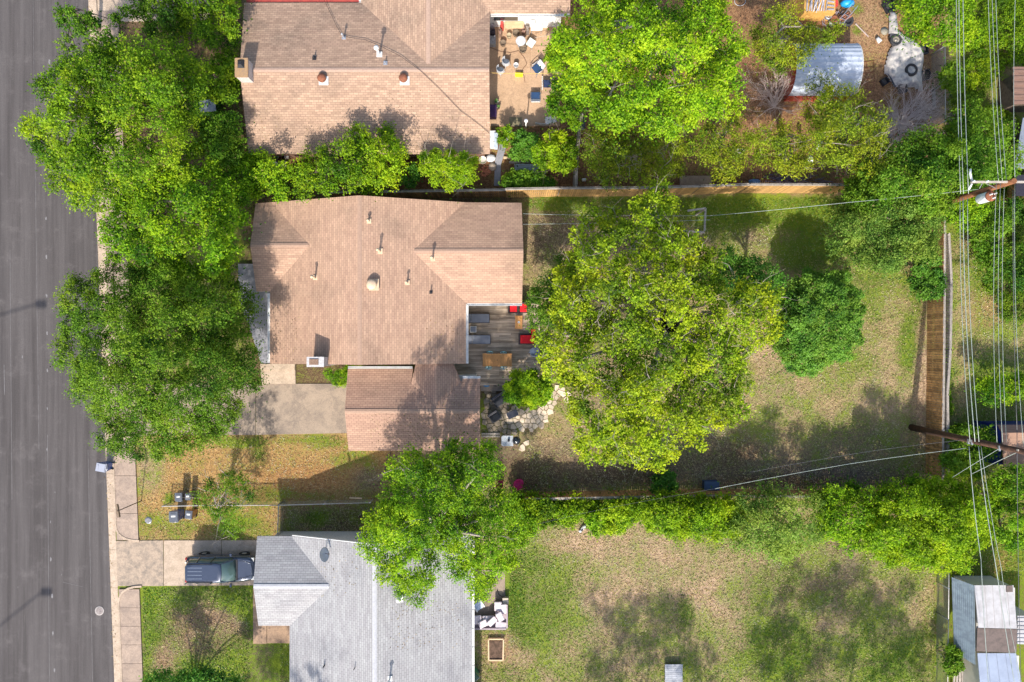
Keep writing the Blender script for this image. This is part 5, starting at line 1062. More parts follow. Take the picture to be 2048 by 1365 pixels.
for k in range(70): 
    a = rng.uniform(0, 6.28); r = math.sqrt(rng.random())*.36; p = W(971, 343); m.box((p.x+math.cos(a)*r, p.y+math.sin(a)*r, .04+.14*(1-r/.4)), (.09, .07, .05), rng.uniform(0, 3))
prop(m.build('brick_rubble', pm('orange brick rubble', (.5, .17, .08), (.33, .13, .08), 30, island=.6)), 'small heap of orange brick rubble', 'rubble', kind='stuff')
# pots near the lower left of the upper roof
planter('tall white pot on its side left of the flat stone', 553, 330, .17, (.62, .62, .58), False, .5); planter('round pale pot touching the upper house eave', 575, 316, .15, (.66, .62, .6), False, .4); planter('small mossy pot behind the pale jar', 555, 316, .13, (.5, .48, .38), True, .3)
p = W(567, 331, .3); t = thing('garden_cart', 'small garden cart with mossy flat top and purple base', 'cart', (p.x, p.y, 0), None); m = MB(); m.box((p.x, p.y, .4), (.5, .5, .08)); m.build('top', pm('mossy slab', (.38, .37, .24), (.28, .27, .18), 8), t); m = MB(); p2 = W(565, 342, .2); m.box((p2.x, p2.y, .2), (.65, .22, .3)); m.build('base', pm('purple box', (.32, .13, .22), (.24, .1, .16)), t)
m = MB(); p = W(398, 212, .8); m.box((W(415, 212, .8).x, p.y, .8), (1.1, .8, .04), .1); prop(m.build('metal_sheet', pm('dull blue sheet metal', (.36, .38, .44), (.28, .3, .35), 5, .5, .2)), 'dull blue metal sheet between the street trees and the upper house', 'metal sheet')

# ---------------------------------------------------------------- top right yard
M_CORR = pm('white corrugated metal', (.50, .55, .64), (.38, .43, .52), 1.6, .55, .0)
t = thing('metal_shed', 'arched shed with white blue ribbed metal roof and red end walls', 'shed', W(1655, 130), None)
a = W(1590, 178, 2.2); b = W(1722, 92, 2.4); x0, x1 = W(1592, 0, 2.2).x, W(1724, 0, 2.2).x; yS, yN = W(0, 180, 2.0).y, W(0, 78, 2.0).y
m = MB(); nseg = 30; prev = None; cy = (yS+yN)/2; ry = (yN-yS)/2
ring = []
for i in range(nseg+1):
    th_ = math.pi*i/nseg; ring.append((cy-ry*math.cos(th_), .9+1.45*math.sin(th_)**.8, .015 if i % 2 else -.015))
for i in range(nseg):
    (ya, za, ra), (yb_, zb, rb) = ring[i], ring[i+1]
    m.face([(x0, ya, za+ra), (x1, ya, za+ra), (x1, yb_, zb+rb), (x0, yb_, zb+rb)])
    m.face([(x0, ya, za+ra-.03), (x0, yb_, zb+rb-.03), (x1, yb_, zb+rb-.03), (x1, ya, za+ra-.03)])
m.build('roof', M_CORR, t)
m = MB(); RW = pm('red shed wall', (.42, .06, .03), (.3, .045, .025), 4)
for x in (x0+.08, x1-.08):
    m.face([(x, y, z-.02) for y, z, _ in ring]+[(x, yN, 0), (x, yS, 0)]); m.face(([(x+.01, y, z-.02) for y, z, _ in ring]+[(x+.01, yN, 0), (x+.01, yS, 0)])[::-1])
m.box(((x0+x1)/2, yS-.04, .45), (x1-x0-.1, .06, .9)); m.box(((x0+x1)/2, yN+.04, .45), (x1-x0-.1, .06, .9)); m.build('wall', RW, t)
m = MB(); m.tube([(x1, y, z+.01) for y, z, _ in ring], .03, 6); m.build('edge_trim', M_WHITE, t)
t = thing('lumber_crate', 'golden plywood box topped with stacked boards at the top edge', 'crate', W(1625, 20), None)
m = MB(); a = W(1594, 42, 0); b = W(1652, -30, 0); m.prism([(a.x, a.y), (b.x+.1, a.y), (b.x+.1, b.y), (a.x, b.y)], 0, 1.15); m.build('box', woodmat('golden plywood', (.62, .36, .10), (.52, .28, .07), 0, .8, 2, (3, .4, 1)), t)
m = MB(); rng = random.Random(8)
for i in range(9): x = a.x+.15+i*.16; m.bar((x, a.y+.1, 1.2), (x+rng.uniform(0, .5), b.y, 1.22), .07, .05)
for i in range(7): y = a.y+.2+i*.28; m.bar((a.x+1.5+rng.uniform(0, .1), y, 1.2), (b.x, y+rng.uniform(-.1, .1), 1.2), .09, .05)
m.build('boards', woodmat('silvery boards', (.46, .43, .45), (.3, .29, .33), .6), t)
m = MB(); m.bar(W(1632, 26, 1.35), W(1646, -3, 1.4), .03, .03); m.bar(W(1626, 24, 1.35), W(1637, -3, 1.4), .03, .03); m.build('white_batten', M_WHITE, t)
def wheel_thing(label, px, py, r, z, name='car_tyre', rim=True, rimc=(.42, .43, .45), tilt=0, mat=None):
    p = W(px, py, z+.1); t = thing(name, label, 'tyre', (p.x, p.y, z), 'loose tyres and wheels'); Mt = Matrix.Rotation(tilt, 3, 'X')
    m = MB(); m.lathe((p.x, p.y, z+.12), [(r*.6, -.1), (r*.9, -.11), (r, -.06), (r, .06), (r*.9, .11), (r*.6, .1), (r*.58, 0)], 26, Mt); m.build('tyre', mat or pm('old tyre', (.045, .045, .052), (.03, .03, .035), 9, .85), t)
    if rim:
        m = MB(); m.lathe((p.x, p.y, z+.12), [(r*.6, -.02), (r*.58, .06), (r*.5, .07), (r*.42, .02), (r*.2, .03), (r*.16, .06), (.01, .06)], 26, Mt)
        rm = m.build('rim', pm('rim '+str(rimc), rimc, tuple(v*.6 for v in rimc), 9, .4, .4), t)
        m = MB()
        for k in range(6): aa = k*math.pi/3; m.lathe(Vector((p.x, p.y, z+.12))+Mt @ Vector((math.cos(aa)*r*.32, math.sin(aa)*r*.32, .035)), [(.03, 0), (.028, .006)], 8, Mt)
        m.build('bolt_hole', M_DARKM, rm)
t = thing('tarp', 'crumpled pale grey tarp spread on the dirt at the top right', 'tarp', W(1805, 110), None)
tp = [(1778, 22), (1792, 28), (1796, 62), (1806, 72), (1828, 82), (1844, 98), (1847, 120), (1842, 150), (1845, 184), (1836, 186), (1824, 176), (1800, 176), (1786, 178), (1776, 160), (1768, 150), (1768, 130), (1774, 105), (1782, 92), (1776, 70), (1774, 45)]
pw_ = np.array([tuple(W(*q))[:2] for q in tp]); lo, hi = pw_.min(0), pw_.max(0); st = .07; gx = np.arange(lo[0], hi[0], st); gy = np.arange(lo[1], hi[1], st)
GX, GY = np.meshgrid(gx, gy); d_, in_ = None, None
def _ed(P, poly):
    d = np.full(len(P), 1e9); ins = np.zeros(len(P), bool)
    for i in range(len(poly)):
        a = poly[i]; b = poly[i-1]; ab = b-a; tt = np.clip(((P-a)@ab)/(ab@ab), 0, 1); q = a+tt[:, None]*ab; d = np.minimum(d, np.linalg.norm(P-q, axis=1))
        c = ((a[1] > P[:, 1]) != (b[1] > P[:, 1])) & (P[:, 0] < (b[0]-a[0])*(P[:, 1]-a[1])/(b[1]-a[1]+1e-12)+a[0]); ins ^= c
    return d, ins
d_, in_ = _ed(np.stack([GX.ravel(), GY.ravel()], 1), pw_)
rgn = np.random.default_rng(2); Z = .05+np.clip(d_, 0, .35)*.45
for k in range(16): a = rgn.uniform(0, 6.28); f = rgn.uniform(2.5, 9); Z += .018*np.abs(np.sin(f*(GX.ravel()*math.cos(a)+GY.ravel()*math.sin(a))+rgn.uniform(0, 6)))*np.clip(d_*6, 0, 1)
m = MB(); ok = in_.reshape(GX.shape); Zg = Z.reshape(GX.shape); nx_ = len(gx)
m.v = [(float(x), float(y), float(z)) for x, y, z in zip(GX.ravel(), GY.ravel(), Z)]
for j in range(len(gy)-1):
    for i in range(nx_-1):
        if ok[j, i] and ok[j, i+1] and ok[j+1, i] and ok[j+1, i+1]: m.f.append((j*nx_+i, j*nx_+i+1, (j+1)*nx_+i+1, (j+1)*nx_+i)); m.uv.append(None); m.sm.append(True)
used = sorted({v for f in m.f for v in f}); mp_ = {v: i for i, v in enumerate(used)}; m.v = [m.v[i] for i in used]; m.f = [tuple(mp_[v] for v in f) for f in m.f]
m.build('sheet', pm('dirty pale tarp', (.60, .56, .52), (.30, .29, .31), 2.6, .7, b=.3), t)
m = MB(); m.prism([tuple(W(*q))[:2] for q in ((1773, 151), (1800, 166), (1786, 178))], .2, .23); m.build('dark_patch', pm('charcoal tarp', (.07, .075, .1), (.05, .055, .07)), t)
wheel_thing('lower tyre with pale alloy rim lying on the tarp', 1821.5, 141, .44, .22); wheel_thing('upper tyre with tan alloy rim lying on the tarp', 1791, 81, .40, .22, rimc=(.48, .43, .36))
wheel_thing('silver wheel leaning on the golden plywood crate', 1656, 33, .24, .5, 'wheel_rim', mat=M_GALV); wheel_thing('rusty barrel lid leaning in the scrap pile', 1668, 39, .24, .4, 'barrel_lid', False, mat=M_RUST)
wheel_thing('large dark tyre under the rusty frame in the scrap pile', 1695, 42, .40, .05, rim=False)
t = thing('hand_truck', 'rusty hand truck frame with chrome rails on the scrap pile', 'hand truck', W(1690, 28), None)
m = MB(); m.bar(W(1672, 48, .5), W(1708, 5, .8), .04, .04); m.bar(W(1681, 54, .5), W(1716, 12, .8), .04, .04)
for k in range(5): m.bar(W(1676+k*7, 45-k*8, .6), W(1685+k*7, 50-k*8, .6), .03, .03)
m.build('frame', M_GALV, t); m = MB()
for k in range(3): m.bar(W(1676+k*4, 38+k*3, .4), W(1698+k*3, 26+k*3, .45), .09, .03)
m.build('rusty_slats', pm('orange rust', (.42, .17, .09), (.28, .12, .08), 9), t)
p = W(1698, 4, .5); m = MB(); m.lathe((p.x, p.y, .1), [(.35, 0), (.42, .2), (.3, .42), (.05, .5)], 10, Matrix.Diagonal((1.2, .7, 1))); prop(m.build('blue_tarp_bundle', pm('bright blue tarp', (.02, .38, .75), (.02, .25, .6), 8, .4)), 'crumpled bright blue tarp bundle at the top edge', 'tarp')
p = W(1669, 6, .6); m = MB(); m.box((p.x, p.y, .45), (.2, .45, .8)); m.box((p.x+.2, p.y, .3), (.15, .3, .5)); prop(m.build('red_canister', pm('red plastic', (.6, .06, .05))), 'red plastic fuel can at the top edge', 'fuel can')
planter('grey green pot at the end of the scrap pile', 1662, 50, .2, (.42, .44, .36), False, .3); 
m = MB(); rng = random.Random(21)
for k in range(26): a = W(rng.uniform(1640, 1690), rng.uniform(26, 54), rng.uniform(.1, .35)); an = rng.uniform(0, 3.14); m.bar(a, a+Vector((math.cos(an), math.sin(an), rng.uniform(-.2, .3)))*rng.uniform(.2, .6), .04, .04)
prop(m.build('scrap_metal', pm('mixed scrap', (.42, .40, .46), (.16, .13, .16), 20, .5, .3, island=.8)), 'tangle of scrap metal between crate and tyre', 'scrap', kind='stuff')
for i, (lab, x, y, w, d, rz) in enumerate([('white bucket lying on the dirt left of the tarp', 1758, 80, .34, .26, .6)]):
    p = W(x, y, .2); m = MB(); m.lathe((p.x, p.y, .16), [(.12, -.18), (.155, .18), (.14, .18), (.11, -.1)], 16, Matrix.Rotation(-.9, 3, 'Z') @ Matrix.Rotation(math.pi/2, 3, 'Y')); prop(m.build('bucket', M_CER), lab, 'bucket')
p = W(1770, 62, .1); m = MB(); m.lathe((p.x, p.y, .02), [(.26, 0), (.27, .04), (.02, .06)], 16); prop(m.build('concrete_disc', pm('lichen concrete', (.34, .31, .25), (.25, .23, .18), 9)), 'round lichen stained disc beside the tarp', 'disc')
m = MB(); m.bar(W(1711, 48, .1), W(1737, 74, .1), .05, .05); prop(m.build('loose_pole', pm('pinkish pole', (.6, .48, .44))), 'pale pole lying on the dirt north of the arched shed', 'pole')
for lab, x, y, s_, rz in [('black plastic crate at the lower left edge of the tarp', 1770, 163, .42, .6), ('black folded crate right of the tarp', 1852, 150, .6, .3), ('dark crate above the lower tyre, right of the tarp', 1848, 100, .5, .1), ('black tub at the tarp bottom edge', 1806, 177, .5, .2), ('black plastic sheet bundle at the top of the tarp', 1780, 12, .7, .5)]:
    p = W(x, y, .2); t = thing('black_crate', lab, 'crate', (p.x, p.y, 0), 'black crates around the tarp'); Mz = Matrix.Rotation(rz, 3, 'Z'); m = MB()
    for dx, dy, w, d in ((-.5, 0, .06, 1), (.5, 0, .06, 1), (0, -.5, 1, .06), (0, .5, 1, .06)): q = Mz @ Vector((dx*s_, dy*s_, 0)); m.box((p.x+q.x, p.y+q.y, .14), (w*s_+.02, d*s_+.02, .26), m=Mz)
    m.build('sides', M_BLKC, t)
    m = MB(); m.box((p.x, p.y, .04), (s_*.94, s_*.94, .03), m=Mz); m.build('bottom', pm('crate base', (.1, .09, .09)), t)
for i, (x, y) in enumerate([(1737, 130), (1738, 152), (1738, 172)]):
    m = MB(); 
    for k in (0, 1): m.bar(W(x-20, y+k*12-4, .06), W(x+12, y+k*12-8, .06), .03, .03)
    for k in (0, 1, 2): m.bar(W(x-18+k*14, y-5, .07), W(x-17+k*14, y+7, .07), .025, .025)
    prop(m.build('rusty_rack', M_RUST), ['upper', 'middle', 'lower'][i]+' rusty wire rack lying between the arched shed and the tarp', 'rack', 'rusty racks on the dirt')
t = thing('ladder', 'wooden ladder leaning among the olive junipers', 'ladder', W(1277, 318), None); m = MB(); m.bar(W(1271, 330, 2.9), W(1274, 308, 2.9), .07, .06); m.bar(W(1281, 330, 2.9), W(1284, 308, 2.9), .07, .06); m.bar(W(1271, 330, 2.9), W(1269, 345, .1), .07, .06); m.bar(W(1281, 330, 2.9), W(1280, 345, .1), .07, .06); m.build('rail', M_GREYW, t)
for k in range(4): m = MB(); m.bar(W(1272+k, 328-k*5.5, 2.92), W(1282+k, 328-k*5.5, 2.92), .04, .04); m.build('rung', M_GREYW, t)
m = MB(); rng = random.Random(31)
for k in range(60): a = W(rng.uniform(1525, 1640), rng.uniform(354, 366), rng.uniform(.05, .5)); an = rng.uniform(-.5, .5); m.bar(a, a+Vector((math.cos(an), math.sin(an), rng.uniform(-.15, .25)))*rng.uniform(.3, 1.2), .035, .035)
prop(m.build('junk_pile', pm('purplish scrap', (.16, .13, .18), (.06, .05, .07), 14, island=.8)), 'dark tangle of scrap piled behind the board fence', 'scrap', kind='stuff')
p = W(1510, 363, .2); m = MB(); m.lathe((p.x, p.y, .02), [(.3, 0), (.32, .1), (.05, .22)], 7, Matrix.Diagonal((1.4, .6, 1))); prop(m.build('blue_cloth', pm('faded blue cloth', (.12, .22, .42), (.08, .15, .3))), 'faded blue cloth behind the golden fence', 'cloth')
m = MB(); a = W(1360, 352, .1); b = W(1423, 370, .1); m.prism([(a.x, a.y), (b.x, a.y), (b.x, b.y), (a.x, b.y)], 0, .12); prop(m.build('plywood_sheet', woodmat('old plywood', (.36, .26, .18), (.26, .18, .13), 0)), 'old plywood sheet on the ground behind the golden fence', 'plywood')
for i, (x, y, s_) in enumerate([(1482, 300, .5), (1640, 290, .45), (1622, 318, .4)]):
    p = W(x, y, 2.6); m = MB(); m.lathe((p.x, p.y, 2.2), [(s_*.3, 0), (s_*.7, .25), (s_*.5, .5), (.03, .6)], 7, Matrix.Rotation(i, 3, 'Z') @ Matrix.Diagonal((1, .55, 1))); prop(m.build('snagged_bag', M_CER), ['white plastic bag snagged in the second juniper', 'white plastic bag in the tallest juniper, upper one', 'small pale plastic bag in the tallest juniper, lower one'][i], 'bag', 'white bags snagged in the junipers')
m = MB(); p = W(1164, 245, .7); m.box((p.x, p.y, .35), (.4, .7, .7)); m.box((p.x, p.y, .72), (.44, .74, .04)); prop(m.build('water_tank', pm('dark slate box', (.10, .11, .14))), 'dark grey box at the top of the divider fence', 'box')
m = MB(); p = W(1168, 360, .2); m.box((p.x, p.y, .15), (.26, .18, .2), .1); m.box((p.x, p.y, .27), (.2, .12, .04), .1); prop(m.build('white_carton', M_WHITE), 'small white carton on the dirt by the divider fence', 'carton')
m = MB(); m.bar(W(1867, 178, .12), W(1869, 215, .12), .2, .08); prop(m.build('loose_plank', M_GREYW), 'pale grey plank lying behind the tarp fence', 'plank')

# ---------------------------------------------------------------- outbuildings on the right
def shedroof(t, quad, h0, h1, mat, name='roof', rib=0, ribdir='y', th=.06):
    # quad px corners NW NE SE SW with heights
    P = [W(x, y, z) for (x, y), z in zip(quad, (h0, h1[0], h1[1], h1[2]) if isinstance(h1, tuple) else (h0, h1, h1, h0))]
    m = MB(); nseg = rib if rib else 1
    for i in range(nseg):
        a, b = i/nseg, (i+1)/nseg
        if ribdir == 'y': A, B, C_, D = P[0].lerp(P[1], a), P[0].lerp(P[1], b), P[3].lerp(P[2], b), P[3].lerp(P[2], a)
        else: A, B, C_, D = P[0].lerp(P[3], a), P[1].lerp(P[2], a), P[1].lerp(P[2], b), P[0].lerp(P[3], b)
        up = Vector((0, 0, .04 if (rib and i % 2) else 0))
        q = [A+up, B+up, C_+up, D+up]
        n = (q[1]-q[0]).cross(q[2]-q[0])
        if n.z < 0: q = q[::-1]
        m.face(q); m.face([v-Vector((0, 0, th)) for v in q[::-1]])
        for k in range(4): m.face([q[k]-Vector((0, 0, th)), q[(k+1) % 4]-Vector((0, 0, th)), q[(k+1) % 4], q[k]])
    return m.build(name, mat, t)
def shedbody(t, px0, py0, px1, py1, h, mat):
    a = W(px0, py0, h); b = W(px1, py1, h); m = MB(); m.box(((a.x+b.x)/2, (a.y+b.y)/2, h/2), (abs(b.x-a.x), abs(b.y-a.y), h)); return m.build('wall', mat, t)
M_SH1 = pm('grey blue corrugated iron', (.30, .37, .44), (.21, .26, .32), 3, .5, .2); M_SH2 = pm('white sheet metal', (.47, .46, .47), (.37, .355, .355), 1.6, .6); M_SH3 = pm('brown tar paper', (.17, .13, .115), (.12, .095, .085), 4, .95); M_SH4 = pm('pale blue sheet metal', (.33, .38, .48), (.27, .31, .40), .8, .45, .1)
t = thing('tool_shed', 'patchwork shed with striped corrugated slope, white panel and brown tar paper roof', 'shed', W(1965, 1250), 'sheds beyond the wire fence')
shedroof(t, [(1904, 1155), (1948, 1171), (1950, 1330), (1909, 1305)], 1.3, 2.5, M_SH1, 'corrugated_roof', 22)
shedroof(t, [(1949, 1171), (2027, 1171), (2034, 1258), (1957, 1256)], 2.55, 2.55, M_SH2, 'white_roof_panel', 0)
shedroof(t, [(1955, 1257), (2034, 1259), (2033, 1306), (1953, 1303)], 2.4, 2.4, M_SH3, 'tar_paper_roof', 0); shedbody(t, 1953, 1176, 2030, 1300, 2.3, M_SIDE)
m = MB(); 
for k in range(4): m.bar(W(1970+k*15, 1172, 2.57), W(1976+k*15, 1256, 2.57), .02, .02)
m.build('roof_seam', pm('roof seam', (.5, .48, .48)), t); m = MB(); q = W(2019, 1178, 2.6); m.box(q, (.4, .42, .04)); m.build('roof_patch', M_SH3, t)
t = thing('tool_shed', 'shed with smooth pale blue metal roof at the bottom right corner', 'shed', W(1995, 1340), 'sheds beyond the wire fence')
shedroof(t, [(1955, 1307), (2032, 1307), (2050, 1400), (1963, 1400)], 2.3, 2.3, M_SH4, 'roof'); shedbody(t, 1962, 1312, 2038, 1395, 2.15, M_SIDE); m = MB()
for k in range(3): m.bar(W(1975+k*18, 1308, 2.32), W(1984+k*20, 1398, 2.32), .018, .02)
m.build('roof_seam', pm('blue seam', (.3, .34, .43)), t)
t = thing('lean_to', 'narrow lean to with white ribbed roof at the right edge', 'shed', W(2045, 1260), 'sheds beyond the wire fence'); shedroof(t, [(2035, 1232), (2075, 1232), (2075, 1290), (2034, 1288)], 2.0, 2.0, M_SH2, 'roof', 14, 'x'); shedbody(t, 2040, 1236, 2075, 1285, 1.9, M_SIDE)
t = thing('wooden_ramp', 'weathered wooden ramp of grey boards below the corrugated shed', 'ramp', W(1935, 1345), None); m = MB()
for k in range(10): m.bar(W(1912+k*4, 1312+k*3.2, .3), W(1905+k*7, 1400, .3), .13, .04)
m.build('boards', M_GREYW, t); m = MB(); m.box(W(1935, 1360, .13), (1.2, 1.2, .22)); m.build('bearer', M_GREYW, t)
t = thing('cabin', 'cabin with blue wall and brown plank roof under the wires', 'cabin', W(2030, 890), None)
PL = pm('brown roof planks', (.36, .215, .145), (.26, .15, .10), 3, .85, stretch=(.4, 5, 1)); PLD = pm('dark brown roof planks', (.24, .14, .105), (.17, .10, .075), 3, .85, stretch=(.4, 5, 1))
a0 = W(1995, 850, 2.6); a1 = W(2110, 850, 2.6); b0 = W(2004, 866, 3.0); b1 = W(2110, 866, 3.0); c0 = W(2008, 934, 2.6); c1 = W(2110, 934, 2.6)
m = MB(); m.face([a0, b0, b1, a1][::-1]); m.face([v-Vector((0, 0, .08)) for v in (a0, b0, b1, a1)]); m.build('north_roof', PLD, t); m = MB(); m.face([b0, c0, c1, b1][::-1]); m.face([v-Vector((0, 0, .08)) for v in (b0, c0, c1, b1)]); m.build('south_roof', PL, t)  # darker copy of the planks paints shade onto the north slope
for nm in ('north_roof', 'south_roof'):
    me = [o for o in t.children if o.name.startswith(nm)][0].data
    for f in me.polygons: pass
BW = pm('deep blue wall', (.012, .03, .22), (.01, .022, .16), 3, .6); m = MB(); x0 = b0.x+.08; m.face([(x0, a0.y, 0), (x0, a0.y, 2.5), (x0, b0.y, 2.9), (x0, c0.y+.1, 2.5), (x0, c0.y+.1, 0)]); m.face([(x0+.1, a0.y, 0), (x0+.1, a0.y, 2.5), (x0+.1, b0.y, 2.9), (x0+.1, c0.y+.1, 2.5), (x0+.1, c0.y+.1, 0)][::-1])
m.box(((x0+a1.x)/2, a0.y-.1, 1.2), (a1.x-x0-.1, .08, 2.4)); m.box(((x0+a1.x)/2, c0.y+.15, 1.2), (a1.x-x0-.1, .08, 2.4)); m.build('wall', BW, t)
DKW = woodmat('dark shed wall', (.12, .09, .07), (.07, .05, .04), 0)
t = thing('carport', 'small brown plank roof at the right edge, upper one', 'shed', W(2060, 170), 'roofs at the right edge'); shedroof(t, [(2026, 134), (2120, 134), (2120, 208), (2027, 209)], 2.4, 2.4, PLD, 'roof', 12, 'x'); shedbody(t, 2044, 140, 2110, 202, 2.25, DKW)
t = thing('carport', 'dull grey metal roof at the right edge, north of the transformer pole', 'shed', W(2060, 290), 'roofs at the right edge'); shedroof(t, [(2046, 236), (2120, 236), (2120, 345), (2029, 336)], 2.2, 2.6, pm('grey blue painted metal', (.26, .29, .35), (.21, .235, .285), .8, .4, .1), 'roof', 0); shedbody(t, 2056, 244, 2110, 330, 2.05, DKW); m = MB(); m.bar(W(2029, 238, 1.6), W(2030, 334, 1.6), .05, .2); m.build('fascia', M_DARKM, t)
t = thing('dark_shed', 'dark shed under the far end of the transformer crossarm', 'shed', W(2060, 400), 'roofs at the right edge'); shedroof(t, [(2032, 350), (2110, 350), (2110, 395), (2032, 392)], 2.0, 2.0, pm('blackish roof felt', (.03, .025, .04), (.02, .02, .03)), 'roof', 0); shedbody(t, 2040, 355, 2105, 388, 1.9, M_BROWNW)
# ---------------------------------------------------------------- plants
def meshnp(name, V, Q, tint, mat, parent, off):
    me = bpy.data.meshes.new(name)
    V = V-np.array(off)
    me.vertices.add(len(V)); me.vertices.foreach_set('co', V.astype(np.float32).ravel())
    me.loops.add(Q.size); me.loops.foreach_set('vertex_index', Q.ravel().astype(np.int32))
    me.polygons.add(len(Q)); me.polygons.foreach_set('loop_start', np.arange(0, Q.size, 4, dtype=np.int32))
    me.update(calc_edges=True)
    a = me.attributes.new('tint', 'FLOAT', 'POINT'); a.data.foreach_set('value', tint.astype(np.float32))
    me.materials.append(mat)
    o = bpy.data.objects.new(name, me); sc.collection.objects.link(o); o.parent = parent
    return o
def leafquads(c, n, L, wd, rng, tint):
    r = rng.normal(size=c.shape); t = np.cross(n, r); t /= np.linalg.norm(t, axis=1, keepdims=True)+1e-9
    b = np.cross(n, t); L = L[:, None]; w = L*wd
    V = np.stack([c-t*L*.5, c+b*w*.5, c+t*L*.5, c-b*w*.5], 1).reshape(-1, 3)
    Q = np.arange(len(V)).reshape(-1, 4)
    return V, Q, np.repeat(tint, 4)
def edgedist(P, poly):
    d = np.full(len(P), 1e9); ins = np.zeros(len(P), bool)
    for i in range(len(poly)):
        a = np.array(poly[i]); b = np.array(poly[i-1]); ab = b-a
        t = np.clip(((P-a)@ab)/(ab@ab+1e-9), 0, 1); q = a+t[:, None]*ab
        d = np.minimum(d, np.linalg.norm(P-q, axis=1))
        c = ((a[1] > P[:, 1]) != (b[1] > P[:, 1])) & (P[:, 0] < (b[0]-a[0])*(P[:, 1]-a[1])/(b[1]-a[1]+1e-12)+a[0]); ins ^= c
    return d, ins
LEAFTOT = [0]; DENS = 3.2; LSC = 0.9
def foliage(poly, ztop, zedge, R=.75, sp=.8, leaf=.15, wd=.55, per=230, gap=.10, seed=1, spiky=.5, flat=.75, lump=.28, clumps=7, fill=.5, edgecut=.35, tone=0.0, lobes_out=None, upn=.55, patch=.07, zj=.42):
    """leaf clusters through the volume of a crown whose outline is poly (photo px at rim height)"""
    leaf = leaf*LSC; sp *= 1.03; R *= .98; gap *= .5; rng = np.random.default_rng(seed); P = np.array(poly, float); k = (H-zedge*.6-ztop*.4)/F
    pw = np.stack([(P[:, 0]-1024)*k, -(P[:, 1]-682.5)*k], 1)
    lo, hi = pw.min(0), pw.max(0); area = (hi-lo).prod(); cand = rng.uniform(lo, hi, (int(area/sp**2*9), 2))
    d, ins = edgedist(cand, pw); ok = ins & (d > R*edgecut); cand = cand[ok]; d = d[ok]
    keep = []; grid = {}
    for i, (x, y) in enumerate(cand):
        gx, gy = int(x/sp), int(y/sp); bad = False
        for a in (-1, 0, 1):
            for b in (-1, 0, 1):
                for j in grid.get((gx+a, gy+b), ()):
                    if (cand[j, 0]-x)**2+(cand[j, 1]-y)**2 < (sp*.8)**2: bad = True
        if not bad: keep.append(i); grid.setdefault((gx, gy), []).append(i)
    C = cand[keep]; d = d[keep]; dm = max(d.max(), .01)
    t = np.clip(d/(dm*.75), 0, 1); prof = np.sqrt(1-(1-t)**2)
    sc_ = C[rng.choice(len(C), min(clumps, len(C)), replace=False)]
    ds = np.sqrt(((C[:, None]-sc_[None])**2).sum(-1)); ds.sort(axis=1)
    cl = np.clip(1-ds[:, 0]/(ds[:, min(1, ds.shape[1]-1)]+.3), 0, 1)       # ridge between clumps -> 0
    span = ztop-zedge
    z = zedge+span*prof*(1-lump)+span*lump*cl*1.6*prof+rng.normal(0, zj*min(1, span/3), len(C))-R*flat*.8
    m = rng.random(len(C)) > gap; C, z, d = C[m], z[m], d[m]
    # correct for the eye's height: the outline was read at rim height
    kk = (H-z)/(k*F); 
    C3 = np.stack([C[:, 0]*kk, C[:, 1]*kk, z], 1); n = len(C3)
    if lobes_out is not None: lobes_out.append(C3)
    cen = C3.mean(0); Rl = R*rng.uniform(.7, 1.25, n); lt = rng.normal(0, .15, n); a1, a2 = rng.uniform(0, 6.3, 2); lt += patch*(np.sin(C3[:, 0]*.9+a1)+np.sin(C3[:, 1]*.8+a2+C3[:, 0]*.3))
    tw = max(5, int(per*DENS/11)); rep = np.repeat(np.arange(n), tw)
    D = rng.normal(size=(len(rep), 3)); outw = C3[rep]-cen; outw[:, 2] = 0; outw /= np.linalg.norm(outw, axis=1, keepdims=True)+1.0
    D[:, 2] = np.abs(D[:, 2])*.9+.1; D = D/np.linalg.norm(D, axis=1, keepdims=True)+outw*.35*spiky; D /= np.linalg.norm(D, axis=1, keepdims=True)
    lenf = rng.uniform(.75, 1.0+.45*spiky, len(rep)); lp = 11
    rep2 = np.repeat(np.arange(len(rep)), lp); s = rng.uniform(.35, 1.0, len(rep2))**.8
    lob = rep[rep2]; base = D[rep2]*np.array([1, 1, flat])
    pos = C3[lob]+base*(Rl[lob]*lenf[rep2]*s)[:, None]+rng.normal(0, .07*(R/.75)+.01, (len(rep2), 3))
    nn = D[rep2]*.5+rng.normal(0, .55, (len(rep2), 3))+np.array([0, 0, upn]); nn /= np.linalg.norm(nn, axis=1, keepdims=True)
    L = leaf*rng.uniform(.6, 1.35, len(rep2)); tint = np.clip(.5+tone+lt[lob]+rng.normal(0, .15, len(rep2))+(s-.72)*1.0, 0, 1)  # light tips as new growth, inner leaves darkened to paint crown shade
    if fill > 0:     # loose lower layer, tinted dark as painted shade inside the crown
        nf = int(len(C)*40*fill); j = rng.integers(0, n, nf); pf = C3[j]+rng.normal(0, 1, (nf, 3))*np.array([R*.7, R*.7, .3]); pf[:, 2] -= R*.5+rng.random(nf)*min(1.2, span*.5)
        pf[:, 2] = np.maximum(pf[:, 2], .1)
        nf_ = rng.normal(0, .5, (nf, 3))+np.array([0, 0, .8]); nf_ /= np.linalg.norm(nf_, axis=1, keepdims=True)
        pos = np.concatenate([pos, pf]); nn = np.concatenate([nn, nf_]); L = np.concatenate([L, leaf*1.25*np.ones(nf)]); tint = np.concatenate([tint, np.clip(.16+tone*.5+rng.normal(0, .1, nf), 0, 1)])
    pos[:, 2] = np.maximum(pos[:, 2], .04); LEAFTOT[0] += len(pos)
    return leafquads(pos, nn, L, wd, rng, tint), C3
M_BARK = pm('grey brown bark', (0.20, 0.15, 0.11), (0.11, 0.085, 0.065), 9, .95, b=.6)
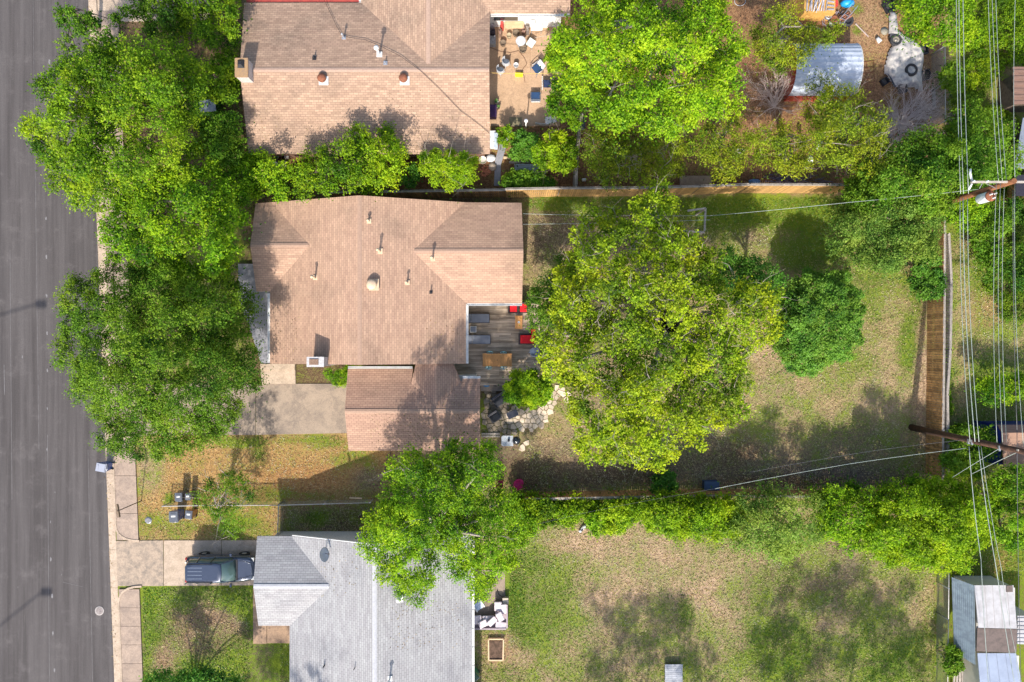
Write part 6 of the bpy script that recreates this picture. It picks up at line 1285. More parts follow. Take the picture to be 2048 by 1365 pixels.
M_BARKP = pm('pale bark', (0.40, 0.34, 0.29), (0.26, 0.22, 0.18), 9, .95, b=.5)
M_TWIG = pm('bare twig', (0.76, 0.62, 0.56), (0.6, 0.47, 0.42), 5, .9)
def branching(mb, p, d, L, r, depth, rng, n=5, up=.25, split=3):
    pts = [p]; rad = [r]; q = Vector(p); dd = Vector(d)
    for i in range(3):
        dd = (dd+Vector((rng.gauss(0, .17), rng.gauss(0, .17), rng.gauss(0, .12)+up*.15))).normalized()
        q = q+dd*L/3; pts.append(q.copy()); rad.append(r*(1-.16*(i+1)))
    mb.tube(pts, rad, n if depth > 1 else 3, cap=False)
    if depth > 0:
        for k in range(split):
            j = rng.choice((1, 2, 3)) if k else 3
            nd = (dd+Vector((rng.gauss(0, .55), rng.gauss(0, .55), rng.gauss(0, .35)+up*.2))).normalized()
            branching(mb, pts[j], nd, L*rng.uniform(.6, .82), rad[j]*.68, depth-1, rng, n, up, split)
def tree(name, label, cat, poly, ztop, zedge, mat, group=None, trunk=None, tr=.22, bark=None, limbs=7, seed=1, bare=0, **kw):
    (V, Q, T), C3 = foliage(poly, ztop, zedge, seed=seed, **kw)
    c = C3.mean(0); rng = random.Random(seed)
    bx, by = (c[0], c[1]) if trunk is None else tuple(W(*trunk))[:2]
    t = thing(name, label, cat, (bx, by, 0), group)
    cr = meshnp('crown' if ztop > 2.2 else 'foliage', V, Q, T, mat, t, (bx, by, 0))
    mb = MB(); zt = max(.3, (zedge*.55+ztop*.1)) if ztop > 2.2 else .25; base = Vector((bx, by, 0)); top = Vector((bx+rng.gauss(0, .2), by+rng.gauss(0, .2), zt))
    mb.tube([base, base+Vector((0, 0, .15)), base.lerp(top, .5)+Vector((rng.gauss(0, .06), rng.gauss(0, .06), 0)), top], [tr*1.5, tr*1.1, tr*.95, tr*.85], 10)
    idx = list(range(len(C3))); rng.shuffle(idx)
    for i in idx[:limbs]:
        e = Vector(C3[i]); e.z = max(e.z-.1, zt*.7); m1 = top.lerp(e, .45)+Vector((rng.gauss(0, .2), rng.gauss(0, .2), (e.z-zt)*.2))
        mb.tube([top-Vector((0, 0, .1)), top.lerp(m1, .5)+Vector((0, 0, .1)), m1, m1.lerp(e, .6), e], [tr*.6, tr*.5, tr*.36, tr*.2, tr*.08], 6)
        for q in range(2):
            j = min(range(len(C3)), key=lambda a: (Vector(C3[a])-m1).length+rng.random()*2.5); e2 = Vector(C3[j])
            mb.tube([m1, m1.lerp(e2, .55)+Vector((rng.gauss(0, .1), rng.gauss(0, .1), .08)), e2], [tr*.28, tr*.17, tr*.05], 5)
    for i in idx[:bare]:
        e = Vector(C3[i])
        branching(mb, e-Vector((0, 0, .25)), Vector((rng.gauss(0, .7), rng.gauss(0, .7), .7)).normalized(), 1.0, .032, 2, rng, 4, .15, 2)
    mb.build('trunk' if ztop > 2.2 else 'stem', bark or M_BARK, t)
    return t
LM = {
 'oak': leafmat('live oak leaf', (.020, .070, .004), (.085, .175, .008), (.21, .33, .018), .28),
 'bright': leafmat('fresh ash leaf', (.032, .10, .004), (.135, .255, .006), (.33, .46, .014), .36),
 'lime': leafmat('lime green leaf', (.038, .125, .004), (.18, .34, .006), (.41, .56, .014), .34),
 'pecan': leafmat('yellow green pecan leaf', (.07, .13, .008), (.24, .34, .010), (.50, .58, .018), .38),
 'cedar': leafmat('olive juniper spray', (.045, .085, .006), (.17, .23, .009), (.38, .42, .018), .25),
 'round': leafmat('round bush leaf', (.026, .105, .008), (.095, .225, .016), (.21, .37, .034), .33, .02),
 'deep': leafmat('deep green glossy leaf', (.016, .080, .005), (.058, .18, .010), (.14, .31, .022), .33, .02),
 'mid': leafmat('mid green leaf', (.026, .095, .006), (.105, .22, .010), (.24, .38, .024)),
 'yellow': leafmat('yellow vine leaf', (.065, .15, .004), (.235, .38, .006), (.45, .58, .012), .4),
 'blue': leafmat('grey green leaf', (.032, .09, .012), (.13, .23, .026), (.32, .43, .070)),
 'vine': leafmat('creeper leaf', (.033, .10, .006), (.12, .22, .011), (.27, .38, .02)),
 }
# ---- street side, from the top of the photo down
G1 = 'trees along the street front'
tree('street_tree', 'sparse tree with thin wispy shoots reaching over the street, topmost along the kerb', 'tree', [(105, 62), (140, 0), (175, 15), (200, 30), (250, 0), (262, 30), (235, 70), (240, 100), (190, 125), (150, 130), (120, 95), (108, 70)], 6, 4, LM['mid'], G1, trunk=(200, 60), R=.5, sp=.5, edgecut=.05, gap=1.05, per=110, spiky=1.4, fill=.3, seed=11, tr=.13)
tree('yard_tree', 'dark green shrubby tree near the top sidewalk, left of a lighter round one', 'tree', [(268, 40), (275, -20), (330, -30), (375, -10), (372, 60), (345, 88), (300, 80), (280, 62)], 5, 3, LM['oak'], G1, trunk=(320, 30), tone=-.1, per=210, spiky=.9, seed=12, tr=.12)
tree('yard_tree', 'round mid green tree touching the top left corner of the upper house roof', 'tree', [(358, 30), (370, -20), (440, -40), (486, -15), (484, 55), (462, 92), (425, 96), (375, 82)], 5.2, 2.6, LM['bright'], G1, trunk=(420, 20), tone=-.12, seed=13, tr=.14)
tree('yard_tree', 'small tree in front of the upper house chimney, beside a dark gap in the leaves', 'tree', [(398, 150), (425, 118), (455, 105), (476, 130), (482, 180), (472, 205), (440, 212), (410, 190)], 4.4, 2.4, LM['bright'], G1, trunk=(440, 165), tone=-.14, R=.6, sp=.7, seed=14, tr=.1)
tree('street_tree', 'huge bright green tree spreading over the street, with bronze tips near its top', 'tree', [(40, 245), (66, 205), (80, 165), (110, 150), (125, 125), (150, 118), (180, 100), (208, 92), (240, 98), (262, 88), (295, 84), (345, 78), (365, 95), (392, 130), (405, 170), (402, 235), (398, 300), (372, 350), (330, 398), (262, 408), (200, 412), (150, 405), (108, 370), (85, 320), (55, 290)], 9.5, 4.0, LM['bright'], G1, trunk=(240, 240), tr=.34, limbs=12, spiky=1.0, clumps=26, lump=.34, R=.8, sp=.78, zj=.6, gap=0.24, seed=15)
tree('yard_tree', 'bushy green tree against the lower left corner of the upper house roof', 'tree', [(398, 240), (430, 218), (478, 226), (492, 262), (496, 305), (470, 335), (420, 330), (396, 296)], 4.8, 2.4, LM['mid'], G1, trunk=(450, 280), seed=16, tr=.12, spiky=.8)
tree('yard_tree', 'leafy green tree filling the gap between the upper and middle houses near the street', 'tree', [(415, 335), (470, 318), (500, 312), (545, 316), (580, 345), (590, 385), (560, 400), (500, 402), (470, 420), (430, 390)], 4.4, 2.2, LM['lime'], G1, trunk=(500, 370), seed=17, tone=-.15, tr=.13, spiky=.9)
tree('street_tree', 'dense green tree over the sidewalk, between the huge bright tree and the large oak', 'tree', [(190, 462), (215, 450), (238, 395), (275, 370), (330, 335), (385, 318), (430, 335), (455, 380), (490, 420), (492, 470), (478, 520), (470, 570), (425, 560), (360, 560), (290, 552), (262, 522), (205, 510), (218, 488)], 8.2, 3.4, LM['lime'], G1, trunk=(345, 450), tr=.28, limbs=10, tone=-.17, spiky=.9, clumps=18, lump=.34, zj=.6, gap=0.2, seed=18)
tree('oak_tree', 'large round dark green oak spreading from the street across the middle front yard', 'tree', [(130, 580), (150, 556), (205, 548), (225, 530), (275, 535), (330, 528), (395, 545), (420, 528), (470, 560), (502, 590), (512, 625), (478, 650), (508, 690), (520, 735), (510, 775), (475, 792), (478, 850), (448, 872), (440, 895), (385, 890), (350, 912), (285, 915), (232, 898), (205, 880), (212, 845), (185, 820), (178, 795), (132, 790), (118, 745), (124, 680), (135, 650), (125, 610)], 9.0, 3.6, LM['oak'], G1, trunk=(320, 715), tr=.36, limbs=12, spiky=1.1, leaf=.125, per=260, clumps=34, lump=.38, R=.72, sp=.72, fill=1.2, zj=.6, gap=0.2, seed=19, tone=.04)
tree('yard_tree', 'spindly young tree with bare grey twigs beside the trash carts', 'tree', [(392, 985), (408, 950), (450, 928), (470, 945), (500, 965), (505, 1000), (478, 1012), (488, 1050), (468, 1075), (440, 1052), (420, 1020), (385, 1005)], 4.2, 2.2, LM['mid'], None, trunk=(447, 1004), R=.5, sp=.62, gap=.30, per=110, spiky=1.2, bare=14, bark=M_BARKP, seed=20, tr=.08, fill=.15, leaf=.11)
tree('shrub', 'dark green tree crown poking up from the bottom edge of the photo', 'tree', [(272, 1390), (300, 1345), (330, 1325), (362, 1322), (400, 1335), (430, 1330), (470, 1360), (485, 1400), (400, 1440), (300, 1430)], 4.5, 1.0, LM['deep'], None, trunk=(380, 1410), tone=.05, spiky=1.2, seed=21, tr=.14)
tree('shrub', 'low bright green shrub at the left end of the garage wall', 'shrub', [(652, 745), (665, 734), (712, 733), (716, 745), (696, 768), (678, 772), (660, 758)], 1.6, .6, LM['lime'], None, R=.35, sp=.4, seed=22, tone=-.05, per=150, leaf=.1, limbs=3, tr=.04)
# ---- between the upper and the middle house
G2 = 'trees between the upper and middle houses'
tree('yard_tree', 'broad yellow green tree leaning over the south edge of the upper house roof', 'tree', [(585, 330), (620, 305), (650, 300), (685, 272), (705, 258), (735, 275), (760, 252), (806, 270), (812, 300), (822, 345), (812, 378), (770, 388), (720, 380), (690, 392), (620, 392), (585, 375)], 5.4, 2.8, LM['yellow'], G2, trunk=(700, 345), tone=-.14, clumps=14, lump=.42, seed=23, tr=.17, gap=.16, bare=6, spiky=.8)
tree('yard_tree', 'compact yellow tree hanging over the board fence and the upper house eave', 'tree', [(832, 322), (860, 300), (880, 306), (910, 298), (950, 312), (960, 340), (950, 368), (928, 384), (925, 398), (900, 380), (868, 365), (845, 345)], 4.6, 2.4, LM['yellow'], G2, trunk=(895, 345), R=.55, sp=.6, tone=.0, leaf=.12, seed=24, tr=.12, bare=8, bark=M_BARKP, gap=.18)
tree('shrub', 'small dark shrub in the shade between the two yellow trees', 'shrub', [(800, 350), (832, 330), (842, 350), (832, 368), (805, 378)], 2.0, 1.0, LM['deep'], G2, R=.4, sp=.5, seed=25, limbs=3, tr=.05)
# ---- upper back yard
G3 = 'trees in the upper back yard'
tree('shade_tree', 'enormous lime green tree in the upper back yard', 'tree', [(1092, 110), (1110, 60), (1150, 25), (1158, -30), (1300, -60), (1425, -30), (1450, 30), (1482, 85), (1490, 125), (1476, 165), (1478, 200), (1440, 225), (1410, 250), (1370, 268), (1310, 272), (1265, 255), (1225, 262), (1185, 240), (1170, 195), (1140, 178), (1120, 150)], 10.5, 5.0, LM['lime'], G3, trunk=(1290, 110), tr=.4, limbs=14, bare=26, bark=M_BARKP, clumps=34, lump=.46, R=.82, sp=.8, zj=.85, gap=0.36, seed=26, leaf=.16, spiky=.8)
tree('shrub', 'small olive green bush at the east edge of the upper patio', 'shrub', [(1088, 110), (1102, 95), (1125, 98), (1135, 120), (1122, 146), (1096, 146)], 2.6, 1.3, LM['yellow'], G3, R=.45, sp=.5, tone=-.25, seed=27, limbs=3, tr=.05)
tree('shrub', 'bright green leafy bush spilling onto the upper patio below the olive one', 'shrub', [(1090, 205), (1108, 160), (1135, 150), (1165, 185), (1165, 230), (1150, 262), (1125, 238), (1098, 222)], 3.0, 1.2, LM['lime'], G3, R=.5, sp=.58, tone=-.15, seed=28, limbs=3, tr=.06, spiky=.9)
tree('shrub', 'round bright bush at the foot of the upper patio, beside the house wall', 'shrub', [(996, 262), (1008, 252), (1026, 258), (1024, 280), (1010, 302), (1000, 298)], 1.4, .5, LM['lime'], G3, R=.32, sp=.36, seed=29, limbs=2, tr=.03, leaf=.1, per=140)
tree('shrub', 'dark garden bush around the white lamp post', 'shrub', [(1022, 292), (1032, 268), (1060, 262), (1082, 275), (1080, 300), (1066, 318), (1024, 314)], 1.5, .6, LM['deep'], G3, R=.4, sp=.45, seed=30, limbs=3, tr=.04, tone=.1)
tree('shrub', 'yellow green bush over the old bench behind the board fence', 'shrub', [(1068, 300), (1090, 270), (1125, 262), (1152, 290), (1148, 345), (1125, 352), (1100, 335), (1075, 335)], 3.0, 1.5, LM['yellow'], G3, R=.5, sp=.55, tone=-.12, seed=31, limbs=4, tr=.07, bare=4)
tree('rose_bush', 'wide dark green rose bush with a few orange blooms against the board fence', 'shrub', [(997, 352), (1014, 338), (1050, 348), (1085, 345), (1108, 360), (1104, 376), (1040, 380), (1002, 378)], 1.5, .7, LM['mid'], G3, R=.38, sp=.42, seed=32, limbs=4, tr=.03, tone=-.05)
G4 = 'olive junipers in the upper back yard'
ju = dict(leaf=.14, wd=.42, spiky=1.3, per=250, R=.78, gap=.06, lump=.4, fill=1.0, upn=.35, bark=M_BARKP)
tree('juniper', 'olive juniper west of the arched metal shed', 'tree', [(1505, 75), (1518, 40), (1550, 15), (1588, 12), (1592, 55), (1650, 48), (1682, 60), (1664, 85), (1620, 100), (1600, 130), (1560, 150), (1528, 132), (1505, 110)], 5.5, 2.8, LM['cedar'], G4, trunk=(1560, 90), clumps=10, seed=33, tone=.05, **ju)
tree('juniper', 'large olive juniper behind the long board fence, over a leaning ladder', 'tree', [(1165, 300), (1190, 262), (1240, 256), (1300, 262), (1345, 270), (1368, 300), (1360, 345), (1335, 352), (1290, 355), (1245, 362), (1215, 380), (1190, 350), (1166, 332)], 4.8, 2.2, LM['cedar'], G4, trunk=(1265, 315), clumps=12, seed=34, bare=16, **ju)
tree('juniper', 'green olive juniper tucked under the lime tree edge, second from the left', 'tree', [(1362, 285), (1385, 262), (1430, 250), (1455, 215), (1480, 208), (1490, 245), (1508, 275), (1500, 320), (1470, 340), (1445, 358), (1405, 338), (1370, 330)], 4.6, 2.2, LM['cedar'], G4, trunk=(1430, 300), clumps=9, seed=35, tone=-.02, **ju)
tree('juniper', 'pale olive juniper with brown patches just south of the bare thicket', 'tree', [(1500, 280), (1520, 258), (1560, 255), (1598, 262), (1625, 300), (1618, 345), (1580, 352), (1530, 340), (1502, 322)], 4.4, 2.0, LM['cedar'], G4, trunk=(1560, 305), clumps=8, seed=36, bare=14, tone=.08, **ju)
tree('juniper', 'tallest olive juniper, overlapping the south end of the arched metal shed', 'tree', [(1600, 250), (1598, 215), (1625, 185), (1640, 150), (1660, 180), (1690, 165), (1715, 195), (1722, 215), (1760, 240), (1775, 290), (1770, 330), (1735, 352), (1700, 345), (1650, 330), (1615, 300)], 6.5, 2.8, LM['cedar'], G4, trunk=(1680, 270), clumps=14, seed=37, bare=18, tone=.04, **ju)
tree('shrub', 'weedy green shrub on the wire fence beside the tarp', 'shrub', [(1880, 150), (1890, 132), (1912, 130), (1928, 150), (1925, 180), (1905, 190), (1885, 178)], 2.2, 1.1, LM['mid'], None, R=.45, sp=.5, seed=38, limbs=3, tr=.05)
# bare bushes
def bare_bush(label, px, py, hgt, spread, n, seed, mat=None, lean=(0, 0)):
    b = W(px, py, 0); t = thing('bare_shrub', label, 'dead shrub', b, 'leafless shrubs in the upper back yard'); rng = random.Random(seed); mb = MB()
    for k in range(n):
        a = rng.uniform(0, 2*math.pi); d = Vector((math.cos(a)*spread+lean[0], math.sin(a)*spread+lean[1], rng.uniform(.5, 1.1))).normalized()
        branching(mb, b, d, hgt*rng.uniform(.38, .55), .038, 3, rng, 4, .1, 4)
    mb.build('branches', mat or M_TWIG, t)
bare_bush('leafless pinkish thicket of long stems left of the arched metal shed', 1548, 215, 3.4, .8, 15, 41, lean=(0, .35))
bare_bush('round leafless grey brown shrub south of the tarp with tyres', 1800, 250, 2.9, 1.25, 42, 42, pm('grey twig', (.78, .67, .64), (.62, .52, .50), 5))
# ---- right side
G5 = 'trees along the back fence and alley'
tree('yard_tree', 'tall green tree covering the east end of the board fence', 'tree', [(1690, 372), (1735, 335), (1790, 292), (1840, 270), (1885, 255), (1930, 262), (1975, 290), (1995, 340), (1950, 392), (1905, 405), (1870, 430), (1800, 420), (1740, 430), (1700, 410)], 6.2, 3.2, LM['mid'], G5, trunk=(1830, 345), tr=.24, clumps=16, lump=.4, seed=43, tone=-.02, per=280, gap=.04, fill=1.3, sp=.72, spiky=.9, limbs=9)
tree('yard_tree', 'dense grey green tree in the north east corner of the middle back yard', 'tree', [(1662, 470), (1672, 430), (1700, 392), (1740, 385), (1800, 385), (1858, 392), (1882, 420), (1872, 470), (1862, 505), (1830, 525), (1790, 545), (1740, 545), (1700, 520), (1672, 500)], 5.4, 2.2, LM['blue'], G5, trunk=(1775, 455), tr=.2, leaf=.13, clumps=16, seed=44, tone=-.05, per=300, gap=0, fill=1.6, sp=.68, limbs=8)
tree('shrub', 'small dark glossy bush standing against the brown back fence', 'shrub', [(1822, 540), (1835, 512), (1862, 505), (1885, 525), (1886, 575), (1866, 602), (1840, 600), (1820, 572)], 2.4, 1.0, LM['deep'], None, R=.42, sp=.46, seed=45, limbs=4, tr=.06, clumps=5)
tree('round_tree', 'round dark green bushy tree east of the big yellow green one', 'tree', [(1545, 690), (1552, 640), (1562, 590), (1572, 560), (1610, 538), (1655, 535), (1700, 545), (1722, 580), (1732, 630), (1725, 680), (1700, 715), (1665, 735), (1610, 755), (1572, 740), (1548, 715)], 4.6, 1.2, LM['round'], None, trunk=(1642, 645), tr=.2, R=.5, sp=.5, leaf=.14, per=280, gap=0, lump=.12, zj=.16, clumps=14, seed=46, tone=.02, spiky=.2, edgecut=.6)
tree('yard_tree', 'darker green tree peeking out between the big yellow green tree and the round bush', 'tree', [(1425, 520), (1440, 498), (1490, 510), (1520, 520), (1550, 545), (1572, 560), (1560, 600), (1500, 610), (1440, 580)], 4.6, 2.2, LM['deep'], None, trunk=(1490, 560), seed=47, tone=.05, tr=.13)
tree('yard_tree', 'dark green tree by the deck, tucked under the big yellow green crown', 'tree', [(1048, 640), (1052, 585), (1075, 560), (1085, 520), (1110, 502), (1150, 520), (1170, 580), (1150, 650), (1100, 665), (1070, 655)], 4.8, 2.4, LM['mid'], None, trunk=(1105, 590), seed=48, tone=-.12, tr=.12, leaf=.13)
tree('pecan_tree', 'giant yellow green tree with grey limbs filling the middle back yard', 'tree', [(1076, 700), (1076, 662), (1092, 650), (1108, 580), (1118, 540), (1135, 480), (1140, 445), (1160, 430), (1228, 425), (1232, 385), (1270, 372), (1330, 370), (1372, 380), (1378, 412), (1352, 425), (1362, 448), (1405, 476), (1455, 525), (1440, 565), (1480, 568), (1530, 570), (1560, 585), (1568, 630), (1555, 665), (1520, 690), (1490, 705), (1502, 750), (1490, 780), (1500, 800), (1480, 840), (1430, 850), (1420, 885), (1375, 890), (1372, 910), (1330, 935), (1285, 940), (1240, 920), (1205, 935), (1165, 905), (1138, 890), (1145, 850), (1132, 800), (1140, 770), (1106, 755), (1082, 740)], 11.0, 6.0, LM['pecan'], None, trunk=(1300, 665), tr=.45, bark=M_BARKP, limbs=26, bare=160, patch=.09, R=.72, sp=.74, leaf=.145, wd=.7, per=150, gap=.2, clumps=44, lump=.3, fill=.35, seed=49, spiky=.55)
tree('shrub', 'bright green bush at the south east corner of the deck, above the outdoor sofa', 'shrub', [(1014, 800), (1012, 768), (1035, 742), (1070, 745), (1092, 754), (1102, 778), (1094, 803), (1068, 814), (1038, 814)], 3.0, 1.2, LM['lime'], None, trunk=(1062, 785), R=.42, sp=.44, seed=50, tone=-.18, tr=.08, clumps=6, limbs=4, spiky=.9)
tree('shade_tree', 'large green tree overhanging the pale grey roof and the side fence', 'tree', [(708, 1080), (735, 1055), (745, 1020), (738, 990), (775, 985), (770, 940), (800, 908), (855, 905), (878, 888), (905, 880), (918, 862), (935, 882), (975, 888), (1002, 920), (1000, 960), (1035, 990), (1050, 1030), (1070, 1060), (1040, 1100), (1032, 1130), (1000, 1140), (985, 1180), (958, 1195), (935, 1175), (905, 1165), (902, 1110), (882, 1120), (880, 1165), (862, 1205), (815, 1200), (795, 1165), (762, 1160), (758, 1125), (715, 1110)], 9.0, 4.6, LM['lime'], None, trunk=(880, 1020), tr=.34, bark=M_BARKP, limbs=12, bare=22, tone=-.12, clumps=24, lump=.46, zj=.6, R=.75, sp=.74, leaf=.135, gap=.18, seed=51, spiky=.8)
# ---- hedge line of the south fence
G6 = 'overgrown hedge along the south fence'
hk = dict(spiky=.9, lump=.25, fill=1.4, gap=.02, edgecut=.12)
tree('hedge_shrub', 'low straggly light green growth on the fence beside the large shade tree', 'shrub', [(1020, 1020), (1030, 992), (1080, 994), (1150, 1000), (1190, 1008), (1200, 1024), (1160, 1030), (1135, 1050), (1090, 1045), (1050, 1070), (1030, 1050)], 2.2, .6, LM['yellow'], G6, seed=52, R=.55, sp=.5, tone=-.25, limbs=4, tr=.06, **hk)
tree('hedge_shrub', 'yellow green hedge clump right of the white bird bath', 'shrub', [(1170, 1040), (1180, 1012), (1235, 1004), (1290, 1004), (1300, 1024), (1262, 1045), (1225, 1062), (1185, 1058)], 2.6, .6, LM['lime'], G6, seed=53, R=.55, sp=.5, tone=-.1, limbs=4, tr=.06, **hk)
tree('hedge_shrub', 'tall hedge shrub with dark hollows, third clump along the south fence', 'shrub', [(1255, 1030), (1275, 1005), (1310, 994), (1370, 994), (1420, 1004), (1425, 1035), (1400, 1060), (1370, 1070), (1315, 1058), (1270, 1048)], 3.8, 1.2, LM['yellow'], G6, seed=54, R=.6, sp=.55, tone=-.2, limbs=5, tr=.08, clumps=9, **hk)
tree('hedge_shrub', 'yellow hedge shrub immediately left of the feathery one', 'shrub', [(1400, 1014), (1435, 1000), (1475, 1002), (1490, 1030), (1478, 1065), (1440, 1072), (1405, 1055)], 3.6, 1.1, LM['yellow'], G6, seed=55, R=.6, sp=.55, tone=-.08, limbs=5, tr=.08, **hk)
tree('hedge_shrub', 'feathery grey green shrub hanging over the lower lawn', 'shrub', [(1452, 1060), (1470, 1005), (1500, 985), (1560, 980), (1600, 990), (1650, 998), (1655, 1060), (1620, 1095), (1570, 1112), (1520, 1108), (1475, 1100)], 4.2, 1.6, LM['blue'], G6, seed=56, leaf=.15, wd=.42, gap=.03, fill=1.4, clumps=10, tone=.12, limbs=6, tr=.1, spiky=1.4, lump=.35)
tree('hedge_shrub', 'mid green hedge shrub between the feathery one and the broad yellow one', 'shrub', [(1630, 1050), (1640, 985), (1690, 970), (1740, 975), (1760, 1010), (1750, 1080), (1700, 1085), (1660, 1078)], 4.0, 1.5, LM['lime'], G6, seed=57, tone=-.08, limbs=6, tr=.1, clumps=8, **hk)
tree('hedge_shrub', 'broad bright yellow green hedge tree at the corner of the back fence', 'tree', [(1738, 1020), (1760, 978), (1820, 962), (1880, 958), (1935, 965), (1985, 990), (1990, 1040), (1975, 1085), (1940, 1105), (1930, 1125), (1880, 1132), (1820, 1125), (1790, 1128), (1748, 1095), (1730, 1060)], 5.0, 1.8, LM['yellow'], G6, seed=58, tone=-.02, limbs=8, tr=.16, clumps=18, R=.7, sp=.68, **hk)
tree('hedge_shrub', 'dark leafy shrub poking over the south fence into the shaded yard', 'shrub', [(1300, 975), (1312, 945), (1345, 940), (1352, 970), (1340, 985), (1310, 988)], 1.8, .5, LM['deep'], G6, seed=59, R=.4, sp=.5, limbs=3, tr=.05)
tree('yard_tree', 'light green tree at the right edge beyond the alley, below the blue walled cabin', 'tree', [(1975, 960), (2000, 935), (2048, 930), (2110, 940), (2120, 1080), (2050, 1098), (1998, 1095), (1975, 1050)], 5, 2.2, LM['lime'], G5, seed=60, tone=-.1, clumps=9, tr=.16)
tree('shrub', 'weedy green shrub under the leaning utility pole, outside the back fence', 'shrub', [(1885, 900), (1895, 850), (1935, 838), (1965, 862), (2000, 870), (2010, 905), (1965, 920), (1950, 955), (1905, 945), (1882, 930)], 2.4, 1.0, LM['mid'], G5, seed=61, tr=.07, limbs=5)
tree('shrub', 'bright lime shrub above the blue walled cabin in the alley', 'shrub', [(1952, 790), (1965, 755), (2000, 742), (2048, 750), (2090, 770), (2080, 805), (2020, 808), (1980, 805)], 2.2, .8, LM['lime'], G5, seed=62, tr=.06, limbs=4)
tree('yard_tree', 'big feathery green tree filling the top right beside the tarp', 'tree', [(1795, 25), (1805, -40), (1900, -60), (1930, -20), (1935, 60), (1920, 92), (1880, 90), (1850, 85), (1822, 70)], 4.8, 2.4, LM['lime'], G5, trunk=(1865, 20), seed=63, tone=-.17, tr=.18, spiky=1.2, clumps=9)
tree('yard_tree', 'shaggy green tree just north of the transformer pole', 'tree', [(1900, 290), (1905, 240), (1935, 210), (1975, 225), (2010, 250), (2030, 300), (2035, 350), (2000, 380), (1950, 360), (1915, 330)], 5.0, 2.4, LM['mid'], G5, trunk=(1965, 300), seed=64, tone=.02, tr=.16, spiky=1.1, clumps=8)
tree('shrub', 'dark tangled shrub in the alley south of the transformer pole', 'shrub', [(1935, 470), (1945, 430), (1985, 410), (2030, 400), (2080, 430), (2080, 560), (2030, 590), (1985, 560), (1950, 520)], 3.0, 1.2, LM['mid'], G5, seed=65, tone=-.1, tr=.08, clumps=8)
tree('shrub', 'young green tree beside the alley just below the transformer', 'shrub', [(1888, 430), (1900, 395), (1940, 388), (1972, 400), (1970, 440), (1935, 462), (1900, 460)], 3.2, 1.5, LM['lime'], G5, seed=66, tone=-.1, tr=.07)
tree('shrub', 'little dark shrub beside the corrugated shed wall, lowest on the wire fence', 'shrub', [(1890, 1310), (1900, 1290), (1918, 1300), (1922, 1335), (1905, 1350), (1890, 1340)], 1.8, .6, LM['mid'], G5, seed=67, R=.35, sp=.4, limbs=3, tr=.04)
# trees just outside the frame whose shade falls into it
G7 = 'trees south of the frame'
tree('yard_tree', 'tall tree south of the frame shading the pale platform', 'tree', [(1486, 1780), (1444, 1869), (1401, 1940), (1319, 1927), (1229, 1939), (1175, 1869), (1163, 1780), (1165, 1703), (1243, 1651), (1319, 1636), (1401, 1656), (1470, 1704)], 10, 6, LM['oak'], G7, seed=71, per=90, sp=1.0, R=.95, leaf=.2, gap=.5, lump=.3, zj=.9, spiky=.5, trunk=(1270, 1597), limbs=2, tr=.14)
tree('yard_tree', 'tall tree south of the frame shading the lower right lawn', 'tree', [(2018, 1756), (1965, 1870), (1908, 1928), (1793, 1955), (1684, 1967), (1600, 1876), (1572, 1756), (1590, 1645), (1689, 1572), (1793, 1545), (1898, 1547), (1971, 1654)], 10, 6, LM['oak'], G7, seed=72, per=90, sp=1.0, R=.95, leaf=.2, gap=.5, lump=.3, zj=.9, spiky=.5, trunk=(1665, 1577), limbs=2, tr=.14)
tree('yard_tree', 'tall tree south of the frame shading the lower front yard', 'tree', [(617, 1864), (596, 1913), (545, 1969), (467, 1968), (389, 1950), (358, 1916), (327, 1864), (340, 1808), (405, 1774), (467, 1762), (544, 1756), (602, 1814)], 10, 6, LM['oak'], G7, seed=73, per=90, sp=1.0, R=.95, leaf=.2, gap=.5, lump=.3, zj=.9, spiky=.5, trunk=(560, 1667), limbs=2, tr=.14)
# ground cover nobody could count
def cover(label_, poly, ztop, mat, seed, **kw):
    (V, Q, T), C3 = foliage(poly, ztop, .25, seed=seed, fill=.6, **kw)
    o = meshnp('ground_cover', V, Q, T, mat, None, (0, 0, 0)); prop(o, label_, 'ground cover', None, 'stuff')
cover('creeper and weeds carpeting the top right corner beyond the wire fence', [(1925, -30), (2100, -30), (2100, 120), (2000, 130), (1960, 200), (1925, 180), (1918, 60)], 1.0, LM['yellow'], 81, R=.6, sp=.75, tone=-.22, gap=.12, leaf=.12, spiky=1)
cover('weeds under the power lines north of the transformer pole', [(1895, 190), (1950, 180), (2000, 200), (2040, 260), (2035, 380), (1985, 420), (1900, 300)], .9, LM['vine'], 82, R=.55, sp=.75, gap=.2, leaf=.12)
cover('creeper over the alley ground south of the transformer pole', [(1945, 430), (2100, 420), (2100, 640), (2010, 650), (1985, 590), (1950, 560)], .9, LM['vine'], 83, R=.55, sp=.8, gap=.35, leaf=.12)
cover('grass and weeds between the back fence and the wire fence', [(1888, 560), (1897, 560), (1897, 830), (1888, 830)], .5, LM['lime'], 84, R=.3, sp=.4, tone=-.3, gap=.2, leaf=.09, edgecut=0)
cover('green creeper at the foot of the leaning utility pole', [(1890, 855), (1960, 840), (1960, 960), (1890, 950)], .7, LM['vine'], 85, R=.5, sp=.7, leaf=.12)
cover('low weeds under the trees between the upper and middle houses', [(380, 120), (470, 240), (480, 300), (600, 380), (480, 400), (400, 300)], .6, LM['deep'], 86, R=.45, sp=.7, gap=.35, leaf=.12)
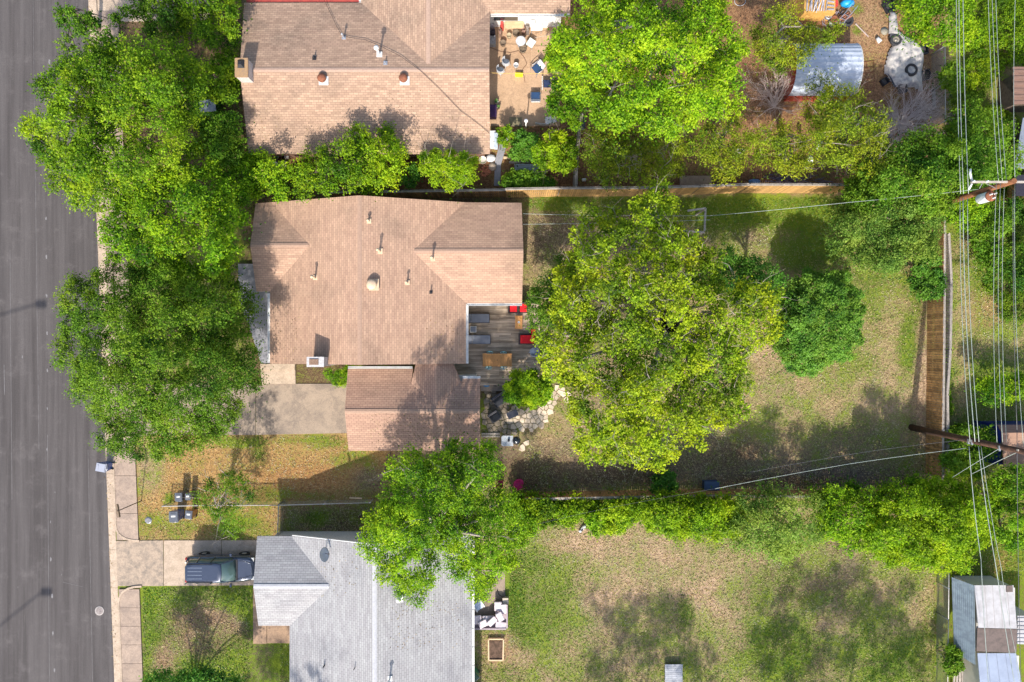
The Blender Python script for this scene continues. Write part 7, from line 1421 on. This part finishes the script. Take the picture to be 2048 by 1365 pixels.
# grass blades over the lawns
def grass():
    rng = np.random.default_rng(5); G, xs, ys = GRID; P = []
    for x0, y0, x1, y1, d in [(278, 872, 770, 1080, 130), (286, 1175, 500, 1400, 230), (560, 1290, 590, 1400, 200), (1048, 396, 1850, 980, 190), (1020, 1030, 1870, 1400, 230), (948, 1250, 1020, 1400, 230), (1900, 440, 2090, 1160, 170), (560, 1015, 740, 1068, 150), (1018, 1060, 1050, 1300, 200)]:
        a = W(x0, y0); b = W(x1, y1); A = abs((b.x-a.x)*(b.y-a.y)); n = int(A*d); P.append(np.stack([rng.uniform(a.x, b.x, n), rng.uniform(b.y, a.y, n)], 1))
    P = np.concatenate(P)
    ix = np.clip(np.searchsorted(xs, P[:, 0])-1, 0, len(xs)-2); iy = np.clip(np.searchsorted(ys, P[:, 1])-1, 0, len(ys)-2)
    g = G[iy, ix]
    keep = rng.random(len(P)) < .45+.55*np.clip(g*1.3, 0, 1)
    P, g = P[keep], np.clip(g[keep]*1.12, 0, 1); n = len(P)
    f = np.sin(P[:, 0]*1.7+np.sin(P[:, 1]*1.3)*1.5)+np.sin(P[:, 1]*2.1+np.sin(P[:, 0]*.9)*2)
    t = np.clip(g+rng.normal(0, .25, n)+f*.10, 0, 1)
    nn = rng.normal(0, 1, (n, 3)); nn[:, 2] = np.abs(nn[:, 2])*.9+.25; nn /= np.linalg.norm(nn, axis=1, keepdims=True)
    V, Q, T = leafquads(np.concatenate([P, rng.uniform(.015, .05, (n, 1))], 1), nn, .125*rng.uniform(.5, 1.4, n), .33, rng, t)
    o = meshnp('grass', V, Q, T, leafmat('mixed grass blades', (.60, .45, .32), (.40, .36, .15), (.11, .23, .024), .15, .01), None, (0, 0, 0))
    prop(o, 'mixed green and straw coloured grass blades over the lawns', 'grass', None, 'stuff'); print('GRASS', n)
grass()
def litter():
    rng = np.random.default_rng(8); P = []
    def sc_px(x0, y0, x1, y1, n, plane=None):
        for _ in range(n):
            x, y = rng.uniform(x0, x1), rng.uniform(y0, y1)
            P.append(tuple(onplane(x, y, plane)+Vector((0, 0, .02))) if plane else tuple(W(x, y, .03)))
    sc_px(740, 825, 958, 898, 420, Gs); sc_px(850, 765, 955, 818, 90, Gn); sc_px(600, 250, 975, 306, 380, As); sc_px(690, 175, 960, 240, 60, As); sc_px(505, 200, 560, 300, 60, As)
    sc_px(545, 590, 600, 720, 60, Bw); sc_px(780, 1200, 935, 1300, 160, De); sc_px(620, 1100, 715, 1200, 70, Dw); sc_px(850, 640, 925, 720, 70, Be)
    for _ in range(420):
        y = rng.uniform(0, 1365); q = W(kx(y, rng.normal(2, 3)), y, .035); P.append(tuple(q))
    sc_px(460, 770, 690, 868, 260); sc_px(240, 880, 276, 1075, 60); sc_px(240, 1085, 500, 1170, 70); sc_px(1050, 400, 1850, 980, 2200); sc_px(280, 875, 770, 1078, 700); sc_px(1700, 5, 1770, 120, 900); sc_px(1160, 260, 1880, 368, 900); sc_px(980, 60, 1118, 250, 110)
    P = np.array(P); n = len(P); nn = rng.normal(0, .3, (n, 3))+np.array([0, 0, 1]); nn /= np.linalg.norm(nn, axis=1, keepdims=True)
    V, Q, T = leafquads(P, nn, .075*rng.uniform(.5, 1.5, n), .5, rng, rng.random(n))
    o = meshnp('fallen_leaves', V, Q, T, leafmat('dry leaf litter', (.10, .065, .035), (.28, .17, .08), (.50, .38, .20), .1, .01), None, (0, 0, 0))
    prop(o, 'dry fallen leaves scattered over yards, roofs and gutter', 'leaf litter', None, 'stuff')
litter()
print('LEAVES', LEAFTOT[0])
